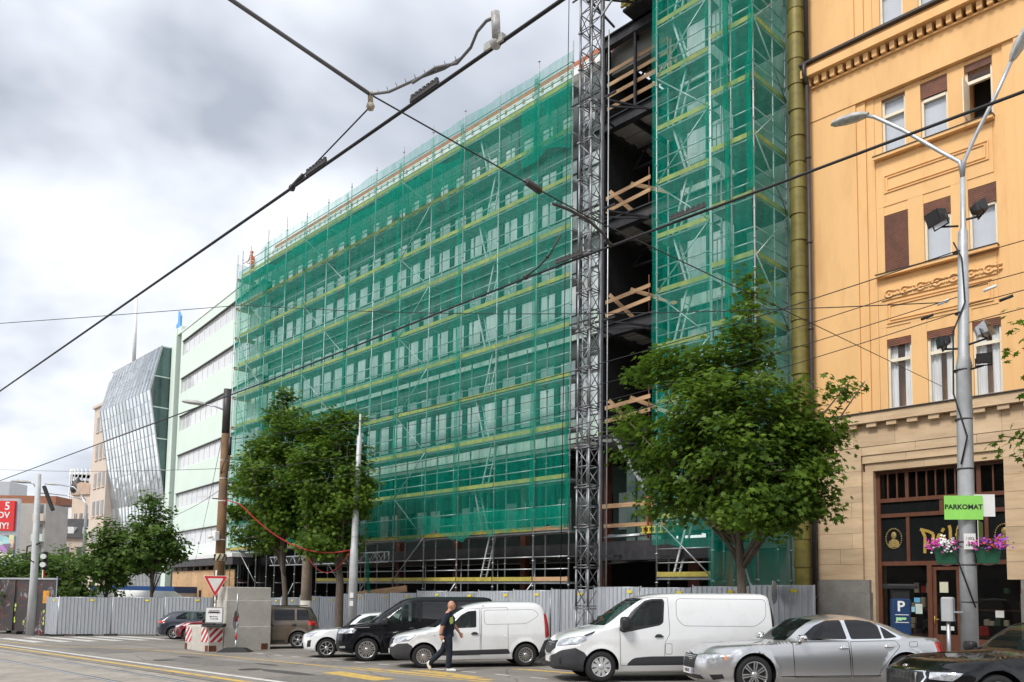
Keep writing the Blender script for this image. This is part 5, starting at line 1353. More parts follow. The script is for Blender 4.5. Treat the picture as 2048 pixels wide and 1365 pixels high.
def sedan(L, H, paint, wheels, R, nose, belt, hood, cowl, rooff, roofr, deckx, deckz, hw, **k):
    """a three-box or two-box car body from a few key lengths"""
    d = dict(L=L, wheels=wheels, R=R, z0=.17, z1=H, belt=belt, paint=paint, rf=[(.2, .5), (.6, .6), (belt, .6), (H, .4)], rfy=[(.2, .6), (.6, .75), (belt, .6), (H, .4)], rr=[(.2, .35), (.7, .4), (H, .3)], rry=[(.2, .5), (.7, .55), (H, .4)],
        W=[(.17, hw - .08), (.35, hw - .015), (.65, hw), (belt - .08, hw - .025), (belt, hw - .05), (H - .12, hw - .26), (H - .05, hw - .36), (H - .015, hw - .55), (H, .1)],
        front=[(.17, .18), (.3, .04), (.5, .0), (nose, .05), (nose + .05, .16), (lerp(nose, hood, .75), .45), (hood, cowl), (lerp(hood, H, .5), lerp(cowl, rooff, .50)), (H - .10, rooff - .12), (H - .03, rooff + .25), (H, lerp(rooff, roofr, .5))],
        rear=[(.17, L - .15), (.35, L - .02), (.6, L), (deckz - .08, L - .06), (deckz, L - .14), (deckz + .04, deckx), (lerp(deckz, H, .55), lerp(deckx, roofr, .55)), (H - .08, roofr), (H - .03, roofr - .25), (H, lerp(rooff, roofr, .52))], zx=[round(lerp(nose, hood, t), 3) for t in (.15, .3, .45, .6, .85)])
    d.update(k); return d
# --- silver saloon
SILVER = paintm('silver metallic paint', (0.52, 0.53, 0.545), .75, .3)
sil = sedan(5.05, 1.50, SILVER, (.98, 4.03), .365, .72, .99, .97, 1.55, 2.38, 3.55, 4.45, 1.03, .95, rimstyle=(7, 'twin', M['alloy']), rim=.68, tw=.24, mirror=(1.92, 1.05), mirmat=M['chrome'], mirsize=(.07, .12, .07), handles=[(2.80, .86), (3.72, .88)], hmat=M['chrome'], flare=.035, dash=1.55,
    regions=[dict(name='windscreen', mat=M['cargl'], centre=1, poly=[('f', 0, 1.0), ('f', .66, 1.0), ('f', .56, 1.40), ('f', 0, 1.42)]),
        dict(name='grille', mat=M['black'], centre=1, poly=[('f', 0, .46), ('f', 0, .73), ('f', .36, .73), ('f', .32, .46)]),
        dict(name='lower_intake', mat=M['black'], centre=1, poly=[('f', 0, .24), ('f', 0, .34), ('f', .50, .34), ('f', .56, .26)]),
        dict(name='fog_lamp', mat=M['black'], poly=[('f', .76, .26), ('f', .72, .36), ('f', 1.0, .38), ('f', 1.02, .30)]),
        dict(name='headlamp', mat=M['lens'], poly=[('f', .46, .58), ('f', .50, .74), ('f', .82, .75), ('s', .36, .74), ('s', .42, .66), ('f', .86, .57)]),
        dict(name='indicator', mat=M['amber'], poly=[('s', .36, .735), ('s', .44, .74), ('s', .46, .66), ('s', .38, .62)]),
        dict(name='window_trim', mat=M['chrome'], poly=[(1.88, 1.02), (2.28, 1.30), (2.55, 1.405), (3.1, 1.42), (3.52, 1.37), (4.02, 1.05), (3.94, 1.015), (3.0, 1.0)]),
        dict(name='door', id='f', gap=1, poly=[(1.78, .30), (1.76, .98), (2.90, .985), (2.92, .30)]),
        dict(name='rear_door', gap=1, poly=[(2.95, .30), (2.93, .985), (3.86, 1.0), (3.94, .88), (3.72, .68), (3.52, .42), (3.48, .30)]),
        dict(name='window', mat=M['darkgl'], poly=[(1.95, 1.035), (2.30, 1.285), (2.55, 1.385), (2.85, 1.395), (2.88, 1.025)]),
        dict(name='window', mat=M['darkgl'], poly=[(2.96, 1.025), (2.93, 1.395), (3.2, 1.395), (3.46, 1.36), (3.58, 1.28), (3.60, 1.03)]),
        dict(name='quarter_window', mat=M['darkgl'], poly=[(3.64, 1.03), (3.62, 1.27), (3.72, 1.21), (3.92, 1.06)]),
        dict(name='fuel_flap', gap=1, poly=[(4.12, .86), (4.30, .87), (4.31, .98), (4.13, .97)]),
        dict(name='tail_lamp', mat=M['tail'], poly=[('s', 4.72, .74), ('s', 4.66, .96), ('r', .55, .96), ('r', .55, .72)])],
    builders=[('grille_slats', M['chrome'], grille(lambda y: .03 + y * y * .18, .47, .72, .34, 7, .018)), ('sill_moulding', M['chrome'], lambda s: s.bar((1.5, -.958, .33), (3.5, -.958, .33), .012, .02)), ('bonnet_emblem', M['chrome'], lambda s: (s.bar((.06, -.1, .76), (.045, 0, .72), .015, .03), s.bar((.06, .1, .76), (.045, 0, .72), .015, .03)))], plate=(-.012, .40, '048AR'))
vehicle('saloon_car', 'silver saloon with slatted chrome grille parked before the large white van', (-8.15, 14.25), math.radians(52), sil)
# --- black saloon, only its nose in the picture
BLACK = paintm('black car paint', (0.004, 0.004, 0.005), 0, .3, .8, .1)
blk = sedan(4.87, 1.47, BLACK, (.95, 3.79), .345, .70, .98, .95, 1.48, 2.25, 3.5, 4.3, 1.02, .92, rimstyle=(10, 'thin', M['alloy']), rim=.68, mirror=(1.8, 1.0), handles=[(2.7, .84), (3.6, .86)], dash=1.5,
    regions=[dict(name='windscreen', mat=M['cargl'], centre=1, poly=[('f', 0, .98), ('f', .66, .98), ('f', .55, 1.38), ('f', 0, 1.40)]),
        dict(name='grille_frame', mat=M['chrome'], centre=1, poly=[('f', 0, .43), ('f', 0, .73), ('f', .46, .73), ('f', .53, .62), ('f', .42, .44)]),
        dict(name='grille', mat=M['black'], centre=1, poly=[('f', 0, .45), ('f', 0, .70), ('f', .45, .70), ('f', .50, .62), ('f', .40, .46)]),
        dict(name='headlamp', mat=M['lens'], poly=[('f', .57, .60), ('f', .56, .70), ('f', .86, .71), ('s', .44, .70), ('s', .36, .64), ('f', .90, .585)]),
        dict(name='lower_intake', mat=M['black'], centre=1, poly=[('f', 0, .22), ('f', 0, .32), ('f', .6, .32), ('f', .66, .24)]),
        dict(name='door', gap=1, poly=[(1.7, .30), (1.68, .95), (2.75, .96), (2.76, .30)]), dict(name='rear_door', gap=1, poly=[(2.79, .30), (2.78, .96), (3.7, .97), (3.5, .6), (3.36, .30)]),
        dict(name='window', mat=M['cargl'], poly=[(1.86, 1.0), (2.2, 1.26), (2.4, 1.35), (2.72, 1.365), (2.74, 1.0)]), dict(name='window', mat=M['cargl'], poly=[(2.8, 1.0), (2.79, 1.365), (3.2, 1.35), (3.66, 1.12), (3.66, 1.01)])],
    builders=[('grille_slats', M['chrome'], grille(lambda y: .02, .47, .69, .42, 22, .010, True)), ('bonnet_emblem', M['chrome'], lambda s: s.path([(.10 + .03 * math.sin(t), .05 * math.cos(t), .765 + .012 * math.sin(t)) for t in [2 * math.pi * k / 12 for k in range(13)]], .007, 6))], plate=(-.012, .37, ''))
vehicle('black_saloon_car', 'black saloon with chrome framed upright grille bars and glossy bonnet', (-3.75, 13.3), math.radians(50), blk)
# --- brown boxy estate
BRN = paintm('brown metallic paint', (0.125, 0.095, 0.068), .5, .35)
yet = sedan(4.22, 1.69, BRN, (.85, 3.43), .335, .82, 1.06, 1.04, 1.30, 1.95, 3.85, 4.12, 1.10, .90, rimstyle=(5, 'twin', M['alloy']), rim=.66, mirror=(1.6, 1.1), handles=[(2.4, .92), (3.25, .94)], dash=1.35,
    regions=[dict(name='windscreen', mat=M['cargl'], centre=1, poly=[('f', 0, 1.08), ('f', .62, 1.08), ('f', .52, 1.58), ('f', 0, 1.60)]),
        dict(name='headlamp', mat=M['lens'], poly=[('f', .46, .72), ('f', .48, .86), ('f', .8, .88), ('s', .34, .84), ('f', .8, .72)]),
        dict(name='grille', mat=M['black'], centre=1, poly=[('f', 0, .6), ('f', 0, .84), ('f', .42, .84), ('f', .42, .6)]),
        dict(name='door', gap=1, poly=[(1.5, .34), (1.5, 1.05), (2.42, 1.06), (2.42, .34)]), dict(name='rear_door', gap=1, poly=[(2.45, .34), (2.45, 1.06), (3.34, 1.07), (3.34, .88), (3.08, .66), (2.98, .34)]),
        dict(name='window', mat=M['cargl'], poly=[(1.62, 1.10), (1.98, 1.50), (2.34, 1.55), (2.36, 1.10)]), dict(name='window', mat=M['darkgl'], poly=[(2.48, 1.11), (2.46, 1.55), (3.26, 1.55), (3.28, 1.11)]),
        dict(name='rear_window', mat=M['darkgl'], poly=[(3.36, 1.11), (3.34, 1.55), (3.78, 1.53), (3.90, 1.13)]),
        dict(name='tail_lamp', mat=M['tail'], poly=[('s', 3.84, .92), ('s', 3.78, 1.10), ('r', .60, 1.10), ('r', .58, .90)]),
        dict(name='sill_trim', mat=M['trim'], poly=[(1.3, .26), (1.3, .36), (2.9, .36), (2.95, .26)]),
        dict(name='tailgate_glass', mat=M['darkgl'], centre=1, poly=[('r', 0, 1.14), ('r', .5, 1.14), ('r', .46, 1.56), ('r', 0, 1.57)])],
    builders=[('roof_rail', M['black'], lambda s: (s.bar((2.0, -.62, 1.70), (3.7, -.60, 1.70), .035, .035), s.bar((2.0, .62, 1.70), (3.7, .60, 1.70), .035, .035)))])
e57 = Vector((math.cos(HEAD), math.sin(HEAD)))
vehicle('brown_estate_car', 'boxy brown estate with roof rails parked behind the concrete blocks', (-29.35 - e57.x * 2.58, 16.5 - e57.y * 2.58), HEAD, yet)
# --- white hatchback
hat = sedan(4.0, 1.48, WHITE, (.82, 3.38), .315, .74, .96, .95, 1.25, 1.95, 3.4, 3.95, 1.0, .87, rimstyle=(8, 'thin', M['alloy']), rim=.68, mirror=(1.5, 1.0), handles=[(2.3, .85)], dash=1.3,
    regions=[dict(name='windscreen', mat=M['cargl'], centre=1, poly=[('f', 0, .98), ('f', .6, .98), ('f', .5, 1.38), ('f', 0, 1.4)]),
        dict(name='headlamp', mat=M['lens'], poly=[('f', .44, .66), ('f', .56, .76), ('s', .36, .82), ('s', .56, .86), ('s', .42, .76), ('f', .76, .66)]),
        dict(name='grille', mat=M['black'], centre=1, poly=[('f', 0, .28), ('f', 0, .50), ('f', .40, .48), ('f', .46, .30)]),
        dict(name='fog_lamp', mat=M['black'], poly=[('f', .66, .34), ('f', .70, .56), ('f', .86, .58), ('f', .84, .36)]),
        dict(name='door', gap=1, poly=[(1.45, .3), (1.42, .95), (2.5, .96), (2.5, .3)]),
        dict(name='window', mat=M['cargl'], poly=[(1.6, 1.0), (1.92, 1.26), (2.2, 1.36), (2.48, 1.37), (2.48, 1.0)]), dict(name='window', mat=M['cargl'], poly=[(2.56, 1.0), (2.56, 1.37), (2.95, 1.35), (3.3, 1.15), (3.3, 1.02)])], plate=(-.012, .42, ''))
vehicle('hatchback_car', 'white hatchback with slanted headlamp squeezed in beside the black minibus', (-23.5, 14.25), HEAD, hat)
# --- dark and red cars behind the blocks
drk = dict(hat, paint=paintm('slate blue paint', (0.030, 0.038, 0.055), .4), L=4.3, rear=[(.17, 4.15), (.35, 4.28), (.6, 4.3), (.9, 4.26), (.98, 4.2), (1.05, 4.12), (1.25, 3.85), (1.4, 3.55), (1.45, 3.2), (1.48, 2.65)],
    regions=hat['regions'] + [dict(name='tail_lamp', mat=M['tail'], poly=[('s', 3.8, .84), ('s', 3.86, .97), ('r', .3, .98), ('r', .36, .82)]), dict(name='tailgate_glass', mat=M['darkgl'], centre=1, poly=[('r', 0, 1.06), ('r', .5, 1.06), ('r', .42, 1.36), ('r', 0, 1.38)])])
vehicle('dark_hatchback_car', 'dark slate blue hatchback showing its red tail lamp before the ribbed fence', (-42.0, 19.6), math.radians(57 + 180), drk, 'cars beyond the concrete blocks')
rd = dict(hat, paint=paintm('dark red paint', (0.20, 0.008, 0.018), .3), regions=hat['regions'])
vehicle('red_car', 'dark red hatchback half hidden by the tram sign', (-39.9, 16.5), HEAD, rd, 'cars beyond the concrete blocks')

# ------------------------------------------------------------------ hoarding and fences
M['ribbed'] = mat('ribbed zinc sheet', (0.52, 0.55, 0.59), 0.36, 0.5, 0.14, 1.2, 0.22, 5, per=0.12, dirt=(0.24, 0.25, 0.27), dirt_amt=0.5, stretch=(2.5, 1, .4))
def ribbed(wd, h):
    m_ = MB(); n = int(round(wd / .19)); st_ = wd / n; prof_ = []
    for i in range(n): x = i * st_; prof_ += [(x, 0), (x + st_ * .62, 0), (x + st_ * .72, -.035), (x + st_ * .90, -.035)]
    prof_.append((wd, 0))
    m_.v = [(x, y, .12) for x, y in prof_] + [(x, y, h) for x, y in prof_]
    k = len(prof_)
    m_.f = [(i, i + 1, k + i + 1, k + i) for i in range(k - 1)]; m_.m = [0] * (k - 1); m_.sm = [False] * (k - 1)
    return m_.mesh('ribbed_sheet', M['ribbed'])
RIB = {}
def fence_panel(a, b, za, h, label, group):
    a, b = Vector((a[0], a[1])), Vector((b[0], b[1])); wd = (b - a).length
    key = (round(wd, 2), round(h, 2))
    if key not in RIB: RIB[key] = ribbed(wd - .07, h)
    r = thing('fence_panel', label, 'fence', (a.x, a.y, za), math.atan2(b.y - a.y, b.x - a.x), group)
    inst('ribbed_sheet', RIB[key], r, (.035, 0, 0))
    f = MB(); f.tube((.02, .03, .0), (.02, .03, h + .06), .024, n=7); f.tube((wd - .04, .03, 0), (wd - .04, .03, h + .03), .024, n=7); f.tube((.02, .03, h), (wd - .04, .03, h), .02, n=6); f.tube((.02, .03, .14), (wd - .04, .03, .14), .02, n=6); f.build('frame', M['galv'], r)
    x = wd * rnd.uniform(.55, .8)
    f = MB(); f.box(x, x + .2, -.05, -.036, h - .2, h - .11); f.build('yellow_tag', M['yellow'], r)
    f = MB(); f.cbox(-.35, .35, -.12, .14, -.02, .11, .03); f.build('rubber_foot', M['rubber'], r)
    return r
N_F = 16
NTH = 'first second third fourth fifth sixth seventh eighth ninth tenth eleventh twelfth thirteenth fourteenth fifteenth sixteenth'.split()
for i in range(N_F):
    xa, xb = lerp(-45.8, -11.25, i / N_F), lerp(-45.8, -11.25, (i + 1) / N_F)
    fence_panel((xa + .01, 23.3), (xb - .01, 23.3), zg((xa + xb) / 2) + (KERB if xa > -38 else 0), 2.16 + (.06 if i % 5 == 2 else 0), 'ribbed grey hoarding panel with yellow tag, %s from the ochre house' % NTH[N_F - 1 - i], 'hoarding panels in front of the scaffold')
LF = [(-52.6, 13.35), (-51.15, 13.62), (-49.8, 16.05), (-47.65, 18.2), (-45.9, 20.6), (-45.82, 23.2)]
for k, (p, q) in enumerate(zip(LF, LF[1:])):
    fence_panel(p, q, zg(p[0]), 2.2, 'dented shiny ribbed fence panel, %s from the graffiti hoarding' % NTH[k], 'shiny fence panels beside the zebra crossing')
# ------------------------------------------------------------------ graffiti hoarding
gm, gn, gl, gb_ = newmat('graffiti panel')
_t = gn.new('ShaderNodeTexCoord'); _m = gn.new('ShaderNodeMapping'); _m.inputs['Scale'].default_value = (.55, 1, .45); gl.new(_t.outputs['Object'], _m.inputs[0])
_a = gn.new('ShaderNodeTexNoise'); _a.inputs['Scale'].default_value = 2.4; _a.inputs['Detail'].default_value = 9; _a.inputs['Distortion'].default_value = 1.4; gl.new(_m.outputs[0], _a.inputs['Vector'])
_r = gn.new('ShaderNodeValToRGB'); gl.new(_a.outputs['Fac'], _r.inputs[0]); el = _r.color_ramp.elements
el[0].position = .3; el[0].color = (.03, .028, .027, 1); el[1].position = .75; el[1].color = (.035, .03, .03, 1)
for p_, c_ in ((.52, (.035, .03, .03)), (.56, (.13, .03, .025)), (.585, (.03, .03, .03)), (.62, (.05, .07, .06)), (.645, (.34, .33, .36)), (.665, (.05, .04, .06)), (.70, (.10, .05, .08))):
    e = el.new(p_); e.color = (*c_, 1)
gl.new(_r.outputs[0], gb_.inputs['Base Color']); gb_.inputs['Roughness'].default_value = .45
gz = zg(-56)
gw = thing('graffiti_hoarding', 'tall dark hoarding covered in graffiti with an orange poster beside the crossing', 'hoarding', (-57.0, 12.75, gz), math.atan2(1.32, 3.85))
for k in range(-2, 2):
    w = MB(); w.box(k * 2.02, k * 2.02 + 2.0, 0, .06, .18, 3.3); w.build('board', gm, gw)
w = MB(); w.box(-4.1, 4.1, -.08, .16, 3.3, 3.4); w.build('top_rail', M['galv'], gw)
for x in (-2.0, .02, 2.03, 4.04): w = MB(); w.tube((x, -.05, 0), (x, -.05, 3.5 if x > 4 else 3.3), .035, n=7); w.build('post', M['galv'] if x > 4 else M['black'], gw)
w = MB(); w.box(2.75, 3.35, -.03, -.008, 1.9, 2.65); w.build('orange_poster', mat('orange print', (.62, .26, .02), .5, 0, .5, 5), gw)
w = MB(); w.box(3.38, 3.6, -.03, -.008, 1.6, 2.15); w.build('white_notice', M['white'], gw)
lime = mat('lime spray', (.52, .68, .12), .6, 0, .2)
for k in range(15):
    x = rnd.choice((3.95, 2.9, 1.9, 1.0, .1)) ; z = rnd.uniform(.3, 1.7)
    w = MB(); w.prism([(0, 0), (.05 + .1 * rnd.random(), .08), (.06, .26), (-.05, .16)], lambda u, v, d: (x + u, d, z + v), -.025, -.009); w.build('lime_splash', lime, gw)
for x in (.3, 1.4, 2.6, 3.4): w = MB(); w.cbox(x, x + .5, -.3, .3, -.02, .17, .03); w.build('foot_block', M['black'], gw)
rb_ = MB(); rb_.path([(3.0, -.3, .35), (3.05, -.3, .06), (4.9, -.3, .06), (4.95, -.3, .3)], .03, 6); rb_.tube((3.0, -.3, .12), (4.9, .2, .12), .03); rb_.build('red_foot_frame', M['red'], gw)

# ------------------------------------------------------------------ concrete blocks with their signs
bz = zg(-30.4)
def block(label, x0, x1, y0, y1, z0, z1):
    r = thing('concrete_block', label, 'barrier', ((x0 + x1) / 2, (y0 + y1) / 2, z0), 0, 'cast concrete blocks under the yield sign')
    m_ = MB(); m_.cbox(-(x1 - x0) / 2, (x1 - x0) / 2, -(y1 - y0) / 2, (y1 - y0) / 2, 0, z1 - z0, .02); m_.build('block', M['concrete'], r)
    return r
b1 = block('low concrete block with red and white stripes facing the tram track', -31.75, -29.65, 12.98, 13.55, bz, bz + .93)
b2 = block('low concrete block carrying two stacked blocks', -30.5, -29.62, 13.57, 15.45, bz, bz + .93)
b3 = block('middle concrete block of the pile', -30.5, -29.64, 13.60, 15.45, bz + .935, bz + 1.92)
b4 = block('thin concrete block topmost of the pile', -30.48, -29.66, 13.62, 15.42, bz + 1.925, bz + 2.42)
def stripes(root, fn, w_, h_):
    m_ = MB(); m_.prism([(0, 0), (w_, 0), (w_, h_), (0, h_)], fn, .002, .006); pl = m_.build('marker_plate', M['white'], root)
    for k in range(-2, 4):
        a = k * w_ * .55; pts = []
        quad = [(a, 0), (a + w_ * .28, 0), (a + w_ * .28 + h_, h_), (a + h_, h_)]
        def clip(poly, ax, lim, keep_less):
            out = []
            for (p, q) in zip(poly, poly[1:] + poly[:1]):
                ip, iq = (p[ax] <= lim) == keep_less or p[ax] == lim, (q[ax] <= lim) == keep_less or q[ax] == lim
                if ip: out.append(p)
                if ip != iq: t = (lim - p[ax]) / (q[ax] - p[ax]); out.append((lerp(p[0], q[0], t), lerp(p[1], q[1], t)))
            return out
        quad = clip(clip(quad, 0, 0, False), 0, w_, True)
        if len(quad) < 3: continue
        m_ = MB(); m_.prism(quad, fn, .007, .010); m_.build('red_stripe', M['red'], pl)
stripes(b1, lambda u, v, d: (-1.03 + u, -.285 - d, .30 + v), .55, .55)
stripes(b1, lambda u, v, d: (.42 + u, -.285 - d, .36 + v), .60, .52)
stripes(b1, lambda u, v, d: (1.05 + d, -.26 + u, .36 + v), .50, .52)
rustm = mat('rusty bracket', (.14, .045, .02), .8, 0, .3, 8)
for x0, x1, y0, y1 in ((-1.05, -.85, -.30, -.286), (.80, 1.03, -.30, -.286)):
    m_ = MB(); m_.box(x0, x1, y0, y1, .0, .24); m_.build('corner_bracket', rustm, b1)
m_ = MB(); m_.box(1.051, 1.065, -.27, .02, 0, .24); m_.build('corner_bracket', rustm, b1)
m_ = MB(); m_.box(.441, .455, .55, .82, 0, .26); m_.build('corner_bracket', rustm, b2)
# yield sign standing on the low block
ys = thing('yield_sign', 'triangular red and white yield sign on a striped post over the blocks', 'sign', (-29.95, 13.3, bz + .94), math.radians(46))
m_ = MB()
for k in range(6): m_.tube((0, 0, .1 + k * .25), (0, 0, .1 + (k + 1) * .25), .032, n=10, m=1 if k in (1, 4) else 0)
m_.tube((0, 0, 1.6), (0, 0, 2.1), .03, n=10); m_.build('post', [M['white'], M['red']], ys)
tri = lambda s_: rounded([(-s_, s_ * .577), (0, -s_ * 1.155), (s_, s_ * .577)], .05, 3)
for nm, s_, d0, d1, mt in (('white_rim', .47, -.045, -.035, M['white']), ('red_border', .445, -.05, -.046, M['red']), ('white_field', .30, -.055, -.051, mat('aged white face', (.62, .62, .60), .5, 0, .08, 5))):
    m_ = MB(); m_.prism(tri(s_), lambda u, v, d: (u, d, 1.62 + v), d0, d1); m_.build(nm, mt, ys)
m_ = MB(); m_.cbox(-.36, .36, -.2, .2, 0, .1, .04); m_.build('rubber_base', M['rubber'], ys)
# tram warning plate
ts = thing('tram_sign', 'white tram pictogram board leaning on black rubber feet on the concrete block', 'sign', (-29.55, 13.12, bz + .94), math.radians(46))
m_ = MB(); m_.box(-.33, .33, -.03, 0, .13, .72); m_.build('grey_frame', M['galv'], ts)
m_ = MB(); m_.box(-.295, .295, -.038, -.031, .165, .685); m_.build('white_board', M['white'], ts)
m_ = MB(); f2 = lambda u, v, d: (u, d, v)
m_.prism([(-.17, .50), (.17, .50), (.15, .56), (-.15, .56)], f2, -.044, -.039); m_.prism([(-.2, .59), (.2, .59), (.2, .605), (-.2, .605)], f2, -.044, -.039)
for s_ in (-1, 1): m_.prism([(s_ * .19, .50), (s_ * .23, .50), (s_ * .23, .55), (s_ * .19, .55)][::s_], f2, -.044, -.039); m_.prism([(s_ * .15, .47), (s_ * .19, .59), (s_ * .175, .59), (s_ * .135, .47)][::s_], f2, -.0445, -.0395)
for z, s_ in ((.37, -1), (.29, 1)):
    m_.prism([(-.14, z - .009), (.14, z - .009), (.14, z + .009), (-.14, z + .009)], f2, -.044, -.039); m_.prism([(s_ * .17, z), (s_ * .11, z + .03), (s_ * .11, z - .03)][::-s_], f2, -.0435, -.0385)
m_.build('tram_pictogram', M['black'], ts)
m_ = MB(); m_.cbox(-.4, .4, -.22, .2, 0, .065, .03); m_.cbox(-.42, .05, -.12, .18, .066, .128, .03); m_.cbox(.1, .44, -.18, .1, .066, .12, .03); m_.build('rubber_feet', M['rubber'], ts)
# sign seen from behind
rs = thing('round_sign', 'round sign turned away on a striped post in a low rubber base', 'sign', (-28.75, 13.62, zg(-28.75)), math.radians(8))
m_ = MB()
for k in range(4): m_.tube((0, 0, .45 + k * .22), (0, 0, .67 + k * .22), .032, n=10, m=1 if k in (0, 3) else 0)
m_.tube((0, 0, .02), (0, 0, .45), .03, n=10, m=2); m_.tube((0, 0, 1.33), (0, 0, 2.15), .03, n=10, m=2); m_.build('post', [M['white'], M['red'], M['galv']], rs)
m_ = MB(); m_.lathe([(.001, -.045), (.33, -.045), (.35, -.03), (.33, -.035), (.001, -.04)], 28, c=(0, 0, 1.16), axis='x'); m_.build('disc', M['galv'], rs)
m_ = MB(); m_.box(-.06, .06, .06, .2, 1.02, 1.22); m_.build('clamp_tag', M['white'], rs)
m_ = MB(); m_.loft([[(-.6, -.3, 0), (.6, -.3, 0), (.6, .3, 0), (-.6, .3, 0)], [(-.35, -.18, .16), (.35, -.18, .16), (.35, .18, .16), (-.35, .18, .16)]], True, capb=True); m_.build('rubber_base', M['rubber'], rs)
rs.rotation_euler[2] = math.radians(46)
# delineator on the crossing
dl = thing('delineator', 'narrow white delineator with red bars before the ribbed fence', 'sign', (-51.6, 15.2, zg(-51.6)), math.radians(20))
m_ = MB(); m_.prism(rounded([(-.13, .15), (.13, .15), (.13, 1.75), (-.13, 1.75)], .12, 4), f2, -.02, .02); m_.build('panel', M['white'], dl)
for z in (.5, .95, 1.4): m_ = MB(); m_.prism([(-.06, z), (.06, z + .12), (.06, z + .3), (-.06, z + .18)], f2, -.026, -.021); m_.build('red_bar', M['red'], dl)
m_ = MB(); m_.cbox(-.5, .5, -.25, .25, -.01, .14, .04); m_.build('rubber_base', M['rubber'], dl)
# ------------------------------------------------------------------ poles and lamps
def lamp_head(s, c, d, ln=.85, m=0, mg=1):
    d = Vector(d).normalized(); c = Vector(c); side = d.cross(Vector((0, 0, 1))).normalized(); upv = side.cross(d)
    prof_ = [(0, .05, .05, 0), (.12, .12, .10, 0), (.35, .18, .14, 0), (.65, .17, .13, 0), (.92, .12, .08, 0), (1, .02, .02, 0)]
    for part_, sgn in ((m, 1), (mg, -1)):
        rings = []
        for t, wd, ht, _ in prof_:
            p = c + d * (t * ln); rings.append([tuple(p + side * wd * math.cos(a) + upv * (ht * math.sin(a) * (1 if sgn > 0 else .55))) for a in [sgn * math.pi * k / 8 for k in range(9)]])
        s.loft(rings, False, part_, True)
    return s
M['lampgl'] = mat('lamp glass', (.42, .43, .42), .15, 0, .3, 8)
M['lampshell'] = mat('weathered lamp shell', (.42, .42, .41), .6, 0, .3, 6)
bpz = zg(-35)
bp = thing('brown_pole', 'rust brown tram pole with white bands and a lamp above the concrete blocks', 'pole', (-34.95, 15.65, bpz))
m_ = MB(); m_.path([(0, 0, 0), (.2, -.08, 5), (.5, -.2, 11.25)], [.24, .20, .15], 14); m_.build('shaft', mat('brown painted concrete', (.20, .115, .055), .8, 0, .35, 1.5, .2, 20, dirt=(.10, .08, .07), dirt_amt=.7), bp)
m_ = MB(); m_.path([(.408, -.163, 9.3), (.5, -.2, 11.27)], [.172, .16], 14); m_.build('dark_top', M['flash'], bp)
for z in (4.6, 6.3, 7.3, 8.1, 9.25, 9.55, 10.4):
    t = z / 11.25; m_ = MB(); rr_ = lerp(.235, .158, t); m_.lathe([(rr_, z - .022), (rr_ + .008, z - .01), (rr_ + .008, z + .01), (rr_, z + .022)], 14, c=(.5 * t * .93, -.2 * t * .93, 0)); m_.build('band', M['white'], bp)
m_ = MB(); m_.lathe([(.238, 3.66), (.238, 3.98)], 14, c=(.14, -.056, 0)); m_.build('hazard_band', mat('hazard cream', (.62, .56, .38), .6), bp)
for k in range(7):
    a = k * .9; m_ = MB(); m_.path([(.14 + .244 * math.cos(a + t), -.056 + .244 * math.sin(a + t), 3.68 + .28 * t / .5) for t in (0, .17, .34, .5)], .035, 4); m_.build('hazard_stripe', M['black'], bp)
m_ = MB(); m_.path([(.46, -.2, 10.3), (.1, -.6, 10.5), (-.15, -.95, 10.55)], .035, 8); m_.build('lamp_arm', M['galv'], bp)
m_ = MB(); lamp_head(m_, (-.1, -.9, 10.55), (-.62, -.75, .1), 1.05); m_.build('lamp_head', [M['lampshell'], M['lampgl']], bp)
m_ = MB(); m_.cbox(.2, .52, -.5, -.28, 4.55, 4.95, .03); m_.tube((.38, -.55, 4.7), (.38, -.75, 4.66), .07, n=10); m_.build('camera', M['white'], bp)
m_ = MB(); m_.tube((.75, -.1, 8.3), (.75, -.1, 9.1), .08, n=8); m_.path([(.75, -.1, 8.3), (.7, -.1, 7.7), (.45, -.1, 7.2), (.3, -.1, 6.4)], .025, 6); m_.path([(.65, -.2, 8.2), (.55, -.3, 7.8), (.4, -.3, 7.5)], .02, 6); m_.build('insulator', M['black'], bp)
for z in (7.1, 6.4): m_ = MB(); m_.bar((.0, -.45, z), (.6, .2, z), .05); m_.build('bracket', M['flash'], bp)
gp = thing('grey_pole', 'slim grey stepped pole with taped joints beside the maples', 'pole', (-30.2, 19.5, zg(-30) + KERB))
m_ = MB(); m_.path([(0, 0, 0), (.02, 0, 4.0), (.02, 0, 4.05), (.08, 0, 6.5), (.09, 0, 6.55), (.18, 0, 8.9), (.18, 0, 8.95), (.19, 0, 9.9)], [.205, .175, .15, .14, .12, .11, .05, .045], 14); m_.build('shaft', mat('grey pole paint', (.50, .51, .52), .55, .2, .14, 3, dirt=(.25, .25, .25), dirt_amt=.5), gp)
for k in range(12): m_ = MB(); z = .8 + k * .62; m_.lathe([(.2 - .012 * k * .62, z), (.2 - .012 * k * .62, z + .03)], 12, c=(.01 * k * .6, 0, 0)); m_.build('clamp', M['galv'], gp)
for z in (1.9, 1.55): m_ = MB(); m_.prism([(-.1, z), (.1, z), (.1, z + .22), (-.1, z + .22)], lambda u, v, d: (.16 + d * .6 + u * .6, -.15 - d + u * .5, v), 0, .01); m_.build('sticker', M['white'], gp)
cp = thing('stub_pole', 'stained brown concrete pole between the two maple trunks', 'pole', (-34.3, 19.6, zg(-34) + KERB))
m_ = MB(); m_.path([(0, 0, 0), (.02, 0, 3), (.05, 0, 7)], [.27, .24, .2], 14); m_.build('shaft', mat('stained concrete', (.22, .17, .13), .85, 0, .35, 2, .2, 20), cp)
m_ = MB(); m_.path([(0, 0, .0), (.005, 0, 1.8)], [.276, .262], 14); m_.build('grey_base', M['concrete'], cp)
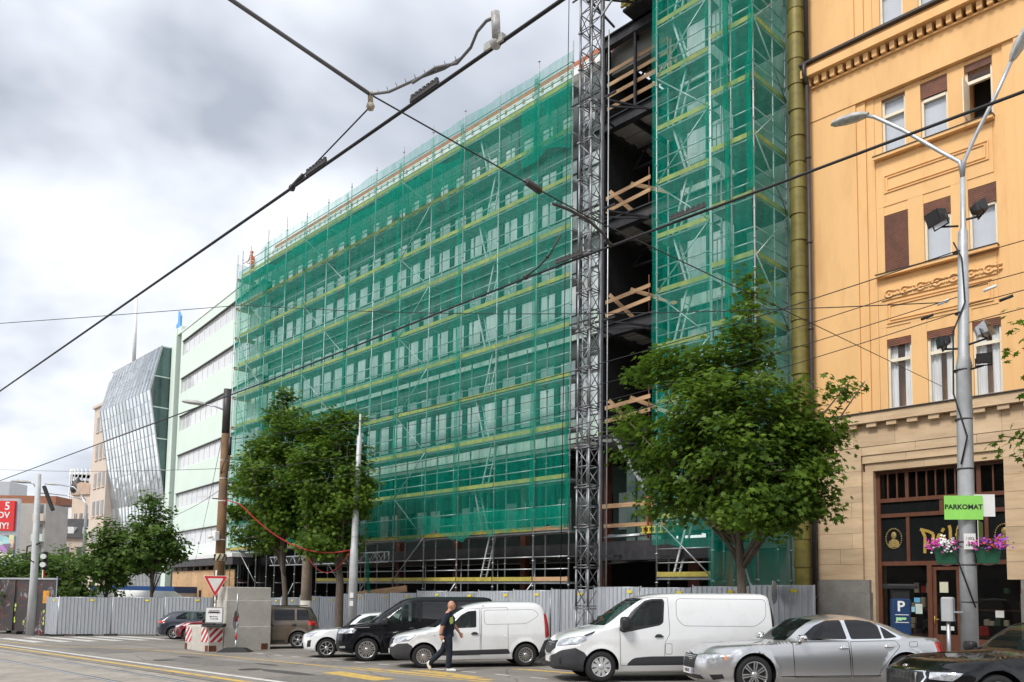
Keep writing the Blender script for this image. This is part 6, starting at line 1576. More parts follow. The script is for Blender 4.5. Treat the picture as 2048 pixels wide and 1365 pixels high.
fl_ = thing('street_lamp', 'pale tapered lamp post with a boat shaped head behind the graffiti hoarding', 'street lamp', (-53.1, 12.75, zg(-53)))
m_ = MB(); m_.path([(0, 0, 0), (.1, 0, 3.4), (.35, -.15, 9.3)], [.24, .21, .14], 10); m_.build('post', mat('pale lamp post', (.50, .51, .52), .6, 0, .15, 2), fl_)
m_ = MB(); m_.path([(.33, -.15, 8.4), (.15, -.35, 8.75), (0, -.5, 8.8)], .05, 8); m_.build('arm', M['galv'], fl_)
m_ = MB(); lamp_head(m_, (.05, -.45, 8.8), (-.66, -.75, .05), 1.15); m_.build('lamp_head', [M['lampshell'], M['lampgl']], fl_)
m_ = MB(); m_.bar((.6, .1, 8.6), (1.15, .5, 7.2), .16); m_.build('transformer_tube', M['black'], fl_)
m_ = MB(); m_.path([(.5, .1, 5.3), (-.1, -.4, 5.1), (-.1, -.4, 4.5), (.3, -.1, 4.2)], .05, 6); m_.build('cable_loop', M['black'], fl_)
dlp = thing('street_lamp', 'twin arm street lamp rising behind the far trees', 'street lamp', (-81.0, 23.4, zg(-80)))
m_ = MB(); m_.path([(0, 0, 0), (0, 0, 10.5), (-.3, -.4, 11.4)], [.2, .12, .08], 8); m_.build('post', M['galv'], dlp)
for p in ((-2.0, -1.7, 12.4), (-2.9, -2.2, 11.6)):
    m_ = MB(); m_.path([(-.1, -.1, 11.0), (p[0] * .5, p[1] * .5, p[2] - .2), p], .06, 6); m_.build('arm', M['galv'], dlp)
    m_ = MB(); lamp_head(m_, p, (-.7, -.7, .05), 1.6); m_.build('lamp_head', [M['lampshell'], M['lampgl']], dlp)
tl = thing('traffic_signal', 'slim white traffic signal with two hooded lamps behind the graffiti hoarding', 'traffic signal', (-55.8, 13.9, zg(-55.8)))
m_ = MB(); m_.tube((0, 0, 0), (0, 0, 5.0), .05, n=8); m_.build('post', M['white'], tl)
m_ = MB(); m_.cbox(.05, .3, -.15, .15, 3.9, 5.0, .04); m_.build('signal_box', M['black'], tl)
for z in (4.2, 4.7): m_ = MB(); m_.tube((.3, -.05, z), (.55, -.2, z), .14, .16, 10); m_.build('hood', M['white'], tl)
m_ = MB(); m_.box(.06, .2, -.02, .06, 3.0, 3.8); m_.build('red_tag', M['red'], tl)
# double lamp post on the pavement
rz_ = zg(-5.9) + KERB
rp = thing('lamp_post', 'tall grey twin lamp post with floodlights and flower boxes before the shop', 'street lamp', (-5.93, 19.4, rz_))
GPM = mat('galvanised lamp post', (.46, .48, .50), .5, .35, .16, 2.2, .1, 40, dirt=(.27, .26, .25), dirt_amt=.55)
H0 = rz_
m_ = MB(); m_.path([(0, 0, 0), (.02, 0, 4), (.05, 0, 6.75), (.06, 0, 6.8), (.06, 0, 7.05), (.12, 0, 9.85), (.13, 0, 9.95), (.15, 0, 11.1)], [.178, .165, .155, .17, .12, .10, .06, .052], 16); m_.build('shaft', GPM, rp)
for z in (1.6, 2.4, 2.9, 3.4, 3.7, 4.5, 5.6, 6.7, 8.0, 9.4): m_ = MB(); r_ = .18 if z < 6.8 else .12; m_.lathe([(r_ - .01, z), (r_, z + .008), (r_, z + .028), (r_ - .01, z + .036)], 16, c=(.02, 0, 0)); m_.build('strap', M['flash'], rp)
def arm(pts): 
    m2 = MB(); m2.path(pts, .045, 8); m2.build('lamp_arm', M['galv'], rp)
ARM = {'l': [(.15, 0, 11.1 - .0), (.1, 0, 11.5), (-.3, 0, 11.9), (-1.1, 0, 12.75), (-1.75, 0, 13.35), (-2.0, 0, 13.5)], 'r': [(.15, 0, 11.1), (.2, 0, 11.5), (.45, 0, 12.0), (.85, 0, 12.7), (1.2, 0, 13.4)]}
for k_ in ARM: arm(ARM[k_])
m_ = MB(); lamp_head(m_, (-1.9, 0, 13.48), (-1, 0, .12), .95); m_.build('lamp_head', [M['lampshell'], M['lampgl']], rp)
m_ = MB(); lamp_head(m_, (1.18, 0, 13.35), (.55, 0, .85), .95); m_.build('lamp_head', [M['lampshell'], M['lampgl']], rp)
M['floodgl'] = mat('floodlight glass', (.03, .032, .036), .12)
def flood(c, d, s_=.3, mt=None):
    r2 = thing('floodlight', flood.lab, 'floodlight', Vector(rp.location) + Vector(c), 0, 'floodlights clamped to the lamp post')
    d = Vector(d).normalized(); sd = d.cross(Vector((0, 0, 1))).normalized(); u_ = sd.cross(d)
    f = MB(); rings = [[tuple(d * t * s_ + sd * a * s_ * k1 + u_ * b * s_ * k1) for a, b in ((-.6, -.45), (.6, -.45), (.6, .45), (-.6, .45))] for t, k1 in ((-.55, .45), (-.35, .75), (.35, 1.0), (.45, 1.05))]
    f.loft(rings, True, 0, capa=True, capb=True); f.build('housing', mt or M['black'], r2)
    f = MB(); f.prism([(-.55, -.4), (.55, -.4), (.55, .4), (-.55, .4)], lambda u, v, q_: tuple(sd * u * s_ + u_ * v * s_ + d * (s_ * .452 + q_)), 0, .006); f.build('lens', M['floodgl'], r2)
    f = MB(); to = Vector((-c[0] + .08, -c[1], -c[2] + c[2])); f.path([tuple(sd * .65 * s_), tuple(sd * .65 * s_ - u_ * s_ * .7), tuple(-sd * .65 * s_ - u_ * s_ * .7), tuple(-sd * .65 * s_)], .018, 5); f.path([tuple(-u_ * s_ * .7), (to.x * .9, to.y * .9, -s_ * .8)], .025, 5); f.build('bracket', M['black'], r2)
for flood.lab, c, d, s_, mt in (('black floodlight tilted down at the head of the lamp post', (-.32, -.2, 10.28), (-.5, -.8, -.35), .42, None), ('small black floodlight turned to the house at the head of the lamp post', (.42, .1, 10.35), (.75, .5, .25), .34, None),
        ('small black floodlight half way up the lamp post facing the scaffold', (-.3, -.15, 7.4), (-.8, -.5, -.1), .3, None), ('floodlight with bare metal front half way up the lamp post', (.5, -.1, 7.5), (.9, -.1, .3), .36, M['galv']), ('black floodlight hanging lowest on the lamp post bracket', (.48, -.1, 6.9), (.3, -.8, -.35), .3, None)):
    flood(c, d, s_ * .8, mt)
for (z, x0, x1, ya, nm, lab, c_) in ((3.66, -.37, .42, -.24, 'PARKOMAT', 'lime green sign reading PARKOMAT strapped to the lamp post', (.28, .68, .12)),):
    sg = thing('parking_sign', lab, 'sign', Vector(rp.location) + Vector((0.06, -.24, z)), math.radians(46 - 8))
    f = MB(); f.box(-.42, .36, -.01, .0, -.27, .25); f.build('sign_plate', mat('lime sign', c_, .45), sg)
    me = text_mesh(nm, .145, bold=.004); me.materials.append(M['black']); inst('lettering', me, sg, (-.03, -.012, .0), (math.radians(90), 0, 0))
    f = MB(); f.box(.2, .62, .03, .04, -.2, .28); f.build('grey_back_plate', M['white'], sg)
sg = thing('parking_sign', 'olive green sign turned away below the lime sign on the lamp post', 'sign', Vector(rp.location) + Vector((.25, .1, 3.10)), math.radians(100))
f = MB(); f.box(-.36, .36, -.01, 0, -.3, .26); f.build('sign_plate', mat('olive sign', (.12, .20, .03), .5), sg)
f = MB(); f.box(-.36, .36, .001, .01, -.3, .26); f.build('sign_back', M['white'], sg)
pq = MB(); pq.box(-.12, .12, -.01, 0, -.17, .17); 
pk = tag(pq.build('number_plaque', M['white']), 'small white number plaque on the lamp post between flower boxes', 'plaque'); pk.location = Vector(rp.location) + Vector((-.0 + .12, -.19, 2.92)); pk.rotation_euler = (0, 0, math.radians(40))
for t, z in (('1303', .06), ('44', -.08)):
    me = text_mesh(t, .085, extrude=.001); me.materials.append(M['black']); inst('lettering', me, pk, (0, -.013, z), (math.radians(90), 0, 0))
petal = {'magenta': mat('magenta petals', (.50, .03, .30), .6, 0, .2), 'white': M['white'], 'violet': mat('violet petals', (.30, .05, .45), .6), 'red': mat('red petals', (.6, .04, .03), .6)}
leafm = mat('flower leaves', (.05, .13, .03), .6, 0, .3, 9)
for sx, lab, cols in ((-1, 'green flower box with magenta and white petunias on the lamp post', ('magenta', 'white', 'white', 'magenta')), (1, 'green flower box with violet and red petunias on the lamp post', ('violet', 'red', 'violet', 'magenta'))):
    fb = thing('flower_box', lab, 'flower box', Vector(rp.location) + Vector((sx * .40, .02 * sx, 2.45)), math.radians(20), 'flower boxes on the lamp post')
    fb.scale = (.76, .76, .76)
    f = MB(); f.loft([[(-.26, -.13, 0), (.26, -.13, 0), (.26, .13, 0), (-.26, .13, 0)], [(-.33, -.18, .42), (.33, -.18, .42), (.33, .18, .42), (-.33, .18, .42)]], True, 0, capa=True); f.box(-.35, .35, -.2, .2, .40, .45); f.build('trough', mat('green trough', (.012, .085, .045), .45), fb)
    f = MB()
    for _ in range(420):
        p = Vector((rnd.gauss(0, .2), rnd.gauss(-.02, .15), .47 + abs(rnd.gauss(0, .09)))); a = Vector((rnd.uniform(-1, 1), rnd.uniform(-1, 1), rnd.uniform(-.4, 1))).normalized() * .035; b_ = a.cross(Vector((rnd.random(), rnd.random(), 1))).normalized() * .025
        f.add([p - a, p - b_, p + a, p + b_], [(0, 1, 2, 3)])
    stuff(f.build('foliage', leafm, fb))
    for ci, cn in enumerate(cols):
        f = MB(); ox = sx * (.30 - .18 * ci)
        for _ in range(60):
            p = Vector((ox + rnd.gauss(0, .11), rnd.gauss(-.06, .15), .55 + rnd.gauss(0, .09))); n_ = Vector((rnd.gauss(0, .5), -.8, .7)).normalized(); a = n_.cross(Vector((1, .1, .2))).normalized(); b_ = n_.cross(a)
            f.add([p + (a * math.cos(t) + b_ * math.sin(t)) * (.042 if k % 2 else .03) for k, t in enumerate([math.pi * k / 5 for k in range(10)])], [tuple(range(10))])
        stuff(f.build('petals', petal[cn], fb))
    f = MB(); f.bar((-sx * .3, 0, .1), (-sx * .5, 0, .1), .04); f.path([(-.2, -.1, -.02), (0, -.12, -.06), (.2, -.1, -.02)], .015, 5); f.build('bracket', M['flash'], fb)
f = MB(); f.path([(-.02, -.2, 9.6), (.13, -.16, 9.2), (.16, -.14, 8.2), (-.1, -.13, 7.6), (-.12, -.17, 6.2), (.14, -.2, 5.2), (.0, -.2, 4.6)], .018, 5); f.path([(-.1, -.2, 3.2), (-.15, -.2, 2.6), (.2, -.2, 1.5)], .018, 5); f.build('cable', M['cable'], rp)
jb = thing('junction_box', 'grey junction box on a short post beside the lamp post', 'junction box', (-6.28, 19.2, rz_))
f = MB(); f.tube((0, 0, 0), (0, 0, 1.25), .045, n=8); f.build('post', M['galv'], jb); f = MB(); f.cbox(-.12, .12, -.1, .1, 1.2, 1.72, .03); f.build('box', mat('grey box', (.40, .41, .42), .5), jb); f = MB(); f.bar((.1, 0, 1.4), (.38, .1, 1.4), .04); f.build('clamp', M['galv'], jb)
pm_ = thing('parking_meter', 'dark blue parking meter with a white P under a black solar cap', 'parking meter', (-7.7, 20.3, zg(-7.7) + KERB), math.radians(34))
f = MB(); f.cbox(-.2, .2, -.15, .15, 0, 1.72, .03); f.build('cabinet', mat('meter blue', (.012, .045, .13), .4), pm_)
f = MB(); f.cbox(-.19, .19, -.14, .14, 1.72, 1.95, .02); f.cbox(-.36, .36, -.2, .2, 1.95, 2.06, .04); f.build('solar_cap', M['black'], pm_)
f = MB(); f.box(.201, .206, -.1, .1, 1.3, 1.65); f.build('side_panel', M['galv'], pm_)
for t, s_, z, mt in (('P', .34, 1.52, M['white']), ('pass', .13, 1.24, mat('mint print', (.45, .8, .4), .5))):
    me = text_mesh(t, s_, bold=.008, extrude=.002); me.materials.append(mt); inst('lettering', me, pm_, (-.02, -.154, z), (math.radians(90), 0, 0))
for z in (1.33, 1.15): f = MB(); f.box(-.15, .15, -.156, -.152, z - .008, z + .008); f.build('print_line', M['white'], pm_)
es = thing('round_sign', 'round sign seen edge on in front of the hoarding near the ochre house', 'sign', (-12.4, 22.9, zg(-12.4) + KERB), math.radians(104))
f = MB(); f.tube((0, 0, 0), (0, 0, 2.3), .03, n=8); f.build('post', M['galv'], es); f = MB(); f.lathe([(.001, -.05), (.33, -.05), (.35, -.035), (.001, -.035)], 24, c=(0, 0, 1.95), axis='y'); f.build('disc', M['galv'], es)
for z in (1.85, 2.1): f = MB(); f.bar((-.18, -.02, z), (.18, -.02, z), .03, .04); f.build('stiffener', M['galv'], es)
# site cabins beyond the fence
cbn = thing('site_cabin', 'white site cabin with a blue roof band behind the shiny fence', 'cabin', (-62.5, 21.4, zg(-62)), math.radians(18))
f = MB(); f.box(-4.6, 4.6, 0, 2.6, 0, 2.7); f.build('shell', mat('cabin grey', (.55, .56, .56), .5, 0, .08), cbn); f = MB(); f.box(-4.65, 4.65, -.06, 2.66, 2.7, 3.15); f.build('roof_band', mat('cabin blue', (.02, .07, .22), .45), cbn)
for x in (-3.4, .6): f = MB(); f.box(x, x + 1.6, -.04, -.005, 1.3, 2.3); f.build('window', M['white'], cbn)
tp = thing('tarpaulin_stack', 'white tarpaulin over stacked material behind the shiny fence', 'tarpaulin', (-56.3, 18.6, zg(-56)), math.radians(20))
f = MB(); f.loft([[(-4, 0, 0), (4, 0, 0), (4, 2, 0), (-4, 2, 0)], [(-4, 0, 2.0), (4, 0, 2.1), (4, 2, 2.1), (-4, 2, 2.0)], [(-3.6, .6, 2.75), (3.4, .6, 2.7), (3.4, 1.4, 2.7), (-3.6, 1.4, 2.75)]], True, 0, capb=True); f.build('sheet', M['white'], tp)

# ------------------------------------------------------------------ overhead wires
def wire(name, label, pts, r, cat='wire', m=None):
    f = MB(); f.path(pts, r, 6); return tag(f.build(name, m or M['cable']), label, cat)
w1 = wire('contact_wire', 'thick black contact wire crossing the sky in front of the scaffold', [(-90, 4.75, 7.0), (-40, 4.75, 7.0), (-9.0, 4.76, 7.0), (10, 4.76, 7.0)], .019)
w2 = wire('contact_wire', 'thinner contact wire running over the parked vehicles towards the lamp post', [(-120, 9.3, 7.0), (-44, 9.1, 7.0), (-18, 9.05, 6.99), (-9, 8.85, 7.0), (6, 8.95, 7.0)], .017)
wire('span_wire', 'doubled feeder cable slung across the tramway from the kerb', [(-7.23, -2, 8.5), (-7.23, 1.2, 7.95), (-7.23, 3.1, 7.62), (-7.23, 4.7, 7.39)], .022, m=mat('grey cable', (.12, .12, .125), .5))
wire('span_wire', 'thin span wire from the feeder joint to the hoist mast', [(-7.23, 4.7, 7.39), (-7.23, 7.17, 7.28), (-7.23, 8.36, 7.24), (-7.6, 14, 7.6), (-8.5, 26, 8.4)], .009)
f = MB(); f.path([(-7.23, 7.6, 7.18), (-7.22, 7.9, 7.2), (-7.2, 8.3, 7.17), (-7.2, 8.62, 7.08), (-7.2, 8.72, 7.0)], .022, 6); f.tube((-7.23, 7.1, 7.3), (-7.23, 7.35, 7.26), .05, n=7); f.tube((-7.23, 8.68, 7.02), (-7.23, 8.82, 6.99), .03, n=6)
tag(f.build('wire_steady', M['flash']), 'curved steady arm holding the thinner contact wire', 'bracket')
f = MB(); f.path([(-7.23, 4.7, 7.39), (-6.9, 4.72, 7.28), (-6.4, 4.75, 7.22), (-6.0, 4.74, 7.12), (-5.75, 4.74, 7.1)], .015, 6); f.path([(-6.5, 4.73, 7.2), (-6.1, 4.71, 7.16), (-5.8, 4.74, 7.08), (-5.6, 4.74, 7.14), (-5.5, 4.73, 7.24), (-5.36, 4.72, 7.27), (-5.27, 4.72, 7.25)], .016, 6)
for k in range(9): t = k / 8; f.tube((-7.1 + t * 1.3, 4.73, 7.35 - t * .25), (-7.1 + t * 1.3, 4.71, 7.385 - t * .25), .005, n=4)
tag(f.build('feeder_cable', mat('grey feeder', (.16, .16, .165), .5)), 'twisted feeder cable looping from the joint to the contact wire', 'cable')
f = MB(); f.tube((-5.24, 4.74, 7.03), (-5.22, 4.70, 7.27), .042, n=10); f.ball((-5.26, 4.75, 7.02), .06, 8); f.bar((-5.4, 4.75, 7.03), (-5.15, 4.75, 7.02), .05, .07); tag(f.build('wire_clamp', mat('grey clamp', (.42, .42, .40), .5, 0, .3, 20)), 'grey clamp with a stub tube on the thick contact wire', 'clamp')
f = MB(); f.tube((-7.23, 4.7, 7.42), (-7.25, 4.72, 7.30), .03, n=8); f.ball((-7.25, 4.72, 7.27), .05, 8); tag(f.build('insulator', mat('cream insulator', (.45, .40, .30), .5, 0, .4, 20)), 'small round insulator where the cables meet', 'insulator')
wire('bridle_wire', 'short stay wire from the cable joint down to the contact wire', [(-7.25, 4.72, 7.27), (-8.5, 4.75, 7.08), (-8.95, 4.76, 7.03)], .009)
for x0, x1, lab in ((-6.55, -6.1, 'ribbed splice on the contact wire beside the feeder cable'), (-8.65, -8.2, 'ribbed splice on the contact wire beside the stay wire')):
    f = MB(); f.bar((x0, 4.75, 7.03), (x1, 4.75, 7.03), .03, .04)
    for k in range(7): x = lerp(x0, x1, (k + .5) / 7); f.box(x - .02, x + .02, 4.735, 4.765, 7.045, 7.085)
    tag(f.build('wire_splice', M['flash']), lab, 'splice')
f = MB(); f.tube((-9.05, 4.76, 7.0), (-8.75, 4.76, 7.06), .03, n=8); f.ball((-9.02, 4.76, 7.0), .045, 8); tag(f.build('stay_clamp', M['flash']), 'clamp joining the stay wire to the contact wire', 'clamp')
for x0, lab in ((-8.3, 'ribbed splice on the thinner contact wire before the hoist mast'), (-6.2, 'ribbed splice on the thinner contact wire before the tower')):
    f = MB(); f.bar((x0, 8.8, 7.03), (x0 + .55, 8.8, 7.03), .03, .04)
    for k in range(7): x = x0 + .04 + k * .08; f.box(x - .02, x + .02, 8.785, 8.815, 7.045, 7.085)
    tag(f.build('wire_splice', M['flash']), lab, 'splice')
f = MB(); f.path([(-9.0, 8.85, 7.02), (-8.7, 8.84, 7.1), (-8.45, 8.83, 7.22), (-8.2, 8.8, 7.45)], .014, 5); f.ball((-9.0, 8.85, 7.02), .05, 6); f.ball((-8.5, 8.83, 7.2), .035, 6); tag(f.build('stay_clamp', M['flash']), 'clamp with upturned stay on the thinner contact wire', 'clamp')
LP = Vector(rp.location)
wire('stay_wire', 'level span wire drawn across the whole street above the trees', sag((-40, .5, 10.9), (-28, 13, 12.4), .05, 6) + sag((-28, 13, 12.4), (-6.2, 19.5, 8.7), .3, 10)[1:], .012)
for k, (q, zl, r_) in enumerate((((-34.5, 15.6, 8.6), 9.75, .012), ((-34.5, 15.6, 7.2), 8.7, .010), ((-29.9, 19.5, 8.9), 9.2, .010), ((-34.6, 15.7, 6.4), 8.35, .010))):
    wire('stay_wire', ('upper stay wire from the brown pole to the lamp post', 'second stay wire from the brown pole to the lamp post', 'stay wire from the slim grey pole to the lamp post', 'lowest stay wire from the brown pole to the lamp post')[k], sag(q, LP + Vector((0, -.1, zl - LP.z)), .7 if k != 2 else .5), r_)
for k, (z, y) in enumerate(((9.6, 20.4), (8.9, 20.0), (8.5, 19.6), (8.1, 19.2))):
    wire('stay_wire', ('top stay wire leaving the lamp post away from the scaffold', 'upper middle stay wire leaving the lamp post', 'lower middle stay wire leaving the lamp post', 'lowest stay wire leaving the lamp post')[k], sag(LP + Vector((.1, 0, z - LP.z)), (9, y, z + 1.1), .1, 6), .010)
for k, (x, z) in enumerate(((-6.6, 8.42), (-6.25, 8.68), (-5.3, 8.75), (-5.0, 8.45))):
    f = MB(); f.tube((x - .13, 19.38, z - .02), (x + .13, 19.38, z + .03), .035, n=8); tag(f.build('insulator', M['white'] if k in (1, 2) else M['black']), ('black sleeve insulator on the stay wire before the ochre house', 'white insulator on the stay wire short of the lamp post', 'white insulator on the stay wire past the lamp post', 'black sleeve insulator on the stay wire past the lamp post')[k], 'insulator')
wire('tram_wire', 'thin wire from the brown pole over the far trees', sag((-34.6, 15.5, 7.3), (-90, 14, 13), .3), .012)
wire('tram_wire', 'wire from the brown pole towards the faceted glass house', sag((-34.7, 15.6, 6.5), (-72, 25.5, 8), .6), .012)
wire('tram_wire', 'wire rising from the mint house to the brown pole', sag((-34.6, 15.5, 9.6), (-60, 24.9, 3.6), .3), .012)
rc = wire('red_hose', 'red flexible cable conduit slung from the brown pole to the slim grey pole', [(-34.7, 15.5, 5.2), (-34.45, 15.6, 5.9), (-34.1, 16.0, 5.75)] + sag((-33.9, 16.2, 5.55), (-30.4, 19.4, 3.75), .75, 12), .03, 'hose', mat('red hose', (.42, .02, .02), .5))
wire('red_hose', 'short red conduit looping from the stub pole to the slim grey pole', sag((-34.0, 19.5, 3.5), (-30.45, 19.4, 3.6), .75, 12), .026, 'hose', M['red'])

# ------------------------------------------------------------------ trees
def leaf_mat(name, a, b):
    m, n, l, bs_ = newmat(name)
    ge = n.new('ShaderNodeNewGeometry'); rr_ = n.new('ShaderNodeValToRGB'); l.new(ge.outputs['Random Per Island'], rr_.inputs[0])
    el = rr_.color_ramp.elements; el[0].color = (*a, 1); el[1].color = (*b, 1)
    tcl = n.new('ShaderNodeTexCoord'); nl = n.new('ShaderNodeTexNoise'); nl.inputs['Scale'].default_value = .9; nl.inputs['Detail'].default_value = 3; l.new(tcl.outputs['Object'], nl.inputs['Vector'])
    ml = n.new('ShaderNodeMapRange'); ml.inputs['From Min'].default_value = .35; ml.inputs['From Max'].default_value = .68; l.new(nl.outputs['Fac'], ml.inputs['Value'])
    ad = n.new('ShaderNodeMath'); ad.operation = 'MULTIPLY_ADD'; ad.inputs[1].default_value = .55; l.new(ge.outputs['Random Per Island'], ad.inputs[0])
    m5 = n.new('ShaderNodeMath'); m5.operation = 'MULTIPLY'; m5.inputs[1].default_value = .5; l.new(ml.outputs[0], m5.inputs[0]); l.new(m5.outputs[0], ad.inputs[2]); l.new(ad.outputs[0], rr_.inputs[0])
    l.new(rr_.outputs[0], bs_.inputs['Base Color']); bs_.inputs['Roughness'].default_value = .55; bs_.inputs['Specular IOR Level'].default_value = .3
    t = n.new('ShaderNodeBsdfTranslucent'); l.new(rr_.outputs[0], t.inputs[0]); mx = n.new('ShaderNodeMixShader'); mx.inputs[0].default_value = .45
    l.new(bs_.outputs[0], mx.inputs[1]); l.new(t.outputs[0], mx.inputs[2]); l.new(mx.outputs[0], n['Material Output'].inputs['Surface'])
    return m
LEAFA = leaf_mat('maple leaf', (.034, .082, .011), (.18, .295, .032))
LEAFB = leaf_mat('far leaf', (.045, .10, .018), (.15, .25, .04))
BARK = mat('maple bark', (.12, .095, .075), .9, 0, .35, 6, .5, 25, stretch=(3, 3, .6))
STAR = np.array([(0, -.9), (.22, -.42), (.72, -.38), (.42, .02), (.85, .42), (.3, .38), (0, 1.0), (-.3, .38), (-.85, .42), (-.42, .02), (-.72, -.38), (-.22, -.42)])
KITE = np.array([(0, -.9), (.55, .0), (0, 1.0), (-.55, .0)])
def tree(name, label, base, blobs, nclu, nleaf, size, seed, lm, trunk_r, fork=2.2, shape=STAR, group=None, clr=.42, lean=(0, 0)):
    rg = np.random.RandomState(seed); rr_ = random.Random(seed)
    root = thing(name, label, 'tree', base, 0, group)
    B = np.array([[*b[0], *b[1]] for b in blobs], float); vol = B[:, 3] * B[:, 4] * B[:, 5]; pr = vol ** .8 / (vol ** .8).sum()
    cl = []
    for _ in range(nclu):
        b = B[rg.choice(len(B), p=pr)]; d = rg.normal(size=3); d /= np.linalg.norm(d); t = rg.uniform(.25, 1.0) ** .55
        cl.append(b[:3] + d * t * b[3:] * (1 + .12 * rg.normal()))
    cl = np.array(cl); cen = (B[:, :3] * vol[:, None]).sum(0) / vol.sum()
    k = rg.randint(0, nclu, nleaf); off = rg.normal(size=(nleaf, 3)) * clr * np.array([.62, .62, .34])
    P = cl[k] + off
    out = cl[k] - cen; out /= np.linalg.norm(out, axis=1)[:, None] + 1e-6
    nrm = out * .5 + np.array([0, 0, .9]) + rg.normal(size=(nleaf, 3)) * .42; nrm /= np.linalg.norm(nrm, axis=1)[:, None]
    tv = rg.normal(size=(nleaf, 3)); tv -= nrm * (tv * nrm).sum(1)[:, None]; tv /= np.linalg.norm(tv, axis=1)[:, None]; bv = np.cross(nrm, tv)
    sc_ = size * rg.uniform(.65, 1.2, nleaf); ns = len(shape)
    V = P[:, None, :] + sc_[:, None, None] * (shape[None, :, 0, None] * tv[:, None, :] + shape[None, :, 1, None] * bv[:, None, :] - .25 * (shape[None, :, 0, None] ** 2 + .6 * shape[None, :, 1, None] ** 2) * nrm[:, None, :])
    V = (V - np.array(base)).reshape(-1, 3)
    me = bpy.data.meshes.new('crown'); me.vertices.add(len(V)); me.vertices.foreach_set('co', V.ravel()); me.loops.add(len(V)); me.loops.foreach_set('vertex_index', np.arange(len(V))); me.polygons.add(nleaf); me.polygons.foreach_set('loop_start', np.arange(nleaf) * ns)
    me.materials.append(lm); me.update(calc_edges=True); me.validate()
    inst('crown', me, root)
    f = MB(); bx = Vector(base); top = Vector(cen) - bx
    fk = Vector((lean[0] * fork, lean[1] * fork, fork))
    f.path([(0, 0, -.05), (0.02, 0, .3), tuple(fk * .6), tuple(fk), tuple(fk.lerp(top, .55)), tuple(top + Vector((0, 0, .8)))], [trunk_r * 1.35, trunk_r * 1.05, trunk_r, trunk_r * .9, trunk_r * .6, trunk_r * .18], 10); f.build('trunk', BARK, root)
    for b in B:
        tgt = Vector(b[:3]) - bx
        for _ in range(3):
            st_ = fk.lerp(top, rr_.uniform(.0, .6)); e = tgt + Vector((rr_.gauss(0, .5) * b[3], rr_.gauss(0, .5) * b[4], rr_.uniform(-.2, .7) * b[5]))
            md = st_.lerp(e, .5) + Vector((rr_.gauss(0, .2), rr_.gauss(0, .2), .25))
            f = MB(); f.path([st_, md, e], [trunk_r * .42, trunk_r * .25, .012], 6); f.build('limb', BARK, root)
            for _ in range(5):
                c2 = cl[rr_.randrange(nclu)]; c2 = Vector(c2) - bx
                if (c2 - md).length < 2.0: f = MB(); f.path([md, md.lerp(c2, .5) + Vector((0, 0, .08)), c2], [.03, .018, .006], 5); f.build('branch', BARK, root)
    return root
tree('maple_tree', 'leafy maple with a tall leading shoot in front of the scaffold tower', (-11.4, 19.5, zg(-11.4) + KERB), [((-11.6, 19.3, 6.2), (2.1, 1.9, 2.0)), ((-11.25, 19.5, 9.1), (.5, .5, 1.6)), ((-13.8, 19.4, 8.5), (.9, .8, .6)), ((-12.4, 19.5, 8.1), (.9, .9, .7)), ((-14.6, 19.3, 7.0), (.75, .7, .45)), ((-14.4, 19.3, 5.9), (.8, .7, .5)), ((-8.7, 19.5, 6.9), (.5, .5, .55)), ((-9.6, 19.5, 6.2), (.8, .8, .7)), ((-10.6, 19.2, 4.3), (1.6, 1.5, .8)), ((-13.0, 19.3, 4.7), (1.1, 1.1, .7)), ((-9.6, 19.4, 4.9), (.8, .9, .8))], 330, 25000, .105, 3, LEAFA, .13, 2.4, clr=.42, lean=(-.03, 0))
tree('maple_tree', 'leafy maple with two forked stems beside the brown pole', (-36.0, 19.5, zg(-36) + KERB), [((-36.9, 19.5, 7.0), (2.1, 1.9, 2.6)), ((-37.4, 19.5, 10.9), (.6, .6, 1.3)), ((-40.2, 19.5, 7.6), (1.0, .9, .9)), ((-38.8, 19.5, 9.0), (.9, .9, .9)), ((-39.6, 19.4, 6.0), (1.1, 1.0, .7)), ((-38.4, 19.4, 4.6), (1.3, 1.2, .8)), ((-35.6, 19.4, 9.9), (.9, .9, 1.0))], 270, 18000, .13, 5, LEAFA, .14, 2.2, clr=.48, lean=(-.05, 0))
tree('maple_tree', 'leafy maple behind the slim grey pole', (-31.4, 19.6, zg(-31) + KERB), [((-32.5, 19.6, 6.8), (2.0, 1.8, 2.3)), ((-31.3, 19.6, 9.3), (.8, .8, .8)), ((-33.3, 19.6, 9.2), (.9, .9, 1.0)), ((-30.4, 19.5, 6.4), (.8, .8, 1.3)), ((-32.4, 19.5, 4.1), (1.6, 1.3, .8))], 230, 15500, .13, 8, LEAFA, .18, 2.6, clr=.48)
tree('maple_tree', 'maple reaching over the pavement past the lamp post', (-.9, 20.5, zg(-1) + KERB), [((-1.2, 20.5, 6.4), (3.0, 2.4, 2.2)), ((-4.6, 20.6, 8.0), (.6, .6, .7)), ((-4.7, 20.5, 5.6), (.7, .7, .6)), ((-2.0, 20.5, 8.3), (2.0, 1.6, 1.2))], 160, 6500, .11, 12, LEAFA, .17, 2.6, clr=.5)
tree('street_tree', 'taller of the two young trees before the glass house', (-51.1, 18.7, zg(-51)), [((-51.1, 18.7, 4.6), (1.9, 1.8, 2.0)), ((-51.3, 18.7, 6.9), (1.0, 1.0, 1.2)), ((-50.0, 19.2, 4.4), (1.0, 1.0, .9)), ((-51.8, 18.3, 3.6), (1.2, 1.2, .9))], 130, 5200, .17, 15, LEAFB, .12, 2.0, KITE, clr=.5)
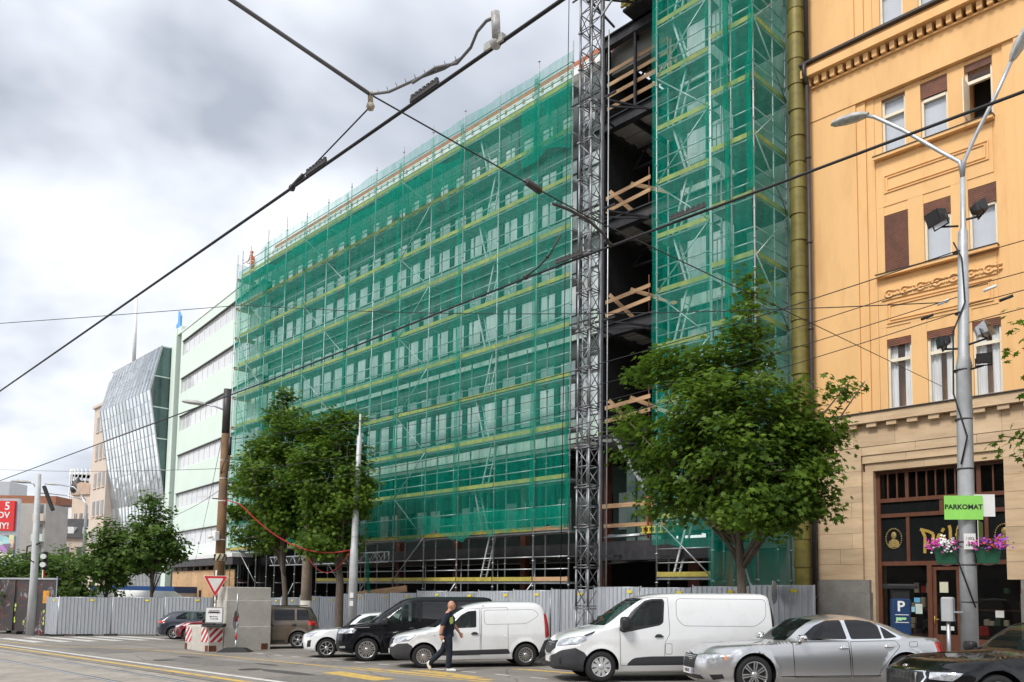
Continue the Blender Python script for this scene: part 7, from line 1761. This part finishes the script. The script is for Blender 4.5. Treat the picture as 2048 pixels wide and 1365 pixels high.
tree('street_tree', 'shorter of the two young trees before the glass house', (-53.6, 16.9, zg(-53)), [((-53.5, 16.9, 3.6), (1.7, 1.6, 1.7)), ((-53.5, 16.9, 5.4), (1.0, 1.0, 1.0))], 110, 4200, .17, 18, LEAFB, .11, 1.6, KITE, clr=.5)
for k, (x, y, h, r) in enumerate(((-58.5, 15.6, 4.5, 2.0), (-62.5, 15.9, 4.7, 2.2), (-60.5, 13.3, 4.3, 2.1), (-66.0, 14.2, 4.0, 2.3), (-69, 17.5, 4.6, 2.3))):
    tree('street_tree', ('round tree beside the white traffic signal', 'broad tree behind the round tree', 'tree standing over the graffiti hoarding', 'tree before the red billboard', 'tree before the beige corner house')[k], (x, y, zg(x)), [((x, y, h - r * .8), (r, r, r * .75)), ((x + .5, y, h - r * 1.5), (r * .9, r * .9, r * .6))], 90, 3400, .2, 30 + k, LEAFB, .12, 1.2, KITE, clr=.55)

# ------------------------------------------------------------------ people
def person(name, label, base, face, J, mats, zones, extra, voxel=.011):
    root = thing(name, label, 'person', base, face)
    s = MB()
    for key, pts, rad in J: s.path(pts, rad, 12)
    for c, r in extra: s.ball(c, r, 14)
    me = s.mesh('body_source', mats[0]); o = bpy.data.objects.new('body_source', me); COL.objects.link(o)
    md = o.modifiers.new('r', 'REMESH'); md.mode = 'VOXEL'; md.voxel_size = voxel; md.use_smooth_shade = True
    sm_ = o.modifiers.new('s', 'SMOOTH'); sm_.iterations = 4; sm_.factor = .5
    dg = bpy.context.evaluated_depsgraph_get(); dg.update()
    bm_ = bpy.data.meshes.new_from_object(o.evaluated_get(dg)); bpy.data.objects.remove(o)
    bm_.materials.clear()
    for x in mats: bm_.materials.append(x)
    bm_.polygons.foreach_set('material_index', [zones(p.center) for p in bm_.polygons]); bm_.polygons.foreach_set('use_smooth', [True] * len(bm_.polygons))
    inst('body', bm_, root)
    return root
SKIN = mat('skin', (.52, .26, .17), .55, 0, .06, 12); NAVY = mat('navy cloth', (.010, .016, .034), .9, 0, .3, 7, .3, 30); SHOE = mat('white shoes', (.72, .72, .70), .6)
def head_parts(x, z, y=0):
    hd_ = [((x, y, z), (.098, .077, .122)), ((x + .035, y, z - .07), (.06, .055, .055)), ((x + .102, y, z - .015), (.022, .016, .028)), ((x - .005, y + .078, z - .01), (.022, .012, .034)), ((x - .005, y - .078, z - .01), (.022, .012, .034)), ((x + .075, y, z + .025), (.03, .055, .016)), ((x + .088, y, z - .058), (.014, .028, .010))]
    return hd_
def fingers(w_, h_, sgn):
    out = []; w_, h_ = Vector(w_), Vector(h_); d = (h_ - w_).normalized(); sd = d.cross(Vector((0, 1, 0))).normalized()
    for i, ln in enumerate((.062, .074, .070, .055)):
        b = h_ + sd * (.030 - .020 * i); t = b + d * ln * .6; out.append(('finger', [tuple(b - d * .02), tuple(t), tuple(t + d * ln * .4 - Vector((.0, sgn * .025, 0)))], [.0105, .0095, .008]))
    b = w_ + d * .03 + sd * .03; out.append(('thumb', [tuple(b), tuple(b + sd * .03 + d * .03), tuple(b + sd * .032 + d * .065)], [.013, .011, .009]))
    return out
RH, RW = (-.115, -.275, .83), (-.16, -.275, .93); LH, LW = (.33, .24, .90), (.28, .25, .98)
J = [('torso', [(0, 0, .88), (-.01, 0, 1.02), (.015, 0, 1.20), (.01, 0, 1.36), (.0, 0, 1.46)], [.165, .155, .165, .175, .10]), ('bust', [(.0, -.12, 1.38), (.0, .12, 1.38)], [.10, .10]), ('belly', [(.05, -.05, 1.12), (.05, .05, 1.12)], [.125, .125]),
     ('neck', [(.005, 0, 1.44), (.05, 0, 1.58)], [.066, .062]), ('shoulders', [(-.01, -.19, 1.43), (0, 0, 1.47), (.01, .19, 1.43)], [.07, .08, .07]),
     ('rarm', [(-.01, -.20, 1.43), (-.12, -.255, 1.16)], [.078, .066]), ('rfore', [(-.12, -.255, 1.18), (-.15, -.27, 1.05), RW], [.056, .050, .032]), ('rpalm', [RW, RH], [.034, .040]),
     ('larm', [(.01, .20, 1.43), (.11, .255, 1.19)], [.075, .062]), ('lfore', [(.11, .255, 1.20), (.21, .25, 1.08), LW], [.052, .047, .030]), ('lpalm', [LW, LH], [.033, .038]),
     ('rleg', [(.0, -.09, .90), (.035, -.10, .70), (.06, -.10, .50), (.05, -.10, .28), (.03, -.10, .10)], [.125, .105, .082, .078, .068]), ('rfoot', [(.0, -.10, .052), (.12, -.105, .048), (.235, -.11, .036)], [.05, .05, .036]),
     ('lleg', [(.0, .09, .90), (-.05, .10, .72), (-.13, .10, .53), (-.30, .10, .36), (-.44, .10, .235)], [.125, .105, .082, .078, .068]), ('lfoot', [(-.50, .10, .22), (-.475, .10, .12), (-.435, .10, .04)], [.048, .048, .034])] + fingers(RW, RH, -1) + fingers(LW, LH, 1)
def zones_m(c):
    x, y, z = c
    if y < (-.222 if z < 1.0 else -.195) and .66 < z < 1.17 and x < .05: return 0
    if y > .20 and z < 1.205 and z > .74 and x > .05: return 0
    if z > 1.505 + .25 * (x - .02): return 0
    if z > 1.02: return 1
    if x > -.09 and z < .088 and y < 0: return 3
    if y > 0 and x < -.36 and (z < .13 or (x + .44) * -.6 + .235 - z > .10 or x < -.475): return 3
    return 2
man = person('person', 'bald person in navy shirt and jeans with white shoes walking past the delivery van', (-16.35, 13.45, zg(-16.35) + .006), math.radians(46), J, [SKIN, NAVY, mat('navy jeans', (.008, .013, .028), .85, 0, .3, 9), SHOE], zones_m, head_parts(.075, 1.685))
f = MB(); f.prism([(-.07, -.02), (-.03, -.09), (.06, -.07), (.08, .03), (.04, .10), (-.05, .08)], lambda u, v, d: (.115 + u * .62 - d * .6, -.152 + u * .72 + d * -.8 + .02, 1.30 + v), .03, .036); f.build('shirt_print', mat('lime print', (.45, .58, .14), .7, 0, .5, 30), man)
f = MB(); f.lathe([(.036, -.012), (.042, 0), (.036, .012)], 12, c=(-.157, -.274, .95)); f.build('wristband', M['black'], man)
f = MB(); f.ball((-.085, -.285, .79), (.03, .025, .04), 8); f.build('bottle_cap', M['white'], man)
for y in (-.034, .034): f = MB(); f.ball((.166, y, 1.695), (.012, .014, .008), 8); f.build('eye', M['black'], man)
f = MB(); f.path([(.02 + .075 * math.cos(a), .09 * math.sin(a), 1.505 + .02 * math.cos(a)) for a in [2 * math.pi * k / 14 for k in range(15)]], .022, 6); f.build('collar', NAVY, man)
ORNG = mat('hi-vis orange', (.75, .16, .02), .8, 0, .1)
JW = [('torso', [(0, 0, .88), (0, 0, 1.1), (.03, 0, 1.4)], [.17, .17, .17]), ('neck', [(.03, 0, 1.44), (.05, 0, 1.58)], [.07, .062]), ('sh', [(.03, -.2, 1.42), (.03, .2, 1.42)], [.08, .08]), ('ra', [(.03, -.21, 1.42), (.12, -.27, 1.18), (.38, -.22, 1.06)], [.075, .065, .04]), ('la', [(.03, .21, 1.42), (.05, .28, 1.15), (.2, .25, .98)], [.075, .065, .04]),
      ('rl', [(0, -.1, .9), (.02, -.11, .5), (0, -.11, .08)], [.125, .09, .07]), ('ll', [(0, .1, .9), (.02, .11, .5), (0, .11, .08)], [.125, .09, .07]), ('rf', [(-.02, -.11, .05), (.2, -.12, .04)], [.05, .04]), ('lf', [(-.02, .11, .05), (.2, .12, .04)], [.05, .04])] + fingers((.36, -.22, 1.065), (.42, -.21, 1.04), -1) + fingers((.19, .25, .985), (.24, .25, .93), 1)
wk = person('person', 'worker in orange clothes and helmet standing on the top deck of the scaffold', (-51.4, 24.4, SZ[10] + .01), math.radians(215), JW, [SKIN, ORNG, ORNG, M['black']], lambda c: 0 if c[2] > 1.52 or (c[0] > .3 and c[2] > .8) else (3 if c[2] < .1 else 1), head_parts(.075, 1.685), .014)
f = MB(); f.lathe([(.13, 1.70), (.125, 1.76), (.09, 1.82), (.001, 1.84)], 14, c=(.07, 0, 0)); f.build('helmet', mat('helmet', (.75, .25, .14), .4), wk)
f = MB(); f.lathe([(.178, 1.02), (.180, 1.08)], 16); f.build('reflective_band', M['white'], wk)

# ------------------------------------------------------------------ houses across the square, behind the viewpoint
for k, (x, wd, h, c_) in enumerate(((-46, 26, 17, (.40, .36, .31)), (-17, 24, 20, (.33, .33, .34)), (10, 26, 16, (.42, .34, .27)), (40, 28, 19, (.36, .34, .32)))):
    plain_house('opposite_house', ('grey brown house across the square', 'tall grey house across the square', 'sandy house across the square', 'plain house across the square')[k], (x, -24), math.pi, wd, 10, zg(x), zg(x) + h, mat('opposite render', c_, .85, 0, .1, .4), 4, 9, 1.3, 1.9, h + zg(x) - 1.4, 3.7, -1.4, wd / 9.3, M['grey_glass'])
